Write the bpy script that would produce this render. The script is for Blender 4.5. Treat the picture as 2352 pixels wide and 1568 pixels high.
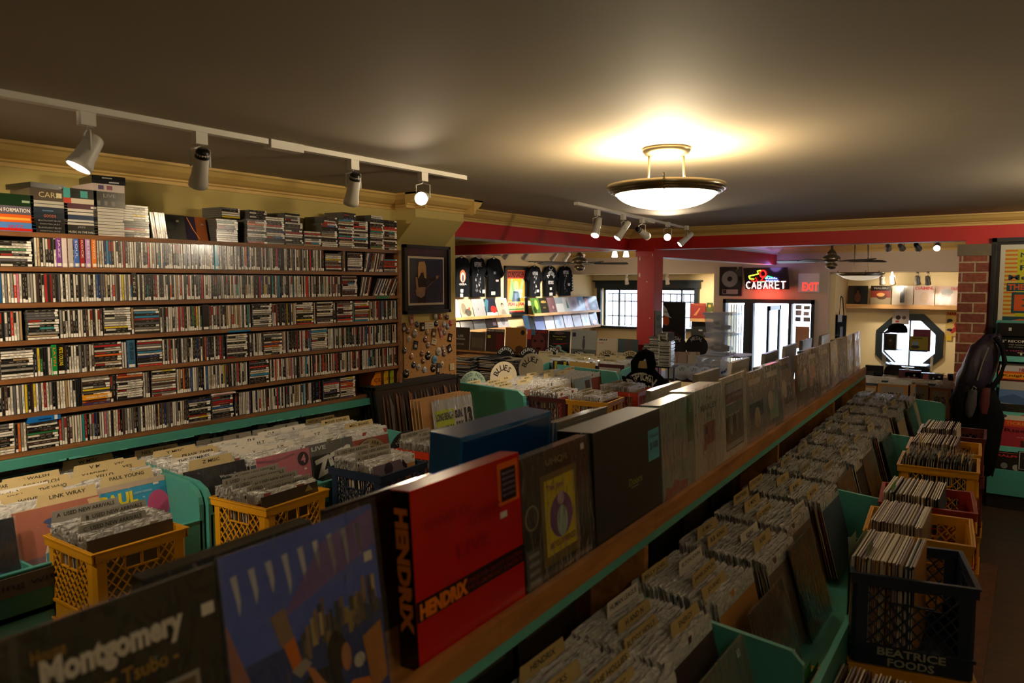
import bpy, math, random
from mathutils import Matrix, Vector, Euler
sc = bpy.context.scene
for o in list(bpy.data.objects): bpy.data.objects.remove(o)
COL = sc.collection
PI = math.pi
# ---------------------------------------------------------------- camera
CAMZ = 1.85
ROT = Matrix(((0.8183516, -0.04426642, 0.57301059), (0.57471686, 0.06491818, -0.81577335), (-0.00108744, 0.99690828, 0.07856656)))
cd = bpy.data.cameras.new('camera'); cam = bpy.data.objects.new('camera', cd); COL.objects.link(cam)
M4 = ROT.to_4x4(); M4.translation = (0, 0, CAMZ); cam.matrix_world = M4
cd.sensor_width = 36; cd.lens = 1709 / 2352 * 36; cd.clip_start = .02; cd.clip_end = 200
cd.dof.use_dof = True; cd.dof.focus_distance = 5.0; cd.dof.aperture_fstop = 3.6
sc.camera = cam
# ---------------------------------------------------------------- world: overcast daylight outside
w = bpy.data.worlds.new('sky'); sc.world = w; w.use_nodes = True
bg = w.node_tree.nodes['Background']; bg.inputs[0].default_value = (.68, .80, 1, 1); bg.inputs[1].default_value = 8.0
sc.view_settings.view_transform = 'Standard'; sc.view_settings.look = 'None'; sc.view_settings.gamma = 1
sc.view_settings.use_curve_mapping = False; sc.view_settings.exposure = 0.4
sc.cycles.max_bounces = 6; sc.cycles.diffuse_bounces = 3; sc.cycles.glossy_bounces = 3; sc.cycles.transmission_bounces = 4; sc.cycles.transparent_max_bounces = 12
sc.cycles.caustics_reflective = False; sc.cycles.caustics_refractive = False
sc.cycles.sample_clamp_indirect = 4; sc.cycles.use_denoising = True
rnd = random.Random(11)

# ---------------------------------------------------------------- helpers
def ray(px, py): return ROT @ Vector((px - 1176., 784. - py, -1709.))
def PP(ax, v, px, py):            # world point seen at a photo pixel on the plane x / y / z = v (world)
    r = ray(px, py); k = 'XYZ'.index(ax)
    t = (v - (CAMZ if k == 2 else 0)) / r[k]
    p = r * t; p.z += CAMZ
    return p
def lin(c): return c / 12.92 if c <= .04045 else ((c + .055) / 1.055) ** 2.4
def C(h):
    h = h.lstrip('#'); h = ''.join(q * 2 for q in h) if len(h) == 3 else h
    return tuple(lin(int(h[i:i + 2], 16) / 255) for i in (0, 2, 4))
MATS = {}
def mat(name, col='#888888', rough=.6, metal=0., var=.12, scale=8., bump=0., emit=None, es=0., coat=0., attr=False, alpha=1., spec=.5, bscale=None, sx=(1, 1, 1)):
    m = bpy.data.materials.new(name); m.use_nodes = True; nt = m.node_tree; N = nt.nodes; Lk = nt.links
    b = N['Principled BSDF']; tc = N.new('ShaderNodeTexCoord'); mp = N.new('ShaderNodeMapping'); mp.inputs['Scale'].default_value = sx
    Lk.new(tc.outputs['Object'], mp.inputs[0])
    ns = N.new('ShaderNodeTexNoise'); ns.inputs['Scale'].default_value = scale; ns.inputs['Detail'].default_value = 4
    Lk.new(mp.outputs[0], ns.inputs['Vector'])
    mx = N.new('ShaderNodeMix'); mx.data_type = 'RGBA'; mx.blend_type = 'MULTIPLY'; mx.inputs['Factor'].default_value = 1
    rp = N.new('ShaderNodeMapRange'); rp.inputs[3].default_value = 1 - var; rp.inputs[4].default_value = 1 + var
    Lk.new(ns.outputs[0], rp.inputs[0]); Lk.new(rp.outputs[0], mx.inputs[7])
    if attr:
        at = N.new('ShaderNodeAttribute'); at.attribute_name = 'Col'; Lk.new(at.outputs[0], mx.inputs[6])
    else: mx.inputs[6].default_value = (*C(col), 1)
    Lk.new(mx.outputs[2], b.inputs['Base Color'])
    b.inputs['Roughness'].default_value = rough; b.inputs['Metallic'].default_value = metal
    b.inputs['Specular IOR Level'].default_value = spec; b.inputs['Coat Weight'].default_value = coat; b.inputs['Coat Roughness'].default_value = .12
    b.inputs['Alpha'].default_value = alpha
    if emit: b.inputs['Emission Color'].default_value = (*C(emit), 1); b.inputs['Emission Strength'].default_value = es
    if bump:
        n2 = N.new('ShaderNodeTexNoise'); n2.inputs['Scale'].default_value = bscale or scale * 3; n2.inputs['Detail'].default_value = 3; Lk.new(mp.outputs[0], n2.inputs['Vector'])
        bp = N.new('ShaderNodeBump'); bp.inputs['Strength'].default_value = bump; bp.inputs['Distance'].default_value = .01
        Lk.new(n2.outputs[0], bp.inputs['Height']); Lk.new(bp.outputs[0], b.inputs['Normal'])
    MATS[name] = m; return m
def wood(name, c1, c2, sx=(8, 1, 8), rough=.5):
    m = mat(name, c1, rough, var=.15); nt = m.node_tree; N = nt.nodes; Lk = nt.links
    tc = N.new('ShaderNodeTexCoord'); mp = N.new('ShaderNodeMapping'); mp.inputs['Scale'].default_value = sx; Lk.new(tc.outputs['Object'], mp.inputs[0])
    ns = N.new('ShaderNodeTexNoise'); ns.inputs['Scale'].default_value = 4; ns.inputs['Detail'].default_value = 8; ns.inputs['Distortion'].default_value = .6; Lk.new(mp.outputs[0], ns.inputs['Vector'])
    cr = N.new('ShaderNodeValToRGB'); cr.color_ramp.elements[0].position = .3; cr.color_ramp.elements[1].position = .7
    cr.color_ramp.elements[0].color = (*C(c2), 1); cr.color_ramp.elements[1].color = (*C(c1), 1)
    Lk.new(ns.outputs[0], cr.inputs[0]); Lk.new(cr.outputs[0], N['Principled BSDF'].inputs['Base Color'])
    return m
def thinglass(name, tint=(1, 1, 1), gl=.08, rough=.05, milky=0., bump=0.):
    m = bpy.data.materials.new(name); m.use_nodes = True; nt = m.node_tree; N = nt.nodes; Lk = nt.links; N.remove(N['Principled BSDF'])
    t = N.new('ShaderNodeBsdfTransparent'); t.inputs[0].default_value = (*tint, 1); g = N.new('ShaderNodeBsdfGlossy'); g.inputs['Roughness'].default_value = rough
    fr = N.new('ShaderNodeFresnel'); fr.inputs[0].default_value = 1.45
    ge = N.new('ShaderNodeNewGeometry'); sb = N.new('ShaderNodeMath'); sb.operation = 'SUBTRACT'; sb.use_clamp = True; Lk.new(fr.outputs[0], sb.inputs[0]); Lk.new(ge.outputs['Backfacing'], sb.inputs[1])
    mx = N.new('ShaderNodeMixShader'); Lk.new(sb.outputs[0], mx.inputs[0]); Lk.new(t.outputs[0], mx.inputs[1]); Lk.new(g.outputs[0], mx.inputs[2]); out = mx
    if milky:
        d = N.new('ShaderNodeBsdfDiffuse'); d.inputs[0].default_value = (.75, .78, .8, 1); m2 = N.new('ShaderNodeMixShader'); m2.inputs[0].default_value = milky
        Lk.new(mx.outputs[0], m2.inputs[1]); Lk.new(d.outputs[0], m2.inputs[2]); out = m2
    if bump:
        tc = N.new('ShaderNodeTexCoord'); mp = N.new('ShaderNodeMapping'); mp.inputs['Scale'].default_value = (1, 1, .35); ns = N.new('ShaderNodeTexNoise'); ns.inputs['Scale'].default_value = 22; ns.inputs['Distortion'].default_value = 1.5
        Lk.new(tc.outputs['Object'], mp.inputs[0]); Lk.new(mp.outputs[0], ns.inputs['Vector'])
        bp = N.new('ShaderNodeBump'); bp.inputs['Strength'].default_value = bump; bp.inputs['Distance'].default_value = .02; Lk.new(ns.outputs[0], bp.inputs['Height'])
        Lk.new(bp.outputs[0], g.inputs['Normal']); Lk.new(bp.outputs[0], fr.inputs['Normal'])
    Lk.new(out.outputs[0], N['Material Output'].inputs[0]); MATS[name] = m; return m

_TXT = {}
def text_geo(s, bold=.0):
    k = (s, bold)
    if k not in _TXT:
        cu = bpy.data.curves.new('t', 'FONT'); cu.body = s; cu.size = 1; cu.offset = bold; cu.resolution_u = 2; cu.fill_mode = 'FRONT'
        ob = bpy.data.objects.new('t', cu); COL.objects.link(ob)
        me = bpy.data.meshes.new_from_object(ob.evaluated_get(bpy.context.evaluated_depsgraph_get()))
        vs = [(v.co.x, v.co.y) for v in me.vertices]; fs = [tuple(p.vertices) for p in me.polygons]
        bpy.data.objects.remove(ob); bpy.data.curves.remove(cu); bpy.data.meshes.remove(me)
        xs = [v[0] for v in vs] or [0, 1]; ys = [v[1] for v in vs] or [0, 1]
        _TXT[k] = (vs, fs, min(xs), max(xs), min(ys), max(ys))
    return _TXT[k]
def col3(c): return C(c) if isinstance(c, str) else tuple(c)
class MB:
    def __init__(s): s.v = []; s.f = []; s.m = []; s.c = []; s.sm = []
    def add(s, vs, fs, mi=0, col='#808080', T=None, smooth=False):
        n = len(s.v); c = col3(col)
        s.v += [tuple(T @ Vector(v)) for v in vs] if T is not None else [tuple(v) for v in vs]
        for f in fs: s.f.append(tuple(i + n for i in f)); s.m.append(mi); s.c.append(c); s.sm.append(smooth)
        return s
    def box(s, x0, y0, z0, x1, y1, z1, mi=0, col='#808080', T=None):
        return s.add([(x0, y0, z0), (x1, y0, z0), (x1, y1, z0), (x0, y1, z0), (x0, y0, z1), (x1, y0, z1), (x1, y1, z1), (x0, y1, z1)],
                     [(0, 3, 2, 1), (4, 5, 6, 7), (0, 1, 5, 4), (1, 2, 6, 5), (2, 3, 7, 6), (3, 0, 4, 7)], mi, col, T)
    def quad(s, a, b, c, d, mi=0, col='#808080', T=None): return s.add([a, b, c, d], [(0, 1, 2, 3)], mi, col, T)
    # flat marks on the front plane (local x right, z up, y = depth of the plane)
    def rect(s, x0, z0, x1, z1, col, y=-.0006, mi=0, T=None): return s.add([(x0, y, z0), (x1, y, z0), (x1, y, z1), (x0, y, z1)], [(0, 1, 2, 3)], mi, col, T)
    def poly(s, pts, col, y=-.0006, mi=0, T=None): return s.add([(p[0], y, p[1]) for p in pts], [tuple(range(len(pts)))], mi, col, T)
    def disc(s, cx, cz, r, col, y=-.0006, mi=0, n=24, rz=None, T=None, a0=0, a1=2 * PI):
        rz = rz or r; return s.poly([(cx + r * math.cos(a0 + (a1 - a0) * i / n), cz + rz * math.sin(a0 + (a1 - a0) * i / n)) for i in range(n if a1 - a0 > 6.2 else n + 1)], col, y, mi, T)
    def text(s, t, x, z, h, w=None, col='#ffffff', y=-.0009, al='C', bold=.0, mi=0, rot=0., T=None):
        vs, fs, a, b, c, d = text_geo(t, bold); k = h / max(d - c, .3); kx = w / (b - a) if w else k
        ox = {'L': a, 'C': (a + b) / 2, 'R': b}[al]; cr, sr = math.cos(rot), math.sin(rot); P = []
        for vx, vy in vs:
            X = (vx - ox) * kx; Z = (vy - (c + d) / 2) * k; P.append((x + X * cr - Z * sr, y, z + X * sr + Z * cr))
        return s.add(P, fs, mi, col, T)
    def arctext(s, t, cx, cz, r, a0, a1, h, col='#ffffff', y=-.0009, bold=.02, mi=0, T=None):   # a0..a1 degrees, clockwise from left
        n = len(t)
        for i, ch in enumerate(t):
            if ch == ' ': continue
            a = math.radians(a0 + (a1 - a0) * (i + .5) / n); s.text(ch, cx + r * math.cos(a), cz + r * math.sin(a), h, None, col, y, 'C', bold, mi, a - PI / 2, T)
        return s
    def lathe(s, prof, n=24, c=(0, 0, 0), mi=0, col='#808080', T=None, smooth=True):
        vs = []; fs = []
        for r, z in prof:
            for i in range(n): a = 2 * PI * i / n; vs.append((c[0] + r * math.cos(a), c[1] + r * math.sin(a), c[2] + z))
        for j in range(len(prof) - 1):
            for i in range(n): fs.append((j * n + i, j * n + (i + 1) % n, (j + 1) * n + (i + 1) % n, (j + 1) * n + i))
        return s.add(vs, fs, mi, col, T, smooth)
    def tube(s, pts, r, n=6, mi=0, col='#808080', T=None, closed=False):
        vs = []; fs = []; P = [Vector(p) for p in pts]; m = len(P)
        for i, p in enumerate(P):
            d = (P[(i + 1) % m] - P[i - 1]) if closed else (P[min(i + 1, m - 1)] - P[max(i - 1, 0)])
            if d.length < 1e-9: d = Vector((0, 0, 1))
            d.normalize(); u = d.orthogonal() if abs(d.z) > .99 else d.cross(Vector((0, 0, 1))); u.normalize(); v = d.cross(u)
            rr = r[i] if isinstance(r, (list, tuple)) else r
            for k in range(n): a = 2 * PI * k / n; vs.append(p + u * math.cos(a) * rr + v * math.sin(a) * rr)
        for i in range(m if closed else m - 1):
            j = (i + 1) % m
            for k in range(n): fs.append((i * n + k, i * n + (k + 1) % n, j * n + (k + 1) % n, j * n + k))
        if not closed: fs += [tuple(range(n))[::-1], tuple((m - 1) * n + k for k in range(n))]
        return s.add(vs, fs, mi, col, T, n > 5)
    def extr(s, poly, ax, a, b, mi=0, col='#808080', T=None):     # extrude a 2-D outline along axis ax from a to b
        n = len(poly); g = {'X': lambda p, t: (t, p[0], p[1]), 'Y': lambda p, t: (p[0], t, p[1]), 'Z': lambda p, t: (p[0], p[1], t)}[ax]
        return s.add([g(p, a) for p in poly] + [g(p, b) for p in poly], [tuple(range(n)), tuple(range(n, 2 * n))[::-1]] + [(i, (i + 1) % n, (i + 1) % n + n, i + n) for i in range(n)], mi, col, T)
    def mesh(s, name, mats):
        me = bpy.data.meshes.new(name); me.from_pydata(s.v, [], s.f)
        for m in (mats if isinstance(mats, (list, tuple)) else [mats]): me.materials.append(MATS[m] if isinstance(m, str) else m)
        me.polygons.foreach_set('material_index', s.m); me.polygons.foreach_set('use_smooth', s.sm)
        at = me.color_attributes.new('Col', 'FLOAT_COLOR', 'CORNER'); buf = []
        for p, c in zip(me.polygons, s.c): buf += list((*c, 1.)) * p.loop_total
        at.data.foreach_set('color', buf); me.update(); return me
    def build(s, name, mats, parent=None, loc=None, rot=None):
        return link(name, s.mesh(name, mats), parent, loc, rot)
def link(name, me, parent=None, loc=None, rot=None):
    o = bpy.data.objects.new(name, me); COL.objects.link(o)
    if loc is not None: o.location = loc
    if rot is not None: o.rotation_euler = rot
    if parent is not None: o.parent = parent
    return o
def tag(o, label=None, cat=None, group=None, kind=None):
    if label: o['label'] = label
    if cat: o['category'] = cat
    if group: o['group'] = group
    if kind: o['kind'] = kind
    return o
def thing(name, label, cat, loc=(0, 0, 0), rot=(0, 0, 0), group=None):
    return tag(link(name, None, None, loc, rot), label, cat, group)
def struct(name, mb, mats): return tag(mb.build(name, mats), kind='structure')
def copy_tree(o, parent=None):
    c = o.copy(); COL.objects.link(c)
    if parent is not None: c.parent = parent
    for ch in list(o.children): copy_tree(ch, c)
    return c
R = math.radians
def spot(name, loc, aim, power, col=(1, .78, .52), size=60, blend=.6, rad=.03, parent=None):
    l = bpy.data.lights.new(name, 'SPOT'); l.energy = power; l.color = col; l.spot_size = R(size); l.spot_blend = blend; l.shadow_soft_size = rad
    o = bpy.data.objects.new(name, l); COL.objects.link(o); o.location = loc; o.rotation_euler = (Vector(aim) - Vector(loc)).to_track_quat('-Z', 'Y').to_euler()
    return o
def point(name, loc, power, col=(1, .78, .5), rad=.05):
    l = bpy.data.lights.new(name, 'POINT'); l.energy = power; l.color = col; l.shadow_soft_size = rad
    o = bpy.data.objects.new(name, l); COL.objects.link(o); o.location = loc; return o

# ---------------------------------------------------------------- materials
mat('ceiling_paint', '#aa9c84', .75, var=.05, scale=3, bump=.05, bscale=120)
mat('wall_yellow', '#b9a662', .8, var=.05, scale=3, bump=.04, bscale=90)
mat('crown_paint', '#cdab62', .55, var=.06, scale=6)
mat('red_paint', '#bd160f', .45, var=.1, scale=5, bump=.05, bscale=60)
mat('wall_grey', '#c4b39c', .8, var=.05, scale=3)
mat('wall_cream', '#e8d2a0', .8, var=.05, scale=3)
mat('beam_white', '#dcd6d6', .45, var=.05)
mat('dark_frame', '#0b1a20', .5, var=.15)
wood('floor_wood', '#4a3626', '#2e2016', (1, 9, 9), .45)
wood('pine', '#a8713a', '#8a5a2c', (6, 1, 6), .45)
wood('shelf_wood', '#8c5a30', '#5c3a1c', (6, .8, 6), .5)
wood('pine_light', '#d6a76c', '#bb8a50', (1, 6, 6), .5)
wood('pine_y', '#bd8244', '#8a5a2e', (6, .8, 6), .45)
wood('wood_dark', '#5c3418', '#3e220e', (6, 6, 1), .6)
mat('teal_paint', '#3f8a80', .45, var=.14, scale=7, bump=.06, bscale=40)
mat('teal_edge', '#5cada2', .4, var=.2, scale=14)
mat('print', attr=True, rough=.5, var=.08, scale=20)
mat('print_gloss', attr=True, rough=.22, var=.06, scale=20, coat=.4)
mat('print_matte', attr=True, rough=.85, var=.1, scale=30)
mat('sleeve_edge', '#c6c6c4', .12, var=.25, scale=25, bump=.9, bscale=60, spec=1., coat=1.)
MATS['sleeve_edge'].node_tree.nodes['Principled BSDF'].inputs['Coat Roughness'].default_value = .03
mat('cloth_black', '#07080c', .95, var=.3, scale=20, bump=.3, spec=.15)
mat('plastic_black', '#0d0d0d', .35, var=.1)
mat('plastic_white', '#d8d2c6', .4, var=.05)
mat('metal_grey', '#8d877c', .35, .6, var=.1)
mat('brushed_metal', '#a09478', .28, .9, var=.08, scale=30, sx=(1, 1, 8))
mat('glass_bowl', '#fff2d8', .35, emit='#ffe9c4', es=7.5)
mat('glass_bowl_off', '#e8dcc4', .35, emit='#ffe9c4', es=.35)
mat('lamp_on', '#ffffff', .4, emit='#fff1dc', es=16)
mat('lamp_dim', '#fff8ee', .4, emit='#fff4e6', es=9)
mat('lamp_off', '#b8b4ac', .2, var=.1)
mat('cardboard', '#a87c4c', .85, var=.1, scale=10)
mat('paper_cream', '#d9c79a', .8, var=.08, scale=12)
for n, c in (('yellow', '#c98d10'), ('navy', '#142236'), ('red', '#8e1d14'), ('orange', '#b8300e'), ('green', '#0d3b30'), ('maroon', '#4e1014'), ('blue', '#0c2b4e')):
    mat('crate_' + n, c, .42, var=.12, scale=9, bump=.05, bscale=60)
thinglass('clear_glass')
thinglass('poly_sleeve', rough=.1, milky=.03, bump=1.)
thinglass('tub_plastic', tint=(.85, .9, .93), rough=.2, milky=.38)
thinglass('acrylic', tint=(.93, .97, 1), rough=.05, milky=.05)
# ================================================================ the room
ZC = 2.45
BX = -3.84; BY = 7.8
mb = MB(); mb.box(-9, -2.2, ZC, 3, 14.4, ZC + .1); struct('ceiling', mb, 'ceiling_paint')
mb = MB(); mb.box(-3.9, -2.2, -.06, 3, 8.3, 0); struct('floor', mb, 'floor_wood')
mb = MB(); mb.box(-9, -2.2, -.56, -3.9, 14.6, -.45); mb.box(-3.9, 8.3, -.56, 3, 14.6, -.45); struct('floor_lower', mb, 'floor_wood')
mb = MB(); mb.box(-3.9, 8.28, -.45, 3, 8.3, 0); mb.box(-3.92, 4.4, -.45, -3.9, 8.3, 0); struct('trim_1', mb, 'wood_dark')
mb = MB(); mb.box(-3.85, -2.2, -.45, -3.65, 4.44, ZC); struct('wall_left', mb, 'wall_yellow')
mb = MB(); mb.box(-3.9, -2.4, -.45, 3, -2.2, ZC); struct('wall_back', mb, 'wall_yellow')
mb = MB(); mb.box(2.6, -2.2, 0, 2.8, 14.4, ZC); struct('wall_right', mb, 'wall_yellow')
mb = MB(); mb.box(-7.9, 3.0, -.5, -7.7, 14.2, ZC); struct('wall_left_far', mb, 'wall_cream')
mb = MB(); mb.box(-7.9, 2.9, -.5, -3.85, 3.0, ZC); struct('wall_left_room_near', mb, 'wall_cream')
# soffit box with the sloped underside
mb = MB(); z0, z1 = CAMZ + .447, CAMZ + .265
mb.extr([(-3.65, ZC), (-3.46, ZC), (-3.46, z0), (-3.65, z1)], 'Y', 3.79, 4.31); struct('wall_left_bulkhead', mb, 'wall_yellow')
# crown moulding: profile (out from wall, down from ceiling)
PROF = [(0, 0), (.1, 0), (.1, .012), (.09, .018), (.075, .04), (.045, .062), (.022, .07), (.022, .078), (.012, .083), (.012, .1), (0, .1)]
def crown(nm, ax, fixed, sgn, a, b, m='crown_paint', z=ZC, k=1.):
    mb = MB(); mb.extr([(fixed + sgn * p[0] * k, z - p[1] * k) for p in PROF], ax, a, b); return struct(nm, mb, m)
crown('trim_2', 'Y', -3.65, 1, -2.2, 3.79)
crown('trim_3', 'Y', -3.46, 1, 3.69, 4.41)
mb = MB(); mb.extr([(3.79 - p[0], ZC - p[1]) for p in PROF], 'X', -3.65, -3.36); struct('trim_4', mb, 'crown_paint')
mb = MB(); mb.extr([(4.31 + p[0], ZC - p[1]) for p in PROF], 'X', -3.84, -3.36); struct('trim_5', mb, 'crown_paint')
crown('trim_6', 'Y', BX, 1, 4.35, BY)
mb = MB(); mb.extr([(BY - p[0], ZC - p[1]) for p in PROF], 'X', BX, 3); struct('trim_7', mb, 'crown_paint')
mb = MB(); mb.extr([(BY - p[0], ZC - p[1]) for p in PROF], 'X', -7.7, BX - .22); struct('trim_8', mb, 'crown_paint')
# red beams and post
ZB = CAMZ + .372
mb = MB(); mb.box(BX - .22, 4.36, ZB, BX, BY, ZC); mb.add([(BX - .22, 4.36, ZB - .001), (BX, 4.36, ZB - .001), (BX, BY, ZB - .001), (BX - .22, BY, ZB - .001)], [(0, 1, 2, 3)], 1)
struct('trim_9', mb, ['red_paint', 'beam_white'])
mb = MB(); mb.box(-7.7, BY, ZB, 3, BY + .2, ZC); mb.quad((-7.7, BY, ZB - .001), (-.53, BY, ZB - .001), (-.53, BY + .2, ZB - .001), (-7.7, BY + .2, ZB - .001), 1)
struct('trim_10', mb, ['red_paint', 'beam_white'])
mb = MB(); z = CAMZ + .3; mb.box(-3.85, BY + .2, z, -3.6, 12.9, ZC); mb.quad((-3.85, BY + .2, z - .001), (-3.6, BY + .2, z - .001), (-3.6, 12.9, z - .001), (-3.85, 12.9, z - .001), 1)
struct('trim_11', mb, ['red_paint', 'beam_white'])
crown('trim_12', 'Y', -3.6, 1, BY + .2, 12.9, 'beam_white', ZC, 1.3)
mb = MB(); mb.box(-3.72, BY - .02, 0, -3.515, BY + .22, ZB + .02)
rr = random.Random(5)
for cx, cz, rx, rz in ((-3.69, 2.12, .006, .03), (-3.535, 2.16, .006, .02), (-3.69, 1.93, .012, .03), (-3.6, 1.86, .012, .006), (-3.63, 1.1, .018, .018), (-3.56, 1.45, .005, .01)):
    mb.poly([(cx + rx * math.cos(a) * rr.uniform(.6, 1.2), cz + rz * math.sin(a) * rr.uniform(.6, 1.2)) for a in [i * PI / 4 for i in range(8)]], '#e8d8c0', BY - .0215, 1)
struct('trim_13', mb, ['red_paint', 'print_matte'])
# solid red wall right of the opening
mb = MB(); mb.box(-.53, BY, 0, 3, BY + .2, ZB); struct('wall_front_red', mb, 'red_paint')
# brick column with a stone cap
def brick_mat():
    m = bpy.data.materials.new('brick'); m.use_nodes = True; N = m.node_tree.nodes; Lk = m.node_tree.links; b = N['Principled BSDF']; b.inputs['Roughness'].default_value = .85
    tc = N.new('ShaderNodeTexCoord'); mp = N.new('ShaderNodeMapping'); mp.inputs['Rotation'].default_value = (PI / 2, 0, 0); mp.inputs['Location'].default_value = (.06, 0, 0)
    Lk.new(tc.outputs['Object'], mp.inputs[0]); br = N.new('ShaderNodeTexBrick'); Lk.new(mp.outputs[0], br.inputs[0])
    br.inputs['Scale'].default_value = 1; br.inputs['Brick Width'].default_value = .19; br.inputs['Row Height'].default_value = .088; br.inputs['Mortar Size'].default_value = .007; br.inputs['Mortar Smooth'].default_value = .2
    br.inputs['Color1'].default_value = (*C('#8a4a38'), 1); br.inputs['Color2'].default_value = (*C('#6e382a'), 1); br.inputs['Mortar'].default_value = (*C('#a8977c'), 1)
    ns = N.new('ShaderNodeTexNoise'); ns.inputs['Scale'].default_value = 30; ns.inputs['Detail'].default_value = 6; Lk.new(tc.outputs['Object'], ns.inputs['Vector'])
    mx = N.new('ShaderNodeMix'); mx.data_type = 'RGBA'; mx.blend_type = 'OVERLAY'; mx.inputs[0].default_value = .7; Lk.new(br.outputs[0], mx.inputs[6]); Lk.new(ns.outputs[0], mx.inputs[7]); Lk.new(mx.outputs[2], b.inputs[0])
    bp = N.new('ShaderNodeBump'); bp.inputs['Strength'].default_value = .6; bp.inputs['Distance'].default_value = .01; bp.invert = True; Lk.new(br.outputs[1], bp.inputs['Height']); Lk.new(bp.outputs[0], b.inputs['Normal'])
    MATS['brick'] = m
brick_mat(); mat('stone_cap', '#6d6250', .9, var=.2, scale=25, bump=.4)
mb = MB(); mb.box(-.56, 7.6, 0, -.345, BY, 2.08); struct('trim_14', mb, 'brick')
mb = MB(); mb.box(-.575, 7.585, 2.08, -.33, BY, 2.18); struct('trim_15', mb, 'stone_cap')
# front (street) wall at y = 12.9 with two bays reaching back to y = 14
DY = 12.9; zs = CAMZ + .165
DX0, DX1, DTOP = -4.5, -2.97, CAMZ - .285
mb = MB()
mb.box(-9, DY, zs, 3, DY + .15, ZC)                         # band above the bays and door
mb.box(-4.68, DY, -.5, DX0, DY + .15, zs); mb.box(DX1, DY, -.5, -2.77, DY + .15, zs); mb.box(DX0, DY, DTOP, DX1, DY + .15, zs)
mb.box(-.55, DY, -.5, 3, DY + .15, zs)
struct('wall_front', mb, 'wall_grey')
mb = MB()
mb.box(-4.72, DY + .15, -.5, -4.68, 14, zs); mb.box(-2.77, DY + .15, -.5, -2.68, 14, zs); mb.box(-.55, DY + .15, -.5, -.45, 14, zs)
mb.box(-9, DY + .15, zs, -4.68, 14.2, zs + .05); mb.box(-2.77, DY + .15, zs, -.45, 14.2, zs + .05)
WX0, WX1, WT, WB = -7.5, -5.45, CAMZ - .11, .95
mb.box(-9, 14, -.5, WX0, 14.2, zs); mb.box(WX1, 14, -.5, -4.68, 14.2, zs); mb.box(WX0, 14, WT, WX1, 14.2, zs); mb.box(WX0, 14, -.5, WX1, 14.2, WB)
OX, OZ, OR = -1.70, CAMZ - 1.02, .44                         # octagon window: centre and inner apothem
mb.box(-2.77, 14, -.5, OX - OR, 14.2, zs); mb.box(OX + OR, 14, -.5, -.45, 14.2, zs)
mb.box(OX - OR, 14, OZ + OR, OX + OR, 14.2, zs); mb.box(OX - OR, 14, -.5, OX + OR, 14.2, OZ - OR)
k = OR * math.tan(PI / 8)
for sx in (-1, 1):
    for sz in (-1, 1):
        mb.extr([(OX + sx * OR, OZ + sz * OR), (OX + sx * OR, OZ + sz * k), (OX + sx * k, OZ + sz * OR)], 'Y', 14, 14.2)
struct('wall_bay', mb, 'wall_cream')
def ringoct(mb, r0, r1, y0, y1, mi=0):
    for i in range(8):
        a0 = PI / 8 + i * PI / 4; a1 = a0 + PI / 4; c = 1 / math.cos(PI / 8)
        P = [(OX + r * c * math.cos(a), OZ + r * c * math.sin(a)) for r, a in ((r0, a0), (r1, a0), (r1, a1), (r0, a1))]
        mb.extr(P, 'Y', y0, y1, mi)
mb = MB(); ringoct(mb, .40, .5, 13.95, 14.0); o = struct('window_2', mb, 'dark_frame')
mb = MB(); ringoct(mb, .375, .40, 14.08, 14.12)
c = 1 / math.cos(PI / 8); mb.extr([(OX + .39 * c * math.cos(PI / 8 + i * PI / 4), OZ + .39 * c * math.sin(PI / 8 + i * PI / 4)) for i in range(8)], 'Y', 14.1, 14.104, 1)
mb.box(OX - .012, 14.07, OZ - .4, OX + .012, 14.1, OZ + .4)
x = mb.build('window_pane', ['dark_frame', 'clear_glass'], o); x['kind'] = 'structure'
# wide window with a dark header, iron scrollwork and glass
mb = MB(); t = .09
mb.box(WX0 - t, 13.93, WB, WX0, 14, WT); mb.box(WX1, 13.93, WB, WX1 + t, 14, WT); mb.box(WX0 - t - .03, 13.9, WT, WX1 + t + .03, 14, WT + .13); mb.box(WX0 - t - .07, 13.86, WT + .13, WX1 + t + .07, 14, WT + .16)
mb.box(WX0 - .12, 13.88, WB - .05, WX1 + .12, 14, WB); o = struct('window_1', mb, 'dark_frame')
mb = MB(); mb.box(WX0, 14.1, WB, WX1, 14.106, WT, 1)
for x in (WX0, WX0 + .34, WX0 + 1.03, WX0 + 1.72, WX1 - .03): mb.box(x, 14.08, WB, x + .03, 14.12, WT)
mb.box(WX0, 14.08, WT - .05, WX1, 14.12, WT); x = mb.build('window_pane', ['dark_frame', 'clear_glass'], o); x['kind'] = 'structure'
mb = MB()
for i in range(14):
    x = WX0 + .12 + i * .145; mb.tube([(x, 14.25, WB), (x, 14.25, WT - .12)], .014, 4)
for z in (WT - .12, WT - .28, WB + .2): mb.tube([(WX0, 14.25, z), (WX1, 14.25, z)], .014, 4)
for i in range(13):
    x = WX0 + .19 + i * .145; mb.tube([(x + .045 * math.cos(a), 14.25, WT - .2 + .05 * math.sin(a)) for a in [j * PI / 5 for j in range(10)]], .009, 4, closed=True)
x = mb.build('window_bars', 'plastic_black', o); x['kind'] = 'structure'
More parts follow.
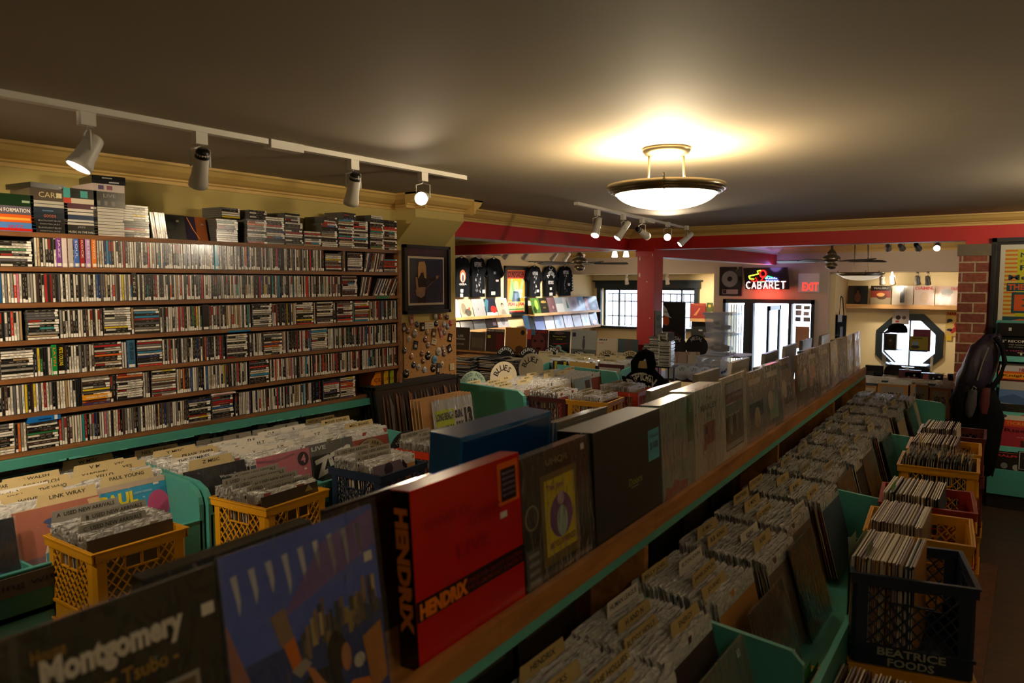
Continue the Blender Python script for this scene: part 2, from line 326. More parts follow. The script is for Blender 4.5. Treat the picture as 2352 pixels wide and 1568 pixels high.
# door: dark frame, folded security gate, open glass leaf, side light with notices
mb = MB()
mb.box(DX0, DY - .03, -.45, DX0 + .05, DY + .12, DTOP); mb.box(DX1 - .05, DY - .03, -.45, DX1, DY + .12, DTOP); mb.box(DX0, DY - .03, DTOP - .07, DX1, DY + .12, DTOP)
mb.box(-4.12, DY - .02, -.45, -4.02, DY + .1, DTOP); mb.box(-3.38, DY - .02, -.45, -3.33, DY + .1, DTOP)
mb.box(-4.02, DY - .01, -.45, -3.97, DY + .1, DTOP)
o = struct('door_1', mb, 'dark_frame')
mb = MB(); mb.box(-4.45, DY + .06, -.45, -4.12, DY + .066, DTOP - .07); mb.box(-3.33, DY + .06, -.45, -3.02, DY + .066, DTOP - .07)
x = mb.build('door_glass', 'clear_glass', o); x['kind'] = 'structure'
mb = MB()
for i in range(7): x = -4.42 + i * .045; mb.tube([(x, DY + .2, -.45), (x, DY + .2, DTOP - .1)], .009, 4)
x = mb.build('security_gate', 'dark_frame', o); x['kind'] = 'structure'
mb = MB(); mb.box(-3.80, DY + .2, -.4, -3.76, DY + .28, DTOP - .12); mb.box(-3.80, DY + .87, -.4, -3.76, DY + .95, DTOP - .12); mb.box(-3.80, DY + .2, -.4, -3.76, DY + .95, -.2); mb.box(-3.80, DY + .2, DTOP - .2, -3.76, DY + .95, DTOP - .12); mb.box(-3.785, DY + .28, -.2, -3.78, DY + .87, DTOP - .2, 1); x = mb.build('door_leaf', ['dark_frame', 'clear_glass'], o); x['kind'] = 'structure'
mb = MB(); mb.box(-3.27, DY + .03, .75, -3.05, DY + .05, 1.0 + .12, 0, '#b4926a')
rr = random.Random(3)
for i in range(3):
    for j in range(2): x0 = -3.28 + j * .13; z0 = 1.2 + i * .1; mb.box(x0, DY + .035, z0, x0 + rr.uniform(.08, .11), DY + .045, z0 + rr.uniform(.06, .09), 0, rr.choice(['#8d9a98', '#a8bab2', '#70868c', '#c0ccc8']))
x = mb.build('door_notices', 'print_matte', o); x['kind'] = 'structure'
# crowns in the far room
mb = MB(); mb.extr([(DY - p[0] * 1.2, ZC - p[1] * 1.2) for p in PROF], 'X', -7.7, 3); struct('trim_16', mb, 'crown_paint')
# street outside
mat('pavement', '#b9b9b6', .9, var=.1, scale=2); mat('facade', '#c9c4ba', .9, var=.06, scale=1.5)
mb = MB(); mb.box(-30, 14.25, -.65, 20, 40, -.56); tag(mb.build('street', 'pavement'), kind='structure')
def pane(nm, c, s):
    l = bpy.data.lights.new(nm, 'AREA'); l.shape = 'RECTANGLE'; l.size, l.size_y = s; l.cycles.is_portal = True
    o = bpy.data.objects.new(nm, l); COL.objects.link(o); o.location = c; o.rotation_euler = (R(90), 0, R(180)); o.rotation_euler = Vector((0, -1, 0)).to_track_quat('-Z', 'Z').to_euler()
pane('portal_window', ((WX0 + WX1) / 2, 14.3, (WB + WT) / 2), (WX1 - WX0, WT - WB))
pane('portal_door', ((DX0 + DX1) / 2, DY + 1.0, .55), (1.5, 2.0))
pane('portal_octagon', (OX, 14.3, OZ), (.9, .9))

# ================================================================ lamps
def bowl_lamp(nm, label, x, y, zr, zdrop, rr_, on):
    t = thing(nm, label, 'ceiling lamp', (x, y, ZC))
    g = 'glass_bowl' if on else 'glass_bowl_off'
    mb = MB(); mb.lathe([(0, 0), (.105, 0), (.108, -.012), (.095, -.03), (.06, -.04), (.0, -.042)], 32); mb.build('canopy', 'brushed_metal', t)
    for a in (.6, .6 + PI):
        mb = MB(); mb.tube([(.075 * math.cos(a), .075 * math.sin(a), -.03), (.085 * math.cos(a), .085 * math.sin(a), zr - .02)], .0065, 8); mb.build('rod', 'brushed_metal', t)
    mb = MB(); pr = [(rr_ * math.sin(u), zr - .012 - zdrop * (math.cos(u) - .0) * 1) for u in [i * (PI / 2) / 12 for i in range(13)]]
    mb.lathe([(max(.001, r * .87), z) for r, z in pr], 40); mb.build('glass_bowl', g, t)
    mb = MB(); q = rr_
    for k_, (a, b, z0, z1) in enumerate(((.96, 1.0, .012, -.012), (.91, .95, .004, -.022), (.865, .90, -.004, -.03))):
        mb.lathe([(q * a, zr + z1), (q * b, zr + z1), (q * (b + .008), zr + (z0 + z1) / 2), (q * b, zr + z0), (q * a, zr + z0), (q * a, zr + z1)], 48)
    for i in range(3):
        a = .9 + i * 2 * PI / 3; mb.tube([(q * .86 * math.cos(a), q * .86 * math.sin(a), zr - .028), (q * 1.03 * math.cos(a), q * 1.03 * math.sin(a), zr), (q * 1.02 * math.cos(a), q * 1.02 * math.sin(a), zr + .03)], .007, 6)
    mb.build('rim', 'brushed_metal', t)
    return t
bowl_lamp('bowl_lamp', 'brushed metal ceiling lamp with a glowing white glass bowl, lit above the record bins', -1.38, 3.17, -.175, .085, .262, True)
point('bowl_bulb', (-1.38, 3.17, ZC - .16), 50, (1, .80, .5), .06)
bowl_lamp('bowl_lamp', 'frosted bowl ceiling lamp hung on long rods in front of the octagon window bay', -1.73, 9.75, -.49, .075, .262, False)

def spotlight(label, x, y, ztop, aim, on='off', power=0, L=.13, rad=.034, col='plastic_white', size=70, lightcol=(1, .78, .52), long=False):
    """track spotlight: mount under the track, yoke, can, bulb; aim = point the can looks at"""
    t = thing('track_spotlight', label, 'spotlight', (x, y, ztop))
    mb = MB(); mb.box(-.015, -.025, -.045, .015, .025, 0); mb.build('mount', col, t)
    piv = Vector((0, 0, -.045 - .085)); d = (Vector(aim) - (Vector((x, y, ztop)) + piv)).normalized()
    side = d.cross(Vector((0, 0, 1))); side = side.normalized() if side.length > .05 else Vector((1, 0, 0))
    mb = MB(); mb.tube([(0, 0, -.045), (0, 0, -.055), tuple(side * .036 + Vector((0, 0, -.065))), tuple(side * .036 + piv)], .004, 6); mb.tube([(0, 0, -.055), tuple(-side * .036 + Vector((0, 0, -.065))), tuple(-side * .036 + piv)], .004, 6)
    mb.build('yoke', col, t)
    Tm = Matrix.Translation(piv) @ d.to_track_quat('-Z', 'Y').to_matrix().to_4x4()
    q = rad; mb = MB(); mb.lathe([(.0, L * .45), (q * .6, L * .45), (q * .72, L * .38), (q * .8, 0), (q * .86, -L * .25), (q, -L * .42), (q, -L * .55), (q * .93, -L * .55), (q * .9, -L * .45)], 20, T=Tm); mb.build('can', col, t)
    mb = MB(); mb.lathe([(.001, L * .5), (q * .5, L * .49), (q * .68, L * .42), (q * .73, L * .32), (q * .75, L * .26)], 16, T=Tm @ Matrix.Scale(1.02, 4)); mb.build('back_cap', 'plastic_black' if on == 'off' and L > .14 else col, t)
    mb = MB(); mb.lathe([(q * .92, -L * .5), (q * .7, -L * .56), (.001, -L * .6)], 20, T=Tm); mb.build('bulb', {'on': 'lamp_on', 'dim': 'lamp_dim', 'off': 'lamp_off'}[on], t)
    if power:
        p = Vector((x, y, ztop)) + piv + d * (L * .66); spot('spot_beam', p, aim, power, lightcol, size)
    return t
# near track above the CD wall
t = thing('light_track', 'long white track on the ceiling above the CD wall', 'light track', (-2.665, -1.5, ZC))
mb = MB(); mb.box(-.018, 0, -.022, .018, 4.83, 0); mb.build('rail', 'plastic_white', t)
mb = MB(); mb.box(-.026, 3.51, -.035, .026, 3.68, 0); mb.build('connector', 'plastic_white', t)
TZ = ZC - .022
spotlight('white track spotlight switched on and turned toward the CD wall', -2.665, 1.28, TZ, (-2.78, .72, 1.25), 'on', 14, .12, .042, size=110)
spotlight('added unseen track spotlight over the near end of the CD wall', -2.665, .62, TZ, (-3.5, 1.7, 1.45), 'on', 42, .16, .045, size=85)  # out of view, added to light the CD wall
spotlight('added unseen track spotlight at the near end of the track, turned along the bins', -2.665, -.1, TZ, (-3.2, 2.6, 1.1), 'on', 55, .16, .045, size=75)  # also out of view, added to light the left bins and CD wall
spotlight('white track spotlight with a black back, switched off, in front of the crown moulding', -2.665, 1.70, TZ, (-3.3, 1.9, 1.3), 'off', 0, .15, .036)
spotlight('white track spotlight switched off, hanging past the track connector box', -2.665, 2.49, TZ, (-3.2, 2.7, 1.2), 'off', 0, .15, .036)
spotlight('glaring track spotlight at the end of the long track, beside the bulkhead', -2.665, 2.98, TZ, (-.5, -.4, 1.5), 'on', 12, .12, .036, size=64)
# second track by the red corner
t = thing('light_track', 'short track on the ceiling near the corner of the red beams', 'light track', (-2.83, 4.86, ZC), (0, 0, R(6)))
mb = MB(); mb.box(-.018, 0, -.022, .018, 2.75, 0); mb.build('rail', 'plastic_white', t)
mb = MB(); mb.box(-.03, 1.55, -.04, .03, 1.75, 0); mb.build('connector', 'plastic_white', t)
for px, py, aim, st, lab, pw in ((1372, 482, (-2.72, 4.3, .9), 'on', 'olive track spotlight pointing down, first on the short track', 16),
                      (1432, 492, (-3.55, 4.9, .9), 'on', 'olive track spotlight tipped down toward the blues bin', 60),
                      (1475, 500, (-2.4, 9, 1.2), 'off', 'hexagonal track spotlight switched off between lit ones on the short track', 0),
                      (1534, 510, (-1.0, 2.0, 1.2), 'on', 'glaring track spotlight in front of the red post', 45),
                      (1577, 518, (-4.2, 6.2, .9), 'on', 'track spotlight at the far end of the short track, tipped down', 22)):
    p = PP('Z', ZC - .022, px, py); spotlight(lab, p.x, p.y, ZC - .022, aim, st, pw, .17, .034, 'plastic_white', size=80)
# ================================================================ CD wall
SX = -3.45                                    # plane of the spines
ZR = [PP('X', SX, 0, y).z for y in (529, 611, 697, 785, 873, 957, 1046)]   # base of each row, top row first
t = thing('cd_shelf', 'long wooden wall shelf packed with CDs, painted teal along its lower rail', 'shelf', (-3.65, 2.2, ZR[6]))
Y0, Y1 = .6, 3.6
def T0(mb, nm, m): return mb.build(nm, m, t, loc=(3.65, -2.2, -ZR[6]))
for i, z in enumerate(ZR):
    mb = MB(); mb.box(-3.64, Y0, z - .02, SX + .005, Y1, z - .0008); T0(mb, 'shelf_board', 'shelf_wood')
mb = MB(); mb.box(-3.648, Y0, ZR[6] - .05, -3.64, Y1, ZR[0]); T0(mb, 'back_panel', 'wood_dark')
mb = MB(); mb.box(-3.64, 1.9, ZR[0], -3.625, 2.36, ZR[0] + .12); T0(mb, 'back_board', 'pine_y')
mb = MB(); mb.box(-3.64, Y1, ZR[6] - .05, SX + .012, Y1 + .02, ZR[0]); T0(mb, 'side_panel', 'shelf_wood')
mb = MB(); mb.box(-3.6, Y0, ZR[6] - .062, SX + .03, 3.42, ZR[6] - .022, 0)
rr = random.Random(9)
for i in range(26):                           # worn chips along the lower edge
    y = rr.uniform(1.3, 2.9); mb.box(SX + .0302, y, ZR[6] - .062, SX + .0306, y + rr.uniform(.02, .09), ZR[6] - .062 + rr.uniform(.003, .01), 1)
o = T0(mb, 'rail', ['teal_paint', 'teal_edge']); o['label'] = 'chipped teal front rail'
# CD meshes: case lying in local axes: x depth (spine at x=0), y thickness, z height
CW, CH, CT = .142, .1245, .0102
CDCOL = [('white', c) for c in ('#d9d4c8', '#cfc8ba', '#e6e0d2', '#c9c4bc', '#d9cdb6', '#bfb9ad')] + [('black', c) for c in ('#16140f', '#1f1a17', '#0f0f12', '#241c1c', '#14181c')] + \
        [('brown', c) for c in ('#3a2420', '#47302a')] + [('grey', c) for c in ('#6d6a66', '#8a857c', '#55545a')] + [('red', c) for c in ('#a81c1c', '#8c1f22', '#c43220')] + \
        [('blue', c) for c in ('#23568c', '#2a86b4', '#1d2c5c')] + [('yellow', '#cfb524'), ('orange', '#d2651e'), ('green', '#2c7040'), ('teal', '#1b8280'), ('tan', '#a6865c'), ('purple', '#4a3060'), ('pink', '#c66a80'), ('beige', '#bfa47c')]
CDW = [6, 5, 6, 5, 4, 4, 5, 5, 4, 4, 4, 3, 3, 3, 3, 3, 1.6, 1.4, 1.4, 1, 1, 1.2, .8, .8, .7, .8, 1.2, .6, .5, 1.6]
def cd_geo(mb, ci, var, T=None, th=CT, h=CH, d=CW):
    c = CDCOL[ci][1]; r = random.Random(ci * 17 + var)
    mb.box(-d, -th / 2 + .0003, 0, 0, th / 2 - .0003, h, 0, '#4c4a46', T)
    f = lambda y0, z0, y1, z1, c_, x: mb.add([(x, y0, z0), (x, y1, z0), (x, y1, z1), (x, y0, z1)], [(0, 1, 2, 3)], 0, c_, T)
    hy = th / 2 - .0013
    f(-hy, .003, hy, h - .003, c, .0003)
    lum = sum(C(c)); ink = '#5c5650' if lum > .6 else '#8c867a'
    if var != 2:
        z = .03; 
        for i in range(r.randint(2, 4)):
            L_ = r.uniform(.008, .022); f(-hy * .25, z, hy * .25, min(z + L_, h - .01), ink, .0005); z += L_ + r.uniform(.004, .012)
            if z > h - .02: break
    if var == 3: f(-hy, h * .6, hy, h - .006, r.choice(['#c8c2b4', '#1a1816', '#8c2a22']), .0006)
    if var in (0, 1, 3): f(-hy - .0006, .002, hy + .0006, r.choice([.014, .018, .022]), '#ece8de', .0008)
CDM = {}
def cd_mesh(ci, var):
    if (ci, var) not in CDM: mb = MB(); cd_geo(mb, ci, var); CDM[ci, var] = mb.mesh('cd_case', 'print_gloss')
    return CDM[ci, var]
ALLCD = []                                     # (y, matrix, ci, var, where)
ROWN = ['top', 'first', 'second', 'third', 'fourth', 'fifth', 'sixth']
cr_ = random.Random(21)
def pick(r=None): return (r or cr_).choices(range(len(CDCOL)), CDW)[0]
def yof(px, row): return PP('X', SX, px, 543 + row * 86 if row else 543).y
def Vrun(row, a, b, lean=0., dens=1., palette=None):
    ya, yb = yof(a, row), yof(b, row); z = ZR[row]; y = ya; n = 0; step = CT + .0004
    while y + step < yb + .001:
        ci = palette[n % len(palette)] if palette else pick(); n += 1
        M = Matrix.Translation((SX + cr_.uniform(-.004, .001), y + CT / 2, z)) @ Matrix.Rotation(lean, 4, 'X')
        ALLCD.append((y, M, ci, cr_.randint(0, 4), 'standing on the %s CD shelf' % ROWN[row], row)); y += step / math.cos(lean) if lean else step
def Hst(row, a, b=None, n=12, lid=True):
    if row: n = min(n, 12)
    ya = yof(a, row); z = ZR[row]; yb = ya + CH if b is None else yof(b, row); ym = (ya + yb) / 2
    for i in range(n):
        M = Matrix.Translation((SX + cr_.uniform(-.006, .001), ym + CH / 2 + cr_.uniform(-.002, .002), z + CT / 2 + i * (CT + .0004))) @ Matrix.Rotation(PI / 2, 4, 'X')
        ALLCD.append((ya, M, pick(), cr_.randint(0, 4), 'lying flat on the %s CD shelf' % ROWN[row], row))
# rows, transcribed from the photograph (photo pixels along the row give the breaks)
ROWS = {
 1: 'H0-76.10 V82-745 H750-784.10 V787-797 H800-833.11 L836-880.-.25 H882-914.8',
 2: 'V-6-784 H788-821.12 L828-850.-.25 L858-908.-.5',
 3: 'V-6-58 H66-137.12 V141-240 H241-304.12 V305-310 H311-368.13 V370-581 H583-626.13 V628-682 H683-721.13 V723-729 H730-766.13 V768-776 H777-811.13 V812-816 H817-849.12 V851-914',
 4: 'H4-80.13 V82-219 H220-282.13 V283-317 H318-376.13 V377-523 H525-571.13 V573-608 H610-650.13 V652-717 H718-754.13 V756-914',
 5: 'V-6-189 H191-257.12 V258-272 H273-331.13 V333-352 H353-408.13 V410-575 H577-622.13 V624-914',
 6: 'H-30-24.13 V25-64 H66-137.11 V140-438 H440-486.12 H492-540.12 V545-744 H748-783.12 H785-820.12'}
for row, spec in ROWS.items():
    for tok in spec.split():
        k = tok[0]; rest = tok[1:]; neg = rest.startswith('-'); rest = rest.lstrip('-') if neg else rest
        a, b = rest.split('-', 1); lean = None
        if k == 'L': b, lean = b.split('.', 1); lean = float(lean)
        elif k == 'H': b, n = b.split('.'); n = int(n)
        a = -float(a) if neg else float(a); b = float(b)
        if k == 'V': Vrun(row, a, b, 0)
        elif k == 'L': Vrun(row, a, b, -lean * -1 if False else lean * 1.0)
        else: Hst(row, a, b, n)
# stacks on top of the unit
for a, n, ex in ((283, 14, .012), (497, 11, 0), (565, 12, .0), (612, 14, .0), (655, 12, 0), (697, 8, 0), (738, 13, 0), (777, 16, 0), (812, 16, 0), (850, 16, 0), (880, 18, .0)):
    w = 62 if a < 400 else 52 if a < 600 else 42 if a < 700 else 38 if a < 780 else 34
    Hst(0, a, a + w, n)
for a in (505, 570, 650, 740, 785, 850):       # second layers pushed back and turned
    ya = yof(a, 0)
    for i in range(5):
        M = Matrix.Translation((SX - .03, ya + CH + .02, ZR[0] + .126 + CT / 2 + i * (CT + .0004) + (.036 if a > 760 else 0))) @ Matrix.Rotation(.1 + .04 * (a % 3), 4, 'Z') @ Matrix.Rotation(PI / 2, 4, 'X')
        ALLCD.append((ya, M, pick(), cr_.randint(0, 4), 'lying askew atop the CD wall', 0))
Vrun(0, 352, 388, .12)
# thicker box sets: box(y0px, row, width m, height m, depth, colour, title, lying)
def boxset(label, px, row, w, h, bg, title='', tc='#d8d0c0', z=None, yaw=0, dx=0, d=.15, marks=(), name='box_set', th=0, group=None):
    y = yof(px, row); zz = ZR[row] if z is None else z
    mb = MB(); mb.box(-w / 2, 0, 0, w / 2, d, h, 0, bg)
    for (x0, z0, x1, z1, c) in marks: mb.rect(-w / 2 + x0 * w, z0 * h, -w / 2 + x1 * w, z1 * h, c)
    if title:
        if h > w: mb.text(title, 0, h * .6, w * .5, h * .6, tc, rot=0 if len(title) < 3 else -PI / 2)
        else: mb.text(title, 0, h * .5, h * .45, min(w * .8, len(title) * h * .4), tc)
    o = mb.build(name, 'print_gloss', None, (SX + dx, y + w / 2, zz), (0, 0, R(90 + yaw))); return tag(o, label, 'box set', group)
ZT = ZR[0]
# (label, px, stack z offset, width, height, colour...)
def stack0(px, items, w0=.14):
    z = ZT
    for lab, w, h, bg, ti, tc, yaw, mk in items:
        boxset(lab, px, 0, w, h, bg, ti, tc, z, yaw, d=.19, marks=mk); z += h + .0006
stack0(-12, [('blue box set with red lettering, lowest of the stack at the near end', .155, .036, '#4a78b4', 'JAZZ', '#c01c1c', 0, ((.1, .05, .9, .35, '#b81c14'),)),
             ('orange and gold box set, second in the stack at the near end', .148, .032, '#c8581e', '', '#fff', 0, ((.1, .3, .9, .6, '#d8a040'),)),
             ('grey violet box set with white lettering, third in the stack at the near end', .148, .034, '#57505e', 'IN FORMATION', '#e8e4d8', 0, ()),
             ('dark green box set with a pale ring, crowning the stack at the near end', .15, .048, '#0e2a12', '', '#fff', 0, ((.7, .3, .9, .5, '#8a9a80'),))])
def ringmark(mb): pass
def plain_stack(px, n, cols, w=.143, z=None, t_=.0148, lab='', yawr=0, sp='dvd'):
    z = ZT if z is None else z
    for i in range(n):
        c = cols[i % len(cols)]; o = boxset(lab % (i + 1), px, 0, w, t_ - .0008, c[0], c[1], c[2], z, 0, d=.19, marks=c[3] if len(c) > 3 else (), name='box_set', group='black box sets of the second stack'); z += t_
    return z
K = '#15151a'
z = plain_stack(74, 4, [(K, 'ESSENTIAL JAZZ', '#8a8a88'), (K, 'BLACKLIGHT BLUES', '#8a8a88')], lab='black slim box set, number %d from the bottom of the second stack')
for lab, h, bg, ti, tc, mk in (('navy box set with coloured dots in the second stack', .024, '#1a2430', 'GOODS', '#c86a40', ()), ('dark box set with a blue strip in the second stack', .024, '#222c38', '', '#88a', ((.3, .3, .6, .5, '#4a6a8a'),)),
                               ('white ribbed box set in the second stack', .026, '#a8a498', '', '#888', ((.0, .45, 1, .55, '#2a2a2a'),)), ('brown grey box set with a white stamp in the second stack', .05, '#4a4036', 'CARS', '#b8a878', ((.7, .3, .85, .7, '#c8bc98'),)),
                               ('black flat box set topping the second stack, turned slightly', .022, '#14161a', '', '#888', ((.8, .3, .95, .6, '#88887c'),))):
    boxset(lab, 74, 0, .145, h, bg, ti, tc, z, 6 if 'turned' in lab else 0, d=.19, marks=mk); z += h + .0006
z = ZT
for lab, h, bg, ti, tc, mk in (('black box set with small white print under the third stack', .02, K, 'MUSIC IN THE HALL', '#c8c4b8', ()), ('second black box set of the third stack', .02, '#1c1c1e', 'JAZZ', '#a8a49c', ()), ('white striped box set of the third stack', .022, '#c4bfb4', '', '#222', ((0, .4, 1, .6, '#2c2c2c'),)),
                               ('deep blue box set of the third stack', .02, '#1e3250', '', '#fff', ()), ('white box set with a black line in the third stack', .026, '#c8c2b4', '', '#fff', ((0, .42, 1, .56, '#1c1c1c'),)),
                               ('maroon box set of the third stack', .022, '#4c2430', '', '#fff', ((.8, .2, .97, .6, '#d8d0c8'),)), ('cream and red box set of the third stack', .022, '#c9bda6', '', '#fff', ((0, 0, .22, 1, '#b8402c'),)),
                               ('black box set with a turquoise face on its end, topping the third stack', .042, '#0c1014', '', '#fff', ((0, 0, .2, 1, '#3f9a94'), (.5, .1, .72, .8, '#3f9a94')))):
    boxset(lab, 150, 0, .14, h, bg, ti, tc, z, 0, d=.19, marks=mk); z += h + .0006
Hst_z = ZT
z = ZT
for i in range(9): boxset('pale DVD case, number %d from the bottom of the fourth stack' % (i + 1), 217, 0, .135, .0135, '#c2bdb0', '', '#fff', z, 0, d=.19, marks=((0, .4, 1, .6, '#2c2a28'),), name='dvd_case', group='DVD cases of the fourth stack'); z += .0142
for lab, h, bg, ti, tc, mk, yw in (('black box set with grey panels in the fourth stack', .034, '#26262a', '', '#fff', ((.1, .2, .2, .8, '#5a5a5a'), (.33, .2, .43, .8, '#5a5a5a'), (.56, .2, .66, .8, '#5a5a5a')), 0), ('black box set with two lines of print in the fourth stack', .034, '#1a1a1a', 'LIVE', '#8a8a80', (), 0),
                               ('pinkish white box set with two purple squares', .034, '#b0a098', '', '#fff', ((.15, .25, .33, .8, '#3a1c54'), (.42, .25, .6, .8, '#6a1c34')), 0), ('slim black box set second from the peak of the fourth stack', .018, '#1a1a1e', '', '#8a8a8a', ((.5, .3, .8, .6, '#aaa'),), -10), ('slim black box set on the peak of the fourth stack', .018, '#101014', '', '#8a8a8a', ((.3, .3, .6, .6, '#887'),), -10)):
    boxset(lab, 219, 0, .14, h, bg, ti, tc, z, yw, d=.19, marks=mk); z += h + .0006
# two faced-out box sets leaning on top
def faceout(label, px, w, h, bg, marks, lean, yaw=0, dx=-.05):
    mb = MB(); mb.box(-w / 2, 0, 0, w / 2, .012, h, 0, bg)
    for m_ in marks: m_(mb)
    return tag(mb.build('box_set', 'print_gloss', None, (SX + dx, yof(px, 0) + w / 2, ZT), (-lean, 0, R(90 + yaw))), label, 'box set')
faceout('dark green patterned box set facing out atop the CD wall', 392, .115, .125, '#2c2c22', [lambda m: m.disc(-.02, .07, .03, '#1c1e18'), lambda m: m.disc(-.02, .07, .02, '#3c3c2c', -.0009), lambda m: m.rect(.01, .09, .025, .1, '#d8d4c8')], .15)
faceout('purple and orange box set with a lightning line facing out atop the CD wall', 438, .13, .125, '#2a2038', [lambda m: m.rect(.005, 0, .065, .125, '#8a4a20'), lambda m: m.poly([(-.04, .12), (-.035, .12), (-.01, .06), (.02, .01), (.015, .01), (-.016, .06)], '#e08a40', -.0008), lambda m: m.rect(.035, .085, .05, .095, '#d8d4c8')], .22)
# box sets standing out among the CDs
HH = .125
for lab, px, row, w, bg, ti, tc, nm in (
    ('purple spined box set on the first CD shelf', 131, 1, .02, '#7a3c8c', 'JAZZ', '#e8d8e8', 'b'), ('pale pink box set on the first CD shelf', 145, 1, .018, '#d8c8c4', '', '#fff', 'b'), ('light grey box set on the first CD shelf', 159, 1, .018, '#b8b0a8', '', '#fff', 'b'),
    ('bright blue box set on the first CD shelf', 172, 1, .018, '#3c64b4', 'SOUL', '#e8e8f0', 'b'), ('crimson box set on the first CD shelf', 186, 1, .016, '#981c24', 'ROCK', '#e8d8d0', 'b'), ('lilac box set on the first CD shelf', 199, 1, .018, '#b88cc0', 'BLUES', '#f0e8f0', 'b'), ('orange box set on the first CD shelf', 213, 1, .017, '#e07a24', 'SWING', '#f4e4c8', 'b'),
    ('turquoise box set standing among white CDs on the first shelf', 494, 1, .02, '#1a8cac', '', '#fff', 'b'), ('black box set with white emblems on the second shelf', 305, 2, .02, '#16130e', 'TEN', '#c8c0a0', 'b'),
    ('black box set with gold script on the third shelf', 467, 3, .034, '#16120e', '', '#c8983c', 'b'), ('green and orange box set on the fourth shelf', 122, 4, .019, '#1c8440', 'LATIN', '#e87a1c', 'b'),
    ('black box set with yellow title on the fourth shelf', 134, 4, .03, '#15110c', 'PETE COLLINS', '#d8c828', 'b'), ('steel blue box set with a portrait on the fourth shelf', 296, 4, .034, '#33607c', 'DEXTER GORDON', '#10202c', 'b'), ('navy black box set with a blue photo on the sixth shelf', 726, 6, .03, '#101418', 'BLUE', '#3c5c88', 'b')):
    boxset(lab, px, row, w, HH + .006, bg, ti, tc, dx=.004, marks=((.1, .03, .9, .13, '#e8e4da'),), d=.13)
boxset('orange box set lettered MINGUS in a stack on the fifth shelf', 193, 5, .125, .022, '#d89014', 'MINGUS BREMEN', '#f0e8d8', ZR[5] + .025, dx=.006, marks=((.0, .0, .45, 1, '#e0981c'), (.85, .1, .98, .9, '#e8e0d0')))
boxset('bright blue box set lying on a flat stack of the sixth shelf', 68, 6, .13, .024, '#1a68b4', '', '#e8e8e8', ZR[6] + .117, yaw=4, dx=.006, marks=((.8, .1, .9, .9, '#d8e0e8'), (.3, .3, .7, .5, '#0c3060')))
boxset('turquoise slim case lying on a flat stack of the fourth shelf', 527, 4, .13, .008, '#1474a8', '', '#fff', ZR[4] + .138, dx=.01)
boxset('white and pink slim case lying slanted on a sixth shelf stack', 490, 6, .13, .008, '#d8c8c0', '', '#fff', ZR[6] + .128, yaw=-6, dx=.014, marks=((.1, .2, .9, .5, '#c85878'),))
for lab, px, w, bg in (('orange paperback box beside the end panel of the CD wall', 868, .05, '#c47018'), ('mustard yellow box beside the lime one on the sixth CD shelf', 889, .032, '#c49a20'), ('lime green book against the end panel of the sixth CD shelf', 903, .028, '#a8b424')):
    boxset(lab, px, 6, w, .13, bg, 'CD', '#5c2c10', dx=-.01, marks=((.1, .05, .9, .15, '#e0d8b8'),))
# small card on the second shelf edge
mb = MB(); mb.box(-.05, 0, 0, .05, .002, .016, 0, '#2c7c54'); mb.text('SACDs', -.01, .008, .009, None, '#0c2018')
tag(mb.build('shelf_label', 'print_matte', None, (SX + .0075, yof(878, 2), ZR[2] - .018), (0, 0, R(90))), 'small green handwritten card on the edge of the second CD shelf', 'label')
mb = MB(); mb.box(-.06, 0, 0, .06, .002, .01, 0, '#8a6c44'); mb.text('IN PRICE JAZZ BOX', 0, .005, .006, .1, '#2c2018')
tag(mb.build('shelf_label', 'print_matte', None, (SX + .0075, yof(533, 3), ZR[3] - .016), (0, 0, R(90))), 'brown handwritten strip on the edge of the third CD shelf', 'label')

# ================================================================ framed guitarist and button board
XW = -3.65
def wall_thing(nm, label, cat, pts, X, depth=0.):   # rectangle on a wall facing +x from photo corners (left,top,right,bottom)
    a = PP('X', X, pts[0], pts[1]); b = PP('X', X, pts[2], pts[3])
    return a.y, b.y, b.z, a.z
t = thing('framed_photo', 'large black frame with a photo of a long-haired guitarist on the yellow wall', 'framed photo', (XW, 4.10, 1.63), (0, 0, R(90)))
W2, H2 = .25, .49; mb = MB(); f = .022
mb.box(-W2, -.03, 0, -W2 + f, 0, H2); mb.box(W2 - f, -.03, 0, W2, 0, H2); mb.box(-W2, -.03, 0, W2, 0, f); mb.box(-W2, -.03, H2 - f, W2, 0, H2); mb.build('frame', 'plastic_black', t)
mb = MB(); mb.box(-W2 + f, -.012, f, W2 - f, -.008, H2 - f, 0, '#23222c'); mb.box(-.2, -.014, .06, .19, -.012, .41, 0, '#d8c8b0'); mb.box(-.185, -.0155, .075, .175, -.014, .395, 0, '#34344a')
S = '#b0805c'
mb.poly([(-.1, .075), (-.02, .075), (-.01, .2), (.0, .27), (-.03, .3), (-.09, .3), (-.13, .26), (-.12, .18)], '#2a1c1a', -.0165)
mb.disc(-.055, .33, .028, '#b8805c', -.0172, rz=.038); mb.poly([(-.09, .37), (-.03, .375), (-.015, .34), (-.01, .25), (-.035, .26), (-.05, .33), (-.075, .28), (-.1, .25), (-.1, .33)], '#c89860', -.0178)
mb.poly([(-.13, .17), (-.08, .19), (-.02, .19), (-.03, .13), (-.07, .11), (-.12, .13)], '#a08070', -.018); mb.poly([(-.03, .17), (-.02, .18), (.13, .28), (.135, .27)], '#8a6048', -.0185)
mb.poly([(-.13, .26), (-.12, .17), (-.04, .15), (-.035, .165), (-.1, .19), (-.11, .26)], S, -.019); mb.poly([(-.0, .27), (.04, .22), (.1, .25), (.11, .27), (.04, .25), (.0, .29)], '#3a2620', -.019); mb.disc(.105, .262, .014, S, -.0192, n=8)
mb.build('photo', 'print_matte', t)
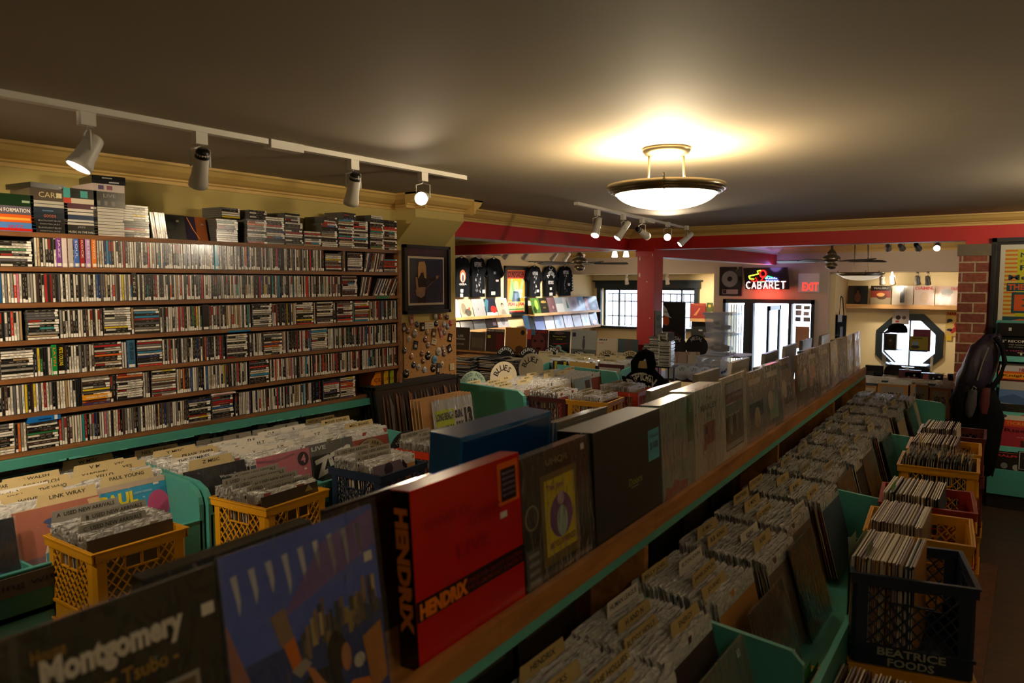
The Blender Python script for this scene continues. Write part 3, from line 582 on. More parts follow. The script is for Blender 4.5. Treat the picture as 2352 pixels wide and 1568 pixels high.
mb = MB(); mb.box(-W2 + f, -.024, f, W2 - f, -.022, H2 - f); mb.build('glass', 'clear_glass', t)
# orange poster partly behind the frame
mb = MB(); mb.box(-.05, -.002, 0, .05, 0, .42, 0, '#b8902c')
for i in range(6): mb.rect(-.045, .03 + i * .065, .045, .07 + i * .065, ['#b85a20', '#8a3018', '#c8a040'][i % 3], -.003)
tag(mb.build('poster', 'print_matte', None, (XW + .0, 3.70, 1.6), (0, 0, R(90))), 'strip of an orange and yellow gig poster between CD wall and black frame', 'poster')
t = thing('pegboard', 'brown pegboard covered with pin buttons below the guitarist photo', 'pegboard', (XW, 4.14, 1.13), (0, 0, R(90)))
mb = MB(); mb.box(-.29, -.012, 0, .29, 0, .44); 
mat('pegboard_m', '#a5763a', .8, var=.1, scale=10)
for i in range(11):
    for j in range(8): mb.disc(-.265 + i * .053, .03 + j * .053, .004, '#2a1a0a', -.0125, 1, 6)
mb.build('board', ['pegboard_m', 'print_matte'], t)
mb = MB(); mb.box(-.065, -.003, 0, .065, 0, .046, 0, '#cfc4ac'); mb.text('BUTTONS', 0, .032, .012, .1, '#2a2420', -.0035); mb.text('EACH $1.25 BADGES', 0, .013, .009, .115, '#2a2420', -.0035)
tag(mb.build('sign', 'print_matte', None, (XW + .0135, 4.10, 1.515), (0, 0, R(90))), 'cream handwritten BUTTONS price sign pinned atop the pegboard', 'sign')
mb = MB(); mb.box(-.026, -.003, 0, .026, 0, .05, 0, '#c4b494'); 
for i in range(3): mb.text('1.00 EACH'[:4 + i], 0, .038 - i * .013, .007, .03, '#2a2420', -.0035)
tag(mb.build('sign', 'print_matte', None, (XW + .0135, 4.375, 1.185), (0, 0, R(90))), 'small cream handwritten card low on the pegboard', 'sign')
br = random.Random(4)
BT = [(935, 740, 's', '#2a2a26'), (944, 690, 'r', '#8a6458'), (0, 0, 0, 0)]
bl = [  # px, py, shape, colour, plain-word
 (945, 735, 'r', '#a06458', 'rose'), (958, 745, 'o', '#3a3a3c', 'charcoal'), (970, 750, 's', '#1a1a18', 'black'), (927, 752, 's', '#3c2c24', 'dark brown'), (937, 760, 'o', '#7a4c38', 'rust'), (952, 766, 'O', '#8a7c60', 'silvery patterned'), (939, 778, 'o', '#b8b0a0', 'off-white'),
 (981, 763, 'o', '#9a7c50', 'gold and white'), (996, 764, 's', '#5a4024', 'brown'), (977, 780, 'o', '#6c3c34', 'dark red'), (996, 784, 'S', '#c8b898', 'cream square'), (954, 792, 's', '#22303c', 'slate blue'), (983, 793, 'o', '#7c6450', 'tan'), (929, 805, 'o', '#3a342c', 'dark patterned'),
 (1000, 727, 'o', '#8a8478', 'grey round'), (1012, 727, 'o', '#a8542c', 'orange'), (1027, 728, 'o', '#5c3820', 'copper'), (1002, 743, 'o', '#1a1814', 'jet black'), (1020, 745, 'o', '#8c8890', 'silver'), (1028, 750, 'o', '#6c7078', 'steel grey'), (1012, 762, 'R', '#b06468', 'pink rectangular'), (1021, 763, 'o', '#7c6c64', 'mauve'), (1033, 775, 's', '#100f0f', 'tall black'), (1032, 800, 's', '#181414', 'lower tall black'),
 (945, 818, 'o', '#a8703c', 'amber'), (969, 812, 'o', '#8a4c30', 'small rust'), (983, 817, 'O', '#0f0f10', 'large black'), (1007, 807, 'O', '#b0aca0', 'large pale'), (1018, 800, 'o', '#8c6c60', 'dusty pink'), (1020, 812, 'o', '#705450', 'plum'), (998, 826, 'O', '#5c94b0', 'sky blue'), (972, 828, 'o', '#7c5038', 'chestnut'), (1015, 836, 'o', '#b8a890', 'ivory'),
 (950, 838, 'o', '#14182c', 'midnight blue'), (961, 843, 'o', '#a8a498', 'light grey'), (975, 849, 'o', '#aab4c0', 'icy'), (995, 845, 'O', '#2c201c', 'dark chocolate'), (1006, 846, 'R', '#2a2a2a', 'dark rectangular'), (933, 858, 'O', '#1c1818', 'biggest black'), (1035, 742, 'o', '#a83838', 'red')]
for px, py, s, c, nm in bl:
    p = PP('X', XW + .012, px, py)
    r = {'o': .024, 'O': .033, 's': 0, 'r': 0, 'S': 0, 'R': 0}[s]
    mb = MB(); a = br.uniform(-.4, .4)
    if r:
        mb.lathe([(.001, .006), (r * .6, .0052), (r * .9, .003), (r, 0), (r, -.0)], 18, col=c, T=Matrix.Rotation(PI / 2, 4, 'X'))
        ink = '#e8e0d0' if sum(C(c)) < .8 else '#3a2c28'
        mb.text(br.choice(['ROCK', 'OK', 'X', 'LOVE', 'NO', 'A']), 0, 0, r * .45, r * 1.1, ink, -.0072)
    else:
        w, h = {'s': (.022, .03), 'r': (.02, .036), 'S': (.027, .022), 'R': (.016, .042)}[s]
        mb.box(-w, -.005, -h, w, 0, h, 0, c); mb.rect(-w * .6, -h * .6, w * .6, h * .1, '#b8a898', -.0055); mb.rect(-w * .6, h * .3, w * .6, h * .6, '#5c4c44', -.0055)
    tag(mb.build('pin_button', 'print_gloss', None, p, (0, a if not r else 0, R(90))), '%s pin button on the brown pegboard' % nm, 'button', 'pin buttons on the pegboard')
# ================================================================ records, cards, crates
LPW = .315
LPCOL = ['#3a2a24', '#6b5a48', '#8a3a2c', '#20242c', '#a89c88', '#5a4a3c', '#2c3c4c', '#94826a', '#14120f', '#7c6c5c', '#b8ac98', '#4a3030', '#c0b4a0', '#51606a', '#a8763c', '#8a7888']
LPNAME = ['dark brown', 'tan', 'rust', 'charcoal', 'pale grey', 'brown', 'slate blue', 'khaki', 'black', 'taupe', 'off-white', 'maroon', 'cream', 'blue grey', 'ochre', 'mauve']
LPM = {}
def lp_geo(mb, ci, var, T=None, mats=(0, 1), w=LPW, h=LPW):
    r = random.Random(ci * 31 + var); c = LPCOL[ci]
    mb.box(-w / 2, -.0018, 0, w / 2, .0018, h, mats[0], c, T)
    mb.box(-w / 2 - .0003, -.0014, .01, -w / 2, .0014, h - .01, mats[0], '#c4bba8' if var % 2 else c, T)
    if var > 3:
        mb.box(-w / 2 + .001, -.0022, h - .0004, w / 2 - .001, .0022, h + .0004, mats[0], r.choice(['#c4bcae', '#a89c8c', c, '#8c8494']), T); return
    n = 9; top = []; 
    for s_ in (-1, 1):
        vs = []; ph = r.uniform(0, 6)
        for i in range(n + 1):
            x = -w / 2 - .004 + (w + .008) * i / n; dy = .0012 * math.sin(ph + i * 1.3) + r.uniform(-.0006, .0006)
            vs.append((x, s_ * .0022, h - .035)); vs.append((x, s_ * .0026 + dy, h + .002)); vs.append((x, s_ * .0008 + dy * 1.6, h + .009 + r.uniform(-.003, .004)))
        mb.add(vs, [(i * 3, i * 3 + 3, i * 3 + 4, i * 3 + 1) for i in range(n)] + [(i * 3 + 1, i * 3 + 4, i * 3 + 5, i * 3 + 2) for i in range(n)], mats[1], c, T, True)
def lp_mesh(ci, var):
    if (ci, var) not in LPM: mb = MB(); lp_geo(mb, ci, var); LPM[ci, var] = mb.mesh('vinyl_record', ['print', 'sleeve_edge'])
    return LPM[ci, var]
ALLLP = []; lr = random.Random(8)
def lpm(x, y, z, yaw=90, tilt=0., roll=0.): return Matrix.Translation((x, y, z)) @ Matrix.Rotation(R(yaw), 4, 'Z') @ Matrix.Rotation(-tilt, 4, 'X') @ Matrix.Rotation(roll, 4, 'Y')
def pack(where, x0, x1, y, z, tilt=.1, n=None, step=.0095, yaw=90, jit=.004, cols=None, tiltend=None, plain=False):
    """records filed one behind another from x0 (back) to x1 (front), tops leaning back"""
    L_ = abs(x1 - x0); n = n or max(1, int(L_ / step))
    for i in range(n):
        u = i / max(1, n - 1); tl = tilt + ((tiltend if tiltend is not None else tilt) - tilt) * u + lr.uniform(-.012, .012); t_ = x0 + (x1 - x0) * u
        c = lr.choice(cols) if cols else lr.randrange(16)
        if yaw == 90: M = lpm(t_, y + lr.uniform(-jit, jit), z + lr.uniform(-.001, .006), 90, tl, lr.uniform(-.008, .008))
        else: M = lpm(y + lr.uniform(-jit, jit), t_, z + lr.uniform(-.001, .006), yaw, tl, lr.uniform(-.008, .008))
        ALLLP.append((M, c, lr.randrange(4) + (4 if plain else 0), where))
def card(label, text, x, y, z, yaw=90, tilt=.08, tab=0, col='#cdbb8c', ink='#241f1a', h=.345, w=.318, tw=.6, group='record divider cards'):
    """stiff divider card with a raised tab; tab -1 / 0 / 1 = along the left, middle or right"""
    mb = MB(); a = {-1: -w / 2, 0: -w * tw / 2, 1: w / 2 - w * tw}[tab]; b = a + w * tw; h0 = h - .045
    P = [(-w / 2, 0), (w / 2, 0), (w / 2, h0), (min(b + .006, w / 2), h0), (b - .004, h), (a + .004, h), (max(a - .006, -w / 2), h0), (-w / 2, h0)]
    P = [p for i, p in enumerate(P) if i == 0 or (abs(p[0] - P[i - 1][0]) + abs(p[1] - P[i - 1][1])) > 1e-5]
    mb.extr(P, 'Y', 0, .0012, 0, col)
    if text: mb.text(text, (a + b) / 2, h - .017, .015, min(w * tw * .85, .015 * len(text)), ink, -.0004, bold=.015)
    return tag(mb.build('divider_card', 'print_matte', None, (x, y, z), (-tilt, 0, R(yaw))), label, 'divider card', group)
def album(label, x, y, z, yaw=90, tilt=.1, bg='#888888', art=(), w=LPW, h=LPW, d=.004, spine=None, name='album', group=None, sleeve=False, m='print_gloss', cat='album'):
    mb = MB(); mb.box(-w / 2, 0, 0, w / 2, d, h, 0, bg)
    if spine: mb.box(-w / 2 - .0004, .0006, .002, -w / 2, d - .0006, h - .002, 0, spine)
    for a in art:
        k = a[0]
        if k == 'r': mb.rect(-w / 2 + a[1] * w, a[2] * h, -w / 2 + a[3] * w, a[4] * h, a[5], -.0006 - .0003 * (a[6] if len(a) > 6 else 0))
        elif k == 'd': mb.disc(-w / 2 + a[1] * w, a[2] * h, a[3] * w, a[4], -.0006 - .0003 * (a[5] if len(a) > 5 else 1))
        elif k == 'e': mb.disc(-w / 2 + a[1] * w, a[2] * h, a[3] * w, a[5], -.0006 - .0003 * (a[6] if len(a) > 6 else 1), rz=a[4] * h)
        elif k == 't': mb.text(a[1], -w / 2 + a[2] * w, a[3] * h, a[4] * h, a[5] * w if a[5] else None, a[6], -.0024, bold=a[7] if len(a) > 7 else .02, rot=a[8] if len(a) > 8 else 0)
        elif k == 'p': mb.poly([(-w / 2 + px * w, pz * h) for px, pz in a[1]], a[2], -.0006 - .0003 * (a[3] if len(a) > 3 else 1))
    o = mb.build(name, m, None, (x, y, z), (-tilt, 0, R(yaw))); tag(o, label, cat, group)
    if sleeve:
        s_ = MB(); n = 10; vs = []
        for i in range(n + 1):
            for j in range(n + 1):
                vs.append((-w / 2 - .006 + (w + .012) * i / n, -.005 - .003 * lr.random(), -.001 + (h + .014) * j / n))
        s_.add(vs, [(i * (n + 1) + j, (i + 1) * (n + 1) + j, (i + 1) * (n + 1) + j + 1, i * (n + 1) + j + 1) for i in range(n) for j in range(n)], 0, '#fff', None, True)
        q = s_.build('plastic_sleeve', 'poly_sleeve', o); q['label'] = 'crinkled clear plastic sleeve'
    return o
def disc_sign(label, x, y, z, yaw, tilt, r, face, rim, lines, ink, group=None, hole=None, name='sign'):
    """a record or card disc standing among the records, lettered along its top"""
    mb = MB(); T = Matrix.Translation((0, 0, r)) @ Matrix.Rotation(PI / 2, 4, 'X')
    mb.lathe([(.001, .0015), (r, .0015), (r, -.0015), (.001, -.0015)], 48, col=rim, T=T)
    if face != rim: mb.disc(0, r, r * .985, face, -.0018, n=48)
    for k, (txt, rr_, a0, a1, hh) in enumerate(lines): mb.arctext(txt, 0, r, r * rr_, a0, a1, r * hh, ink, -.0026)
    if hole: mb.disc(0, r, r * hole[0], hole[1], -.0022, n=32)
    return tag(mb.build(name, 'print_matte', None, (x, y, z), (-tilt, 0, R(yaw))), label, 'sign', group)

# ---------------------------------------------------------------- milk crates: body, rim, four lattice sides, handles
CRM = {}
def crate_meshes(colr, W=.34, D=.34, H=.295):
    if colr in CRM: return CRM[colr]
    m = 'crate_' + colr; w, d = W / 2, D / 2; out = []
    mb = MB(); mb.box(-w + .008, -d + .008, 0, w - .008, d - .008, .006)
    for sx in (-1, 1):
        for sy in (-1, 1):
            x, y = sx * w, sy * d; mb.extr([(x, y - sy * .045), (x, y - sy * .012), (x - sx * .012, y), (x - sx * .045, y), (x - sx * .045, y - sy * .006), (x - sx * .014, y - sy * .006), (x - sx * .006, y - sy * .014), (x - sx * .006, y - sy * .045)][::1], 'Z', 0, H - .02)
    for s_ in (-1, 1):
        mb.box(-w + .01, min(s_ * d, s_ * (d - .005)), 0, w - .01, max(s_ * d, s_ * (d - .005)), .06); mb.box(min(s_ * w, s_ * (w - .005)), -d + .01, 0, max(s_ * w, s_ * (w - .005)), d - .01, .06)
    mb0 = mb; mb = MB()
    mb2 = MB()
    for z0, z1, e, q_ in ((H - .035, H, .006, mb), (.058, .068, .005, mb0)):
        for s_ in (-1, 1):
            q_.box(-w - e, min(s_ * (d - .004), s_ * (d + e)), z0, w + e, max(s_ * (d - .004), s_ * (d + e)), z1); q_.box(min(s_ * (w - .004), s_ * (w + e)), -d, z0, max(s_ * (w - .004), s_ * (w + e)), d, z1)
    for s_ in (-1, 1):
        mb.box(-w - .01, min(s_ * (d), s_ * (d + .01)), H - .006, w + .01, max(s_ * (d), s_ * (d + .01)), H); mb.box(min(s_ * w, s_ * (w + .01)), -d, H - .006, max(s_ * w, s_ * (w + .01)), d, H)
    out.append(('body', mb0.mesh('crate_body', m))); out.append(('rim', mb.mesh('crate_rim', m)))
    mb = MB(); x0, x1, z0, z1 = -w + .045, w - .045, .06, H - .03; st = .036; hw, hz0, hz1 = .06, H - .085, H - .04
    def inside(x, z): return x0 <= x <= x1 and z0 <= z <= z1
    for sg in (1, -1):
        c = x0 + z0 * sg - .4
        while c < x1 + .4:
            pts = []; N_ = 40; seg = []
            for i in range(N_ + 1):
                z = z0 + (z1 - z0) * i / N_; x = c - sg * z * .85 if sg == 1 else c + z * .85
                ok = x0 <= x <= x1 and not (abs(x) < hw and hz0 < z < hz1)
                if ok: seg.append((x, z))
                elif seg: pts.append(seg); seg = []
            if seg: pts.append(seg)
            for sgm in pts:
                if len(sgm) > 2:
                    (xa, za), (xb, zb) = sgm[0], sgm[-1]; L_ = math.hypot(xb - xa, zb - za); nx, nz = (zb - za) / L_ * .0022, -(xb - xa) / L_ * .0022
                    mb.extr([(xa - nx, za - nz), (xa + nx, za + nz), (xb + nx, zb + nz), (xb - nx, zb - nz)], 'Y', -d, -d + .005)
            c += st
    for (a, b, c_, e) in ((-hw - .004, hz0 - .004, hw + .004, hz0), (-hw - .004, hz1, hw + .004, hz1 + .004), (-hw - .004, hz0, -hw, hz1), (hw, hz0, hw + .004, hz1), (-.003, hz0, .003, hz1)): mb.box(a, -d - .003, b, c_, -d + .006, e)
    out.append(('lattice_side', mb.mesh('lattice_side', m)))
    CRM[colr] = out; return out
def crate(label, colr, x, y, z, yaw=0, text=None, group='milk crates'):
    t = thing('milk_crate', label, 'crate', (x, y, z), (0, 0, R(yaw)), group); ms = crate_meshes(colr)
    link('crate_body', ms[0][1], t); link('crate_rim', ms[1][1], t)
    for k in range(4): link('lattice_side', ms[2][1], t, None, (0, 0, k * PI / 2))
    if text:
        for (s_, side, hh, ww, zz) in text:
            mb = MB(); mb.text(s_, 0, zz, hh, ww, '#9a9a90', -.1765); mb.build('lettering', 'print_matte', t, None, (0, 0, side))
    return t
RIM = .93
def stack(colr, lab, x, y, yaw=0, under=(), text=None, zr=RIM):
    crate(lab, colr, x, y, zr - .295, yaw, text)
    for i, c in enumerate(under): crate('%s crate %s below: %s' % (c, ['directly', 'two levels'][i], ' '.join(lab.replace('milk ', '').split()[:11])), c, x, y, zr - .296 * (i + 2) + .001, yaw, None)

# ================================================================ bins below the CD wall
def side_panel(parent, y, x0, x1, zb, zt, zf, th=.02):
    """bin end panel with a rounded front shoulder; the outline runs back x0 to front x1"""
    P = [(x0, zb), (x1, zb), (x1, zf - .06), (x1 - .008, zf - .03), (x1 - .03, zf), (x1 - .09, zf + .025), (x0, zt)]
    mb = MB(); mb.extr(P, 'X' if False else 'Y', y - th / 2, y + th / 2); return mb.build('end_panel', 'teal_paint', parent)
def bins(label, x0, x1, ys, ztop, zfront, zbot, dividers):
    t = thing('record_bin', label, 'record bin', (0, 0, 0))
    mb = MB(); mb.box(x0, ys[0], zbot, x1, ys[1], zbot + .02); mb.build('bottom', 'teal_paint', t)
    mb = MB(); mb.box(x1 - .018, ys[0], zbot - .16, x1, ys[1], zfront); mb.box(x1 - .02, ys[0], zfront, x1 + .002, ys[1], zfront + .004); o = mb.build('front_board', 'teal_paint', t)
    mb = MB(); mb.box(x0, ys[0], zbot, x0 + .015, ys[1], ztop); mb.build('back_board', 'teal_paint', t)
    for y in dividers: mb = MB(); mb.box(x0, y - .005, zbot, x1 - .02, y + .005, zfront + .0); mb.build('divider', 'teal_paint', t)
    for y in ys: side_panel(t, y, x0, x1 + .0, zbot - .3, ztop, ztop - .06)
    for y in ys: pass
    for xx in (x0 + .02, x1 - .06):
        for yy in (ys[0] + .03, ys[1] - .07): mb = MB(); mb.box(xx, yy, 0, xx + .04, yy + .04, zbot); mb.build('leg', 'teal_paint', t)
    return t
bins('teal wooden record bin under the near part of the CD wall, holding W to Y', -3.6, -2.90, (.3, 1.80), 1.02, .83, .66, (.82, 1.145, 1.47))
bins('teal wooden record bin under the far part of the CD wall, Z and new arrivals', -3.6, -2.88, (1.83, 3.12), 1.02, .85, .66, (2.15, 2.47, 2.79))
zb = .685
for k, (yc, xa, xb, nm) in enumerate(((.98, -3.5, -3.02, 'in the nearest cell under the CD wall'), (1.305, -3.5, -3.06, 'in the LINK WRAY cell'), (1.63, -3.5, -3.14, 'in the PAUL YOUNG cell'),
                       (1.99, -3.5, -3.06, 'in the Z cell under the CD wall'), (2.31, -3.5, -3.0, 'in the pink album cell'), (2.63, -3.5, -3.04, 'in the black and white album cell'), (2.95, -3.5, -3.02, 'in the last cell under the CD wall'))):
    pack(nm, xa, xb, yc, zb + .01, .16, step=.012, tiltend=.2)
W_ = '#c8b484'; WH = '#e2ddd2'
# fronted albums in the bins
album('peach and blue album with a drawn glass jar fronting the LINK WRAY cell', -3.02, 1.305, zb, 90, .2, '#a86450', [('r', 0, 0, 1, .3, '#4a5c78'), ('r', 0, .3, 1, .42, '#7c6068'), ('e', .62, .35, .33, .42, '#cfc4b0', 1), ('r', .38, .62, .86, .72, '#cfc4b0', 2), ('e', .62, .82, .3, .05, '#3c5080', 3), ('e', .62, .76, .27, .05, '#4a6090', 2), ('r', .4, .66, .84, .7, '#46587c', 3), ('p', [(.3, .44), (.7, .56), (.7, .44), (.3, .32)], '#3a88a0', 4), ('p', [(.85, .98), (1, .98), (1, .75), (.88, .85)], '#c8a878', 2)], sleeve=True)
album('bright blue PAUL YOUNG album with a pink profile fronting its cell', -3.1, 1.63, zb, 90, .2, '#1e8fc0', [('r', 0, .93, 1, 1, '#b8a494', 1), ('t', 'PAUL', .33, .80, .17, .5, '#d8c81c', .05), ('t', 'YOUNG', .36, .60, .17, .62, '#d8c81c', .05), ('t', 'LONDON CALIFORNIA', .66, .84, .03, .26, '#9cc8dc'), ('e', .86, .62, .16, .2, '#c43878', 1), ('p', [(.98, .66), (1, .6), (.98, .5), (.9, .4), (.95, .3), (.7, .3), (.75, .5)], '#c43878', 1), ('p', [(.9, .85), (1, .85), (1, .3), (.9, .3)], '#1878a8', 0), ('r', .82, .9, .9, .93, '#d8dce0', 3)], sleeve=True)
album('dark album with violet marks fronting the nearest cell under the CD wall', -2.98, .98, zb, 90, .2, '#14161c', [('e', .5, .6, .3, .2, '#5c2438', 1), ('e', .6, .3, .3, .15, '#28406c', 1), ('r', .1, .1, .6, .2, '#3a5078', 2)], sleeve=True)
album('black album fronting the Z cell behind the crate of new arrivals', -3.03, 1.99, zb + .01, 90, .18, '#1a1c20', [('t', 'Warren Zevon', .75, .82, .045, .4, '#a8a8a8'), ('r', .1, .1, .9, .7, '#121316', 1)], sleeve=True)
album('plain pink album with a dark 4 in its corner fronting its cell', -2.95, 2.31, zb + .02, 90, .17, '#b06470', [('d', .86, .84, .11, '#2a1218', 1), ('t', '4', .86, .84, .13, .09, '#c07884', .05), ('r', .86, .66, .91, .69, '#d8c8c8', 2), ('p', [(.0, .93), (.3, .88), (.7, .93), (.7, .96), (.3, .92), (0, .96)], '#8c5260', 1)], sleeve=True)
album('black and white collage album lettered ZiTS fronting its cell', -2.98, 2.63, zb + .02, 90, .17, '#2c2c2c', [('r', .0, .8, 1, 1, '#5c5a58', 0)] + [('r', i * .16, .1 + (i % 2) * .06, i * .16 + .12, .34, '#8c8c88' if i % 2 else '#181818', 1) for i in range(6)] + [('t', 'ZiTS', .55, .66, .3, .85, '#d8d8d4', .06, .2), ('t', 'LIVE', .25, .92, .07, .3, '#c8c8c4')], sleeve=True)
# divider cards  (text, y, x, z lift, tab)
CELLS = (.98, 1.305, 1.63, 1.99, 2.31, 2.63, 2.95)
for i, (s_, yc, x, dz, tab, col) in enumerate((('WALKER', .98, -3.42, .03, 0, W_), ('WAR', 1.305, -3.34, .02, -1, W_), ('JOE WALSH', 1.305, -3.36, .035, 1, W_), ('BOB WELCH', 1.31, -3.27, .02, 1, W_), ('WHAM', 1.305, -3.2, .005, 1, W_), ('THE WHO', 1.33, -3.17, .015, 1, W_), ('Jack White', 1.27, -3.24, .0, -1, WH), ('JOE WHITE', 1.23, -3.18, -.002, -1, W_),
          ('EDGAR WINTER', 1.24, -3.12, .0, -1, W_), ('WISHBONE', 1.25, -3.1, -.012, -1, W_), ('LINK WRAY', 1.36, -3.045, -.0, 1, W_), ('W MISC', 1.6, -3.46, .05, 0, W_), ('V MISC', 1.61, -3.36, .03, 0, W_), ('XTC', 1.7, -3.33, .025, 1, W_), ('YARDBIRDS', 1.6, -3.28, .0, -1, W_), ('YES', 1.7, -3.26, .02, 1, W_), ('YELLO', 1.57, -3.22, -.005, -1, W_), ('PAUL YOUNG', 1.63, -3.125, .0, 0, W_),
          ('NEIL YOUNG', 1.93, -3.44, .03, -1, W_), ('Y MISC', 2.0, -3.36, .025, 0, W_), ('THE YOUNGS', 2.05, -3.28, .02, 1, W_), ('THE ZOMBIES', 1.97, -3.2, -.01, 0, WH), ('FRANK ZAPPA', 2.1, -3.24, .02, 1, W_), ('Z MISC', 1.99, -3.06, .015, 0, W_),
          ('A', 2.2, -3.44, .01, -1, WH), ('B', 2.35, -3.42, .02, 1, WH), ('C', 2.28, -3.34, .0, -1, WH), ('F', 2.24, -3.22, -.0, -1, WH), ('G', 2.27, -3.17, -.002, -1, WH), ('I', 2.3, -3.12, -.006, -1, WH), ('V', 2.34, -3.08, -.006, -1, WH), ('D E', 2.36, -3.3, .012, 1, WH), ('H T', 2.42, -3.22, .005, 1, WH), ('J X', 2.42, -3.06, .0, 1, WH), ('M', 2.58, -3.42, .02, -1, WH), ('Q R', 2.6, -3.37, .005, -1, WH), ('P', 2.72, -3.42, .03, 1, WH), ('S', 2.76, -3.36, .015, 1, WH), ('W', 2.7, -3.2, .012, 1, WH), ('Y Z', 2.76, -3.16, .0, 1, WH),
          ('HISTORY OF ROCK', 2.93, -3.42, .03, 0, W_), ('MOVIE SONGS', 3.0, -3.34, .02, 1, W_), ('MISC BOXES', 3.02, -3.14, .02, 1, W_))):
    yc = min(CELLS, key=lambda c_: abs(c_ - yc))
    card('%s divider card lettered %s in the bins under the CD wall' % ('white' if col == WH else 'cream', s_), s_, x, yc, zb + .012 + dz * .4, 90, .17, tab, col, group=None, tw=.55 if len(s_) < 4 else .7)
# lettered record discs of these bins
disc_sign('black record disc lettered USED NEW ARRIVALS behind the nearer yellow crates', -2.93, 2.13, .66, 90, .12, .155, '#121212', '#0c0c0c', [('USED NEW', .78, 135, 50, .18), ('ARRIVALS', .42, 160, 20, .26)], '#bdb4a4')
disc_sign('grey disc lettered USED PUNK/METAL at the back of the pink album cell', -3.53, 2.32, .80, 90, .12, .15, '#6e6a64', '#1a1a1a', [('USED', .82, 110, 70, .14), ('PUNK/METAL', .55, 165, 15, .28)], '#17130f')
disc_sign('grey disc lettered PUNK/METAL nearest the far end of the CD wall bins', -3.53, 2.70, .83, 90, .12, .15, '#7c7872', '#1a1a1a', [('PUNK/METAL', .55, 165, 15, .28)], '#17130f')
disc_sign('round card lettered USED NEW ARRIVALS with a black record behind it', -3.0, 2.93, .68, 90, .15, .15, '#8a7658', '#141210', [('USED NEW ARRIVALS', .84, 170, 10, .13)], '#241a12', hole=(.68, '#141414'))
disc_sign('black record with a green label in the last cell under the CD wall', -3.04, 3.03, .69, 90, .15, .145, '#101010', '#0c0c0c', [], '#fff', hole=(.3, '#1c8c2c'))
# dark album covers leaning on the wall behind the bins
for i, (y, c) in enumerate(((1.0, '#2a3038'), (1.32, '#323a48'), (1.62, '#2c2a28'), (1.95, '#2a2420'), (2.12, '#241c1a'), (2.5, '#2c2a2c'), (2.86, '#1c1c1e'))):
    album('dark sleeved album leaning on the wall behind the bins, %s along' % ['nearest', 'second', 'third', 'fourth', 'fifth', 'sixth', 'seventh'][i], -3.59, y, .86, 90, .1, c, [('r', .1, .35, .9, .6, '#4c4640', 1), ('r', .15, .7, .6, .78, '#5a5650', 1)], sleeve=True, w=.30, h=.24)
album('white album with a red strip and a small figure leaning on the yellow wall', -3.62, 3.08, .80, 90, .05, '#8e8a84', [('r', .12, .1, .9, .3, '#a83c28', 1), ('e', .55, .5, .12, .25, '#3c3c3c', 2), ('r', .1, .82, .5, .88, '#3c3836', 1)], w=.28, h=.30)
# crates standing in front of these bins, on a low bench
t = thing('bench', 'dark wooden bench carrying the crates before the left hand bins', 'bench', (0, 0, 0))
mb = MB(); mb.box(-2.87, .7, .31, -2.42, 4.05, .336); mb.build('top', 'wood_dark', t)
for y in (.75, 2.2, 3.9):
    mb = MB(); mb.box(-2.88, y, 0, -2.83, y + .05, .31); mb.build('leg', 'wood_dark', t); mb = MB(); mb.box(-2.6, y, 0, -2.55, y + .05, .31); mb.build('leg', 'wood_dark', t)
def crate_lps(nm, x, y, z, n=26, x0=-.14, x1=.13, **k): pack(nm, x + x0, x + x1, y, z + .012, .05, n=n, tiltend=.1, **k)
stack('yellow', 'yellow milk crate of used new arrivals A to C', -2.76, 1.37, 0, ('yellow',))
crate_lps('in the yellow crate of A to C', -2.76, 1.37, RIM - .295, 22, -.13, .12)
stack('yellow', 'yellow milk crate of used new arrivals D to J', -2.72, 2.02, 4, ('yellow',))
crate_lps('in the yellow crate of D to J', -2.72, 2.02, RIM - .295, 24)
stack('navy', 'navy milk crate of used new arrivals K to M', -2.70, 2.66, 3, ('navy',), [('BEATRICE', PI / 2, .03, .2, .03)])
crate_lps('in the navy crate of K to M', -2.70, 2.66, RIM - .295, 24)
stack('orange', 'orange milk crate of used new arrivals O to S', -2.72, 3.16, 6, ('orange',), [('Sealtest', PI / 2, .035, .2, .03)])
crate_lps('in the orange crate of O to S', -2.72, 3.16, RIM - .295, 24)
stack('green', 'dark green milk crate of used new arrivals T to Z', -2.62, 3.80, 6, ('green',))
crate_lps('in the dark green crate of T to Z', -2.62, 3.80, RIM - .295, 24)
GC = '#9a968c'
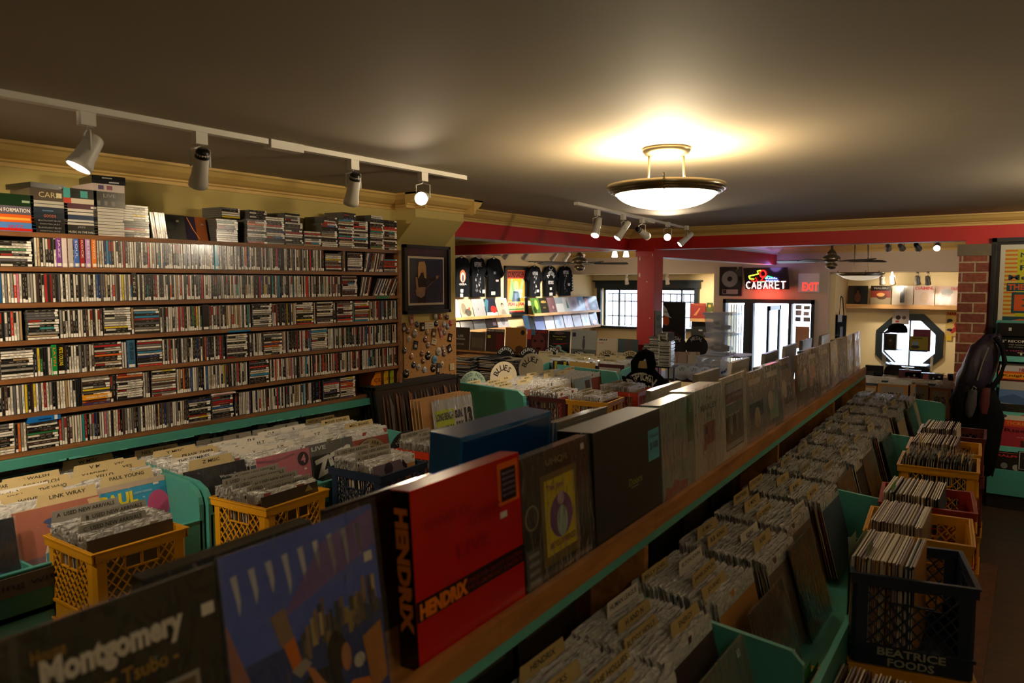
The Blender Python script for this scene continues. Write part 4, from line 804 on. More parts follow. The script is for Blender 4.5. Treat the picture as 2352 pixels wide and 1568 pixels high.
for i, (L_, x, y, dz, tab, col, nm) in enumerate((('A  USED NEW ARRIVALS', -2.9, 1.33, .03, -1, GC, 'A to C'), ('B  USED NEW ARRIVALS', -2.81, 1.45, .015, 1, GC, 'A to C'), ('C  USED NEW ARRIVALS', -2.70, 1.36, .0, -1, GC, 'A to C'),
      ('D  USED NEW ARRIVALS', -2.84, 2.04, .03, 1, GC, 'D to J'), ('E  USED NEW ARRIVALS', -2.82, 1.92, .01, -1, GC, 'D to J'), ('F  USED NEW ARRIVALS', -2.78, 2.08, .015, 1, GC, 'D to J'), ('G  USED NEW ARRIVALS', -2.75, 1.97, .0, -1, GC, 'D to J'), ('H  USED NEW ARRIVALS', -2.70, 2.12, .01, 1, GC, 'D to J'), ('I  USED NEW ARRIVALS', -2.65, 1.98, .0, -1, GC, 'D to J'), ('J  USED NEW ARRIVALS', -2.61, 2.11, -.002, 1, GC, 'D to J'),
      ('K  USED NEW ARRIVALS', -2.83, 2.58, .02, -1, GC, 'K to M'), ('L  USED NEW ARRIVALS', -2.74, 2.74, .02, 1, GC, 'K to M'), ('M  USED NEW ARRIVALS', -2.68, 2.62, .0, -1, GC, 'K to M'),
      ('O  USED NEW ARRIVALS', -2.85, 3.06, .02, -1, GC, 'O to S'), ('P  USED NEW ARRIVALS', -2.78, 3.20, .03, 1, GC, 'O to S'), ('Q R  USED NEW ARRIVALS', -2.72, 3.14, .01, -1, GC, 'O to S'), ('S  USED NEW ARRIVALS', -2.66, 3.26, .01, 1, GC, 'O to S'),
      ('T  USED NEW ARRIVALS', -2.74, 3.74, .02, -1, GC, 'T to Z'), ('W  USED NEW ARRIVALS', -2.68, 3.8, .025, 0, GC, 'T to Z'), ('XYZ  USED NEW ARRIVALS', -2.6, 3.88, .02, 1, GC, 'T to Z'))):
    y = {'A to C': 1.37, 'D to J': 2.02, 'K to M': 2.66, 'O to S': 3.16, 'T to Z': 3.80}[nm]
    card('grey card lettered %s in the %s crate' % (L_, nm), L_, x, y, RIM - .295 + .01 + dz * .5, 90, .07, tab, col, group=None, tw=.8, h=.352, w=.31)
album('brown and violet album with two heads fronting the navy crate', -2.565, 2.67, RIM - .283, 93, .1, '#6a5c68', [('d', .35, .9, .1, '#2c2430', 1), ('d', .78, .93, .1, '#2c2430', 1)])
album('grey album with a pale badge fronting the yellow crate of D to J', -2.575, 2.04, RIM - .283, 94, .1, '#3c342c', [('p', [(.75, .9), (.9, .9), (.83, .99)], '#8a7c50', 1)])
album('dark olive album fronting the yellow crate of A to C', -2.625, 1.37, RIM - .287, 90, .1, '#4c4030', [])
album('white album lettered OUT fronting the dark green crate', -2.47, 3.82, RIM - .287, 96, .1, '#b8b0a0', [('t', 'OUT', .75, .92, .1, .35, '#2a3238', .05)])
disc_sign('cream round card lettered USED NEW ARRIVALS at the back of the dark green crate', -2.8, 3.70, RIM - .26, 92, .1, .16, '#b8a888', '#b0a080', [('USED NEW', .78, 140, 40, .2), ('ARRIVALS', .42, 160, 20, .26)], '#4a3c2a')
disc_sign('black record disc lettered NEW USED ARRIVALS before the gig posters', -2.88, 3.08, RIM - .24, 92, .1, .16, '#151515', '#0c0c0c', [('NEW USED', .78, 130, 50, .15), ('ARRIVALS', .42, 160, 20, .26)], '#b8b4ac')
# cream wooden lectern-like paper sign before the nearest bin
mb = MB(); mb.box(-.45, 0, -.07, .2, .006, 0, 0, '#4a3c28'); mb.text('relaxing with EASY', -.1, -.035, .03, .5, '#171210', -.001)
tag(mb.build('sign', 'print_matte', None, (-2.885, 1.25, .825), (0, 0, R(90))), 'dark strip lettered relaxing with EASY below the teal bin edge', 'sign')
mb = MB(); mb.box(-.06, 0, -.1, .06, .004, 0, 0, '#2c6c4c'); 
for i, q in enumerate(('ARTIST', 'SPATRIC', 'NOVELTY', 'JAZZ', 'COUNTRY')): mb.text(q, 0, -.014 - i * .018, .011, .08, '#c8c4b0', -.001)
tag(mb.build('sign', 'print_matte', None, (-2.873, 2.42, .85), (0, 0, R(90))), 'green card with five handwritten lines hung on the teal bin front', 'sign')
# poster rack: black frames leaning, brown boards, LONG BEACH poster
for i in range(5):
    mb = MB(); w, h, f = .42, .60, .02; mb.box(-w, 0, 0, -w + f, .02, h); mb.box(w - f, 0, 0, w, .02, h); mb.box(-w, 0, 0, w, .02, f); mb.box(-w, 0, h - f, w, .02, h); mb.box(-w + f, .006, f, w - f, .012, h - f, 1, ['#1c1a1c', '#241c18', '#2a1c16', '#1e1e22', '#2c2624'][i])
    if i == 4:
        for k in range(26): x = -w + .05 + k * .03; mb.poly([(x, .12), (x + .012, .1), (x + .02 + .01 * (k % 3), .52 - .03 * (k % 4)), (x + .01, .55)], ['#6c4c38', '#4a3830', '#5c5450', '#3a2c28'][k % 4], -.0, 1)
    o = mb.build('framed_poster', ['plastic_black', 'print_gloss'], None, (-3.42 + i * .035, 3.72, .60), (-.16, 0, R(90)))
    tag(o, 'large black framed poster leaning in the rack, %s' % ['hard against the wall', 'second out from the wall', 'third out from the wall', 'fourth out from the wall', 'outermost, with brown streaks'][i], 'framed poster')
for i in range(4):
    mb = MB(); mb.box(-.25, 0, 0, .25, .008, .5, 0, ['#6c5030', '#5c4428', '#7a5c38', '#54402a'][i])
    tag(mb.build('poster_board', 'cardboard', None, (-3.12 + i * .028, 3.68, .62), (-.14, 0, R(90))), 'brown poster board leaning behind the LONG BEACH poster', 'board', 'brown boards in the poster rack')
album('LONG BEACH ARENA gig poster in plastic, dated SUN. JULY 13', -3.0, 3.70, .57, 90, .14, '#a8a8a4', [('r', .04, .5, .5, .88, '#a8b82c', 1), ('r', .5, .5, .97, .88, '#b4b0ac', 1), ('t', 'LONG BEACH', .26, .80, .09, .42, '#3c4454', .04), ('t', 'ARENA', .3, .62, .14, .4, '#20241c', .06), ('t', 'SUN.', .62, .80, .1, .2, '#20242c', .05), ('t', 'JULY', .62, .66, .1, .2, '#20242c', .05), ('t', '13', .86, .74, .24, .2, '#1c2028', .07),
      ('t', '8:00 P.M.', .72, .57, .025, .2, '#20242c'), ('t', '$4.00--$4.50--$5.50', .5, .48, .035, .8, '#30343c'), ('r', .04, .3, .97, .43, '#a8281c', 1), ('t', 'FESTIVAL', .7, .365, .08, .5, '#20140c', .05), ('r', .04, .05, .97, .28, '#b8ac40', 1)], w=.40, h=.54, sleeve=True, name='gig_poster', cat='poster')
# ================================================================ long centre gondola
GS = .0433; GYAW = 90 + 2.48; LT = 1.135      # front plane x = -.847 - GS*y ; lip top height
def gx(y, off=0.): return -.847 - GS * y + off
GT = Matrix.Translation((-.847, 0, 0)) @ Matrix.Rotation(R(2.48), 4, 'Z')      # local y runs along the gondola, local x out to the aisle
t = thing('record_gondola', 'long two-sided wooden record display with a pine lip and teal rail', 'display shelf', (-.847, 0, 0), (0, 0, R(2.48)))
GY0, GY1 = -.4, 6.85
def seg(nm, m, x0, z0, x1, z1, breaks):
    for a, b in zip(breaks, breaks[1:]): mb = MB(); mb.box(x0, a + .001, z0, x1, b - .001, z1); mb.build(nm, m, t)
seg('lip', 'pine_y', -.02, LT - .055, 0, LT, [GY0, 1.24, 2.12, 3.9, 5.4, GY1])
seg('rail', 'teal_edge', -.03, LT - .085, -.004, LT - .0555, [GY0, 3.3, GY1])
mb = MB(); mb.box(-.33, GY0, LT - .035, -.021, GY1, LT - .015); mb.build('shelf_board', 'pine_y', t)
mb = MB(); mb.box(-.35, GY0, LT - .055, -.33, GY1, LT); mb.build('back_lip', 'pine_y', t)
mb = MB(); mb.box(-.20, GY0, .0, -.18, GY1, LT - .035); mb.build('spine_panel', 'wood_dark', t)
for y in (-.35, 2.03, 3.72, 5.3, GY1 - .03):
    mb = MB(); mb.box(-.18, y, .55, .0, y + .03, LT - .0855); mb.build('post', 'pine_y', t)
mb = MB(); mb.box(-.02, -.34, 0, 0, GY1, .0); 
def galbum(label, y0, y1, dx, tilt, bg, art=(), h=LPW, d=.004, sleeve=True, spine=None, zb_=None, yaw=0, m='print_gloss'):
    """album on the gondola between two distances along it, set back dx from the lip"""
    return album(label, gx((y0 + y1) / 2, -.024 - dx), (y0 + y1) / 2, (zb_ or LT - .015) + .0, GYAW + yaw, tilt, bg, art, y1 - y0, h, d, spine, sleeve=sleeve, m=m)
galbum('dark album at the very end of the ledge, overlapping the Montgomery album', .0, .33, -.008, .10, '#1a1812', [('r', .7, .0, .98, .8, '#4c4a44', 1), ('r', .75, .1, .93, .5, '#2a2a28', 2)], h=.34)
galbum('black album lettered Montgomery in white on the ledge', .275, .595, 0, .1, '#12100c', [('t', 'House', .3, .90, .05, .12, '#7c5c14', .03), ('t', 'Montgomery', .545, .815, .135, .56, '#c4bcae', .05), ('t', 'Live at Tsubo -', .56, .70, .06, .46, '#8a681c', .02), ('t', 'Berkeley', .36, .62, .05, .2, '#8a681c', .02), ('r', .915, .8, .975, .85, '#d0cac0', 2), ('r', .6, .0, .88, .6, '#8a8478', 1), ('r', .62, .0, .86, .58, '#5c4a34', 2), ('e', .74, .3, .08, .2, '#2c1c14', 3)], h=.33, zb_=LT - .006)
sky_art = [('r', 0, .5, 1, 1, '#3e54a8', 0), ('r', 0, .0, 1, .5, '#24356c', 0), ('p', [(.3, .62), (1, .8), (1, .98), (.6, .9)], '#64508c', 1), ('p', [(0, .72), (.1, .42), (.18, .0), (0, 0)], '#8c5c50', 1), ('p', [(.16, .2), (.3, .29), (.5, .32), (.64, .3), (.7, .0), (.16, 0)], '#12161c', 1)]
sky_art += [('p', [(.05 + i * .1, .9 + .004 * i), (.085 + i * .1, .905 + .004 * i), (.095 + i * .1, .78 + .02 * (i % 3)), (.08 + i * .1, .72 + .02 * (i % 3)), (.07 + i * .1, .8)], '#a8aab4', 1) for i in range(9)]
qr = random.Random(6)
for i in range(46):
    x = .40 + .55 * qr.random(); b = .36 + .1 * (x - .4) + .12 * qr.random(); w_ = .018 + .02 * qr.random(); sky_art.append(('r', x, b, x + w_, b + .06 + .1 * qr.random(), qr.choice(['#6c5c54', '#8a7444', '#4c4450', '#7a6450', '#3c4038', '#a08c60', '#54443c', '#2c3444']), 2 + i % 3))
sky_art += [('p', [(.24, .66), (.33, .68), (.37, .52), (.29, .5)], '#7c6450', 5), ('p', [(.3, .51), (.37, .53), (.4, .4), (.34, .38)], '#b8601c', 6), ('p', [(.33, .38), (.42, .41), (.46, .37), (.38, .33)], '#8c847c', 7), ('p', [(.42, .37), (.47, .34), (.6, .15), (.66, .05), (.58, .02), (.52, .12)], '#a86c44', 7),
            ('e', .63, .36, .065, .1, '#1c120e', 7), ('e', .69, .31, .035, .07, '#9c6848', 8), ('p', [(.58, .0), (.62, .13), (.72, .18), (.84, .15), (.88, 0)], '#c06818', 8), ('d', .78, .26, .04, '#b0aca4', 9), ('p', [(.82, .36), (.97, .4), (.98, .1), (.86, .06)], '#9c6430', 6), ('r', .9, .72, .96, .77, '#c8c4bc', 4)]
galbum('blue sleeved album with a skyline and an orange-dressed figure on the ledge', .61, .925, .004, .13, '#26346c', sky_art, h=.338)
galbum('thick red box set lettered HENDRIX in orange with a black spine', 1.0, 1.38, .0, .06, '#b40f0c', [('r', 0, .27, 1, .385, '#1a0c0c', 1), ('t', 'HENDRIX', .22, .325, .09, .4, '#d87018', .06), ('t', 'SONGS FOR GROOVY CHILDREN', .69, .345, .028, .56, '#7a2418', .01), ('t', 'THE FILLMORE EAST CONCERTS', .69, .305, .028, .56, '#7a2418', .01),
        ('t', 'BAND OF', .3, .78, .06, .4, '#9a0e1c', .01), ('t', 'GYPSYS', .62, .7, .08, .3, '#9a0e1c', .01), ('t', 'LIVE', .5, .55, .08, .3, '#9a0e1c', .01), ('r', .76, .7, .98, .97, '#d8601c', 1), ('r', .79, .72, .95, .93, '#241026', 2), ('r', .77, .62, .84, .66, '#d8d2c8', 2)]
       + [('t', 'BAND OF GYPSYS LIVE', .87, .9 - i * .035, .014, .13, '#a89cb0', 0) for i in range(5)], h=.345, d=.048, spine='#140c08', sleeve=False)
o = MB(); o.text('HENDRIX', 0, 0, .032, .24, '#c86a14', 0, bold=.06, rot=-PI / 2, T=Matrix.Rotation(-PI / 2, 4, 'Z') @ Matrix.Rotation(0, 4, 'X'))
bx = [q for q in bpy.data.objects if q.get('label', '').startswith('thick red box set')][0]
q = o.build('lettering', 'print_matte', bx, (-.19 - .001, .024, .19)); q['label'] = 'orange HENDRIX letters down the black spine'
galbum('dark UHQR album box with a yellow cover picture', 1.385, 1.725, .0, .07, '#28231e', [('t', 'UHQR', .5, .9, .06, .33, '#8c7c50', .02), ('r', .25, .13, .8, .82, '#6c5a24', 1), ('r', .3, .2, .75, .77, '#c8b414', 2), ('e', .53, .47, .17, .17, '#6a3c78', 3), ('e', .54, .42, .08, .12, '#9cb0a8', 4), ('d', .53, .6, .05, '#b8a0b0', 5), ('t', 'ARE YOU EXPERIENCED', .53, .27, .05, .38, '#7a2c34', .02), ('t', 'The Jimi', .45, .7, .06, .25, '#8c3450', .02),
        ('d', .12, .55, .09, '#8c7c50', 1), ('d', .12, .55, .075, '#28231e', 2), ('r', .02, .04, .22, .33, '#4c4a48', 1)] + [('r', .05, .07 + i * .065, .19, .1 + i * .065, '#7c7c78', 2) for i in range(4)] + [('r', .88, .9, .94, .95, '#d8d2c8', 2), ('t', 'sound', .6, .07, .03, .14, '#8c7c50')], h=.325, d=.03)
galbum('thick black box with green Doors lettering and a bright blue price note', 1.75, 2.235, .0, .05, '#131211', [('t', 'Doors', .56, .42, .07, .2, '#7c8c1c', .02), ('r', .5, .36, .6, .37, '#7c8c6c', 1), ('r', .78, .52, .97, .82, '#4ca4c4', 1), ('t', 'Clearance', .875, .76, .04, .15, '#1c4c60', 0), ('t', '$100', .875, .66, .08, .14, '#1c4c60', .01)], h=.325, d=.11, spine='#0c0b0a', m='print', sleeve=False)
galbum('pale green-grey plastic wrapped box with a dark green strip', 2.245, 2.56, .0, .06, '#8a9890', [('r', .0, .35, .8, .6, '#9c9a98', 1), ('r', .8, .5, .98, .98, '#3c5a1c', 2), ('p', [(0, 0), (.7, 0), (.75, .12), (.5, .14), (.35, .2), (.25, .12), (.1, .16)], '#8a3430', 2), ('t', 'LP', .89, .85, .06, .08, '#8ca46c', .02)], h=.33, d=.07)
galbum('white album box with grey title and a red picture', 2.565, 2.895, .0, .05, '#b8b4ac', [('t', 'THE', .5, .87, .05, .2, '#6c6864', .02), ('t', 'MARLEY', .5, .78, .07, .6, '#6c6864', .03), ('t', 'TRIO', .5, .68, .05, .2, '#6c6864', .02), ('r', .3, .3, .72, .6, '#8c4a48', 1), ('r', .4, .05, .72, .35, '#a89c90', 2), ('d', .4, .52, .05, '#3c2420', 3)], h=.335, d=.09)
galbum('white album with a black framed crowd photo', 2.90, 3.25, .0, .05, '#c4c0b6', [('r', .12, .12, .85, .93, '#2c2826', 1), ('r', .14, .14, .83, .91, '#a8a498', 2), ('r', .14, .68, .83, .8, '#8a4434', 3), ('t', 'JUDY AT CARNEGIE', .48, .745, .05, .6, '#c8c0b0', .02), ('r', .14, .55, .83, .66, '#5c7060', 3), ('r', .14, .2, .83, .52, '#5c4c44', 3)] + [('e', .22 + i * .12, .42, .05, .13, ['#2c2420', '#8a7c6c'][i % 2], 4) for i in range(5)], h=.345, d=.012)
gr = random.Random(17)
farcol = [('#8c8478', 'beige patterned'), ('#5c6a60', 'grey green'), ('#8c7c74', 'dusty pink'), ('#6c5c4c', 'brown and cream'), ('#3c4438', 'olive black'), ('#7c7268', 'taupe'), ('#8a8078', 'cloudy grey'), ('#6a6058', 'smoky brown'), ('#9a8c80', 'pale brown'), ('#a08880', 'rose grey')]
y = 3.26
for i in range(10):
    c, nm = farcol[i]; tl = [.08, .1, .16, .05, .12, .08, .06, .07, .05, .04][i]
    art = [('r', gr.uniform(.1, .3), gr.uniform(.1, .4), gr.uniform(.6, .9), gr.uniform(.5, .7), gr.choice(['#a89484', '#4c5c68', '#a8705c', '#8c9c84', '#2c2c30']), 1), ('e', gr.uniform(.3, .7), gr.uniform(.3, .6), .15, .15, gr.choice(['#c0a888', '#5c3c34', '#5c7464']), 2), ('r', .2, .82, .8, .9, gr.choice(['#c8c0b4', '#3c3430']), 2), ('r', .0, .0, .5, .1, '#a88480', 1)]
    galbum('%s album in crinkled plastic on the ledge, %s past the crowd photo' % (nm, ['first', 'second', 'third', 'fourth', 'fifth', 'sixth', 'seventh', 'eighth', 'ninth', 'tenth'][i]), y, y + .318, 0, tl, c, art, d=.012 + .03 * (i % 3 == 1), h=.325, yaw=gr.uniform(-3, 3)); y += .342
# second row on the far side of the gondola, facing the other aisle
def gback(label, y0, y1, dx, bg, h=LPW, d=.01, tilt=-.06, edge=None):
    mb = MB(); w = y1 - y0; mb.box(-w / 2, 0, 0, w / 2, d, h, 0, bg); mb.box(-w / 2 + .012, -.001, .012, w / 2 - .012, 0, h - .012, 0, edge or bg)
    o = mb.build('album', 'print_gloss', None, (gx((y0 + y1) / 2, -.1 - dx), (y0 + y1) / 2, LT - .014), (-tilt, 0, R(GYAW))); return tag(o, label, 'album')
gback('thick bright blue box set standing behind the red box set', 1.33, 1.76, .1, '#1c5c9c', .37, .09, edge='#0e3c74')
gback('thin dark sleeve leaning behind the red box set', .9, 1.22, .09, '#2a2622', .31)
gback('dark album standing behind the blue skyline album', .55, .87, .09, '#1c1a18', .30, .03)
for i in range(5): gback('pale sleeved record lying against the others behind the black Doors box, %s back' % ['first', 'second', 'third', 'fourth', 'fifth'][i], 1.8 + .01 * i, 2.13, .10 + .016 * i, ['#8c887c', '#a8a496', '#5c5850', '#9c988c', '#3c3a34'][i], .33 - .004 * i, .006)
for i in range(7): gback('record sleeve standing on the back edge of the ledge, %s along from the Doors box' % ['first', 'second', 'third', 'fourth', 'fifth', 'sixth', 'seventh'][i], 2.5 + .55 * i, 2.82 + .55 * i, .10 + .012 * (i % 3), ['#a8a49a', '#8a867c', '#b4b0a8', '#6c685f', '#98948c', '#444', '#7a766c'][i], .335, .02)
# loose plastic sleeves lying over the album tops
mb = MB(); n = 14
vs = [(gx(3.3 + 2.6 * i / n, -.05 - .1 * j) + gr.uniform(-.01, .01), 3.3 + 2.6 * i / n, LT + .335 + gr.uniform(0, .02) - .006 * j) for i in range(n + 1) for j in range(3)]
mb.add(vs, [(i * 3 + j, i * 3 + j + 1, i * 3 + j + 4, i * 3 + j + 3) for i in range(n) for j in range(2)], 0, '#fff', None, True)
tag(mb.build('plastic_wrap', 'poly_sleeve'), 'loose clear plastic draped over the tops of the far ledge albums', 'plastic wrap')

# ================================================================ bins on the aisle side of the gondola
t = thing('record_bin', 'long teal record bin along the right side of the gondola, filled with sleeved records', 'record bin', (0, 0, 0))
BZ = .615
DIV = (.2, 1.93, 3.54, 5.07, 6.70)
mb = MB(); 
for a, b in zip(DIV, DIV[1:]): mb.extr([(gx(a, -.02), a), (-.40 - .02 * a, a), (-.40 - .02 * b, b), (gx(b, -.02), b)], 'Z', BZ - .02, BZ)
mb.build('bottom', 'teal_paint', t)
for k, y in enumerate(DIV):
    mb = MB(); x0, x1 = gx(y, -.0), -.405 - .02 * y; mb.extr([(x0, BZ), (x1, BZ), (x1, .875), (x1 - .03, .905), (x0, .945)], 'Y', y - .008, y + .008); mb.build('end_panel' if k in (0, 4) else 'divider', 'teal_paint', t)
for a, b in zip(DIV, DIV[1:]):
    mb = MB(); xa, xb = -.40 - .02 * a, -.40 - .02 * b
    mb.add([(xa, a, BZ - .2), (xb, b, BZ - .2), (xb, b, .74), (xa, a, .74), (xa - .018, a, BZ - .2), (xb - .018, b, BZ - .2), (xb - .018, b, .74), (xa - .018, a, .74)], [(0, 1, 2, 3), (7, 6, 5, 4), (3, 2, 6, 7), (0, 3, 7, 4), (1, 5, 6, 2)]); mb.build('front_board', 'teal_paint', t)
for y in (.3, 3.5, 6.6): mb = MB(); mb.box(gx(y, .02), y, 0, gx(y, .06), y + .04, BZ - .02); mb.build('leg', 'teal_paint', t); mb = MB(); mb.box(-.5 - .02 * y, y, 0, -.46 - .02 * y, y + .04, BZ - .02); mb.build('leg', 'teal_paint', t)
ORD = ['first', 'second', 'third', 'fourth', 'fifth']
cards = ['JOE JACKSON', 'JAM AND THE', 'ALAN JACKSON', 'WAYLON JENNINGS', 'MICHAEL JACKSON', 'J MISC', 'TOMMY JAMES', 'JEFFERSON STARSHIP', 'BILLY JOEL', 'ELTON JOHN', 'JANIS JOPLIN', 'JOURNEY', 'K MISC', 'B.B. KING', 'KINKS', 'KISS', 'KRAFTWERK', 'L MISC', 'LED ZEPPELIN', 'JOHN LENNON', 'LITTLE FEAT', 'LOVE', 'M MISC', 'MADONNA', 'MARLEY', 'JONI MITCHELL', 'VAN MORRISON', 'N MISC', 'NEIL', 'NILSSON']
hc = ['HENDRIX', 'HICKS', 'THE HOLLIES', 'HO MISC', 'HUMAN LEAGUE', 'H AND N', 'BUDDY HOLLY', 'ENERGY', 'BOX HEE', 'I MISC']
ck = 0
for b, (ya, yb) in enumerate(zip(DIV, DIV[1:])):
    ncol = 4 if b else 5; wc = (yb - ya - .02) / ncol
    for c in range(ncol):
        yc = ya + .01 + wc * (c + .5)
        if yc < 1.2: continue
        xb, xf = gx(yc, -.0 + .02), -.56 - .02 * yc
        if b == 0: where = 'in the nearest aisle bay'
        else: where = 'in the %s aisle bay' % ORD[b]
        n = int((xf - xb) / .0105) if b < 3 else int((xf - xb) / .012)
        pack(where, xb, xf + (.02 if c % 2 else -.015), yc, BZ + .02, .10, n=n, tiltend=.26, jit=.012)
        k_ = 4 if b == 0 else 4 if b == 1 else 3 if b == 2 else 2
        for i in range(k_):
            txt = hc[(ck * 1) % 10] if b == 0 else cards[ck % 30]; ck += 1
            u = (i + .5 + gr.uniform(-.2, .2)) / k_; x = xb + (xf - xb) * u
            card('%s divider card lettered %s in the %s bay of the aisle bin' % ('white' if ck % 5 == 0 and b < 2 else 'cream', txt, 'nearest' if b == 0 else ORD[b]), txt, x, yc, BZ + .025, 90, .10 + .16 * u, [-1, 0, 1][(ck + i) % 3], '#cdc8bc' if ck % 5 == 0 and b < 2 else '#b09a64' if b < 2 else '#94886a', h=.35 + gr.uniform(-.005, .01), group='divider cards of the aisle bin')
for lab, x, y, c, art in (('black-fronted record leaning at the aisle edge of the second bay', -.565, 2.72, '#1c2024', [('t', 'LIVE IN', .7, .85, .05, .3, '#5c6468'), ('r', .1, .2, .5, .6, '#243038', 1)]), ('brown album leaning at the aisle edge beside the second divider', -.52, 2.16, '#4a3024', [('r', .8, .3, .86, .36, '#c8c0b4', 1)]),
                      ('grey-brown album leaning out of the third bay', -.62, 3.75, '#5c4c44', [('e', .5, .5, .3, .3, '#8a7468', 1)]), ('plastic sleeved dark album at the aisle edge of the third bay', -.6, 4.85, '#2a2824', [('r', .2, .2, .8, .8, '#3a3834', 1)]),
                      ('pink-edged album fronting the third bay', -.61, 4.3, '#6a5048', []), ('dark album fronting the fourth bay', -.63, 6.1, '#2c2a26', []), ('grey album standing upright at the front of the nearest bay', -.5, 1.72, '#58584c', [('r', .8, .88, .86, .94, '#c0bcb0', 1)])):
    album(lab, x, y, BZ + .02, 90, .28, c, art, sleeve=True)
# dark covers at the back of the bin, under the ledge
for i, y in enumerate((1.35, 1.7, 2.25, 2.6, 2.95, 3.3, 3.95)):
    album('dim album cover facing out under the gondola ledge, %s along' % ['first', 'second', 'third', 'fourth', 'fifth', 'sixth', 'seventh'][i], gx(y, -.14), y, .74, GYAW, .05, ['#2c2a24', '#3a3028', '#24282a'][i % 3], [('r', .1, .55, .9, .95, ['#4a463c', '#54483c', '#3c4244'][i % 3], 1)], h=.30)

# ================================================================ crates along the right aisle
def xyp(px, py, z=RIM): p = PP('Z', z, px, py); return p.x, p.y
t = thing('plinth', 'low dark plinth carrying the crate stacks along the right aisle', 'plinth', (0, 0, 0))
mb = MB(); mb.box(-.55, 2.1, 0, -.12, 5.6, .04); mb.build('board', 'wood_dark', t)
RC = [ # colour, centre x, y, yaw, label, under
 ('navy', -.305, 2.72, 12, 'dark blue milk crate lettered BEATRICE FOODS', ('yellow', 'navy')),
 ('yellow', -.325, 3.16, 5, 'yellow milk crate just behind the BEATRICE FOODS crate', ('yellow', 'yellow')),
 ('red', -.345, 3.60, 6, 'red milk crate between two yellow ones on the aisle', ('yellow', 'yellow')),
 ('yellow', -.37, 4.36, 3, 'yellow milk crate with an oval hand hole, behind the red one', ('yellow', 'red')),
 ('yellow', -.385, 4.80, 3, 'yellow milk crate second from the brick column', ('maroon', 'red')),
 ('maroon', -.385, 5.30, 2, 'dark red milk crate nearest the brick column', ('maroon', 'yellow'))]
for i, (c, x, y, yw, lab, un) in enumerate(RC):
    stack(c, lab, x, y, yw, un, [('BEATRICE', 0, .045, .17, .022), ('FOODS', 0, .03, .13, .0), ] if False else None)
    where = ['in the BEATRICE FOODS crate', 'in the yellow crate behind BEATRICE FOODS', 'in the red aisle crate', 'in the oval holed yellow crate', 'in the thin yellow aisle crate', 'in the dark red aisle crate'][i]
    zz = RIM - .295 + .012
    pack(where, x - .15, x + [.04, .03, .06, .14, .07, .04][i], y, zz, -.02, n=[34, 32, 34, 28, 20, 18][i], tiltend=-.0 if i == 3 else .02, jit=.003, plain=i != 3, cols=[[14, 5, 15, 12, 6, 4], [4, 10, 9, 15, 12], [12, 4, 6, 1, 0, 8, 10], None, [4, 10, 11, 12], [10, 12, 11]][i])
bz = RIM - .295
mb = MB(); mb.text('BEATRICE', 0, .052, .026, .19, '#8c8c80', -.1765, bold=.03); mb.text('FOODS', 0, .02, .026, .13, '#8c8c80', -.1765, bold=.03)
cr = [q for q in bpy.data.objects if q.get('label', '').startswith('dark blue milk crate lettered BEATRICE')][0]
q = mb.build('lettering', 'print_matte', cr); q['label'] = 'pale BEATRICE FOODS lettering'
for L_, x, y, col in (('A', -.46, 3.6, '#5c8c3c'), ('C', -.47, 2.78, '#5c6c4c'), ('D', -.41, 2.74, '#6c7450'), ('E', -.5, 4.36, W_), ('F', -.36, 4.36, W_), ('G', -.26, 4.36, W_), ('H', -.49, 4.8, W_)):
    card('%s card lettered %s in the aisle crates' % ('green' if col != W_ else 'cream', L_), L_, x, y, bz + .012, 90, .0, -1, col, group=None, h=.35, tw=.35)
# low crate of records at the near end of the row
crate('brown-gold milk crate low down in front of the BEATRICE FOODS stack', 'yellow', -.34, 2.27, .335, 8)
pack('in the low crate before BEATRICE FOODS', -.50, -.22, 2.27, .345, -.02, n=34, plain=True, jit=.004, cols=[12, 1, 11, 2, 8, 9, 14, 0])
card('green card in the low crate before the BEATRICE FOODS stack', 'USED', -.515, 2.27, .345, 90, 0, -1, '#3c8c34', group=None, h=.35, tw=.7)
crate('yellow milk crate on the floor at the near end of the aisle row', 'yellow', -.34, 2.27, .04, 8)

# ================================================================ emit the filed records: 300 nearest as things, the rest as one mass
cam0 = Vector((0, 0, CAMZ)); ALLLP.sort(key=lambda e: (e[0].translation - cam0).length)
cn = {}; mass = MB()
def emit_records():
    for i, (M, c, v, where) in enumerate(ALLLP):
        if i < 300:
            o = link('vinyl_record', lp_mesh(c, v)); o.matrix_world = M; k = (c, where); cn[k] = n = cn.get(k, 0) + 1
            tag(o, '%s record, %d%s such from the back, %s' % (LPNAME[c], n, 'th' if 10 < n % 100 < 14 else {1: 'st', 2: 'nd', 3: 'rd'}.get(n % 10, 'th'), where), 'record', 'sleeved records filed in bins and crates')
        else: lp_geo(mass, c, v, M)
    tag(mass.build('filed_records', ['print', 'sleeve_edge']), 'the many remaining sleeved records packed in the bins and crates', 'records', None, 'stuff')
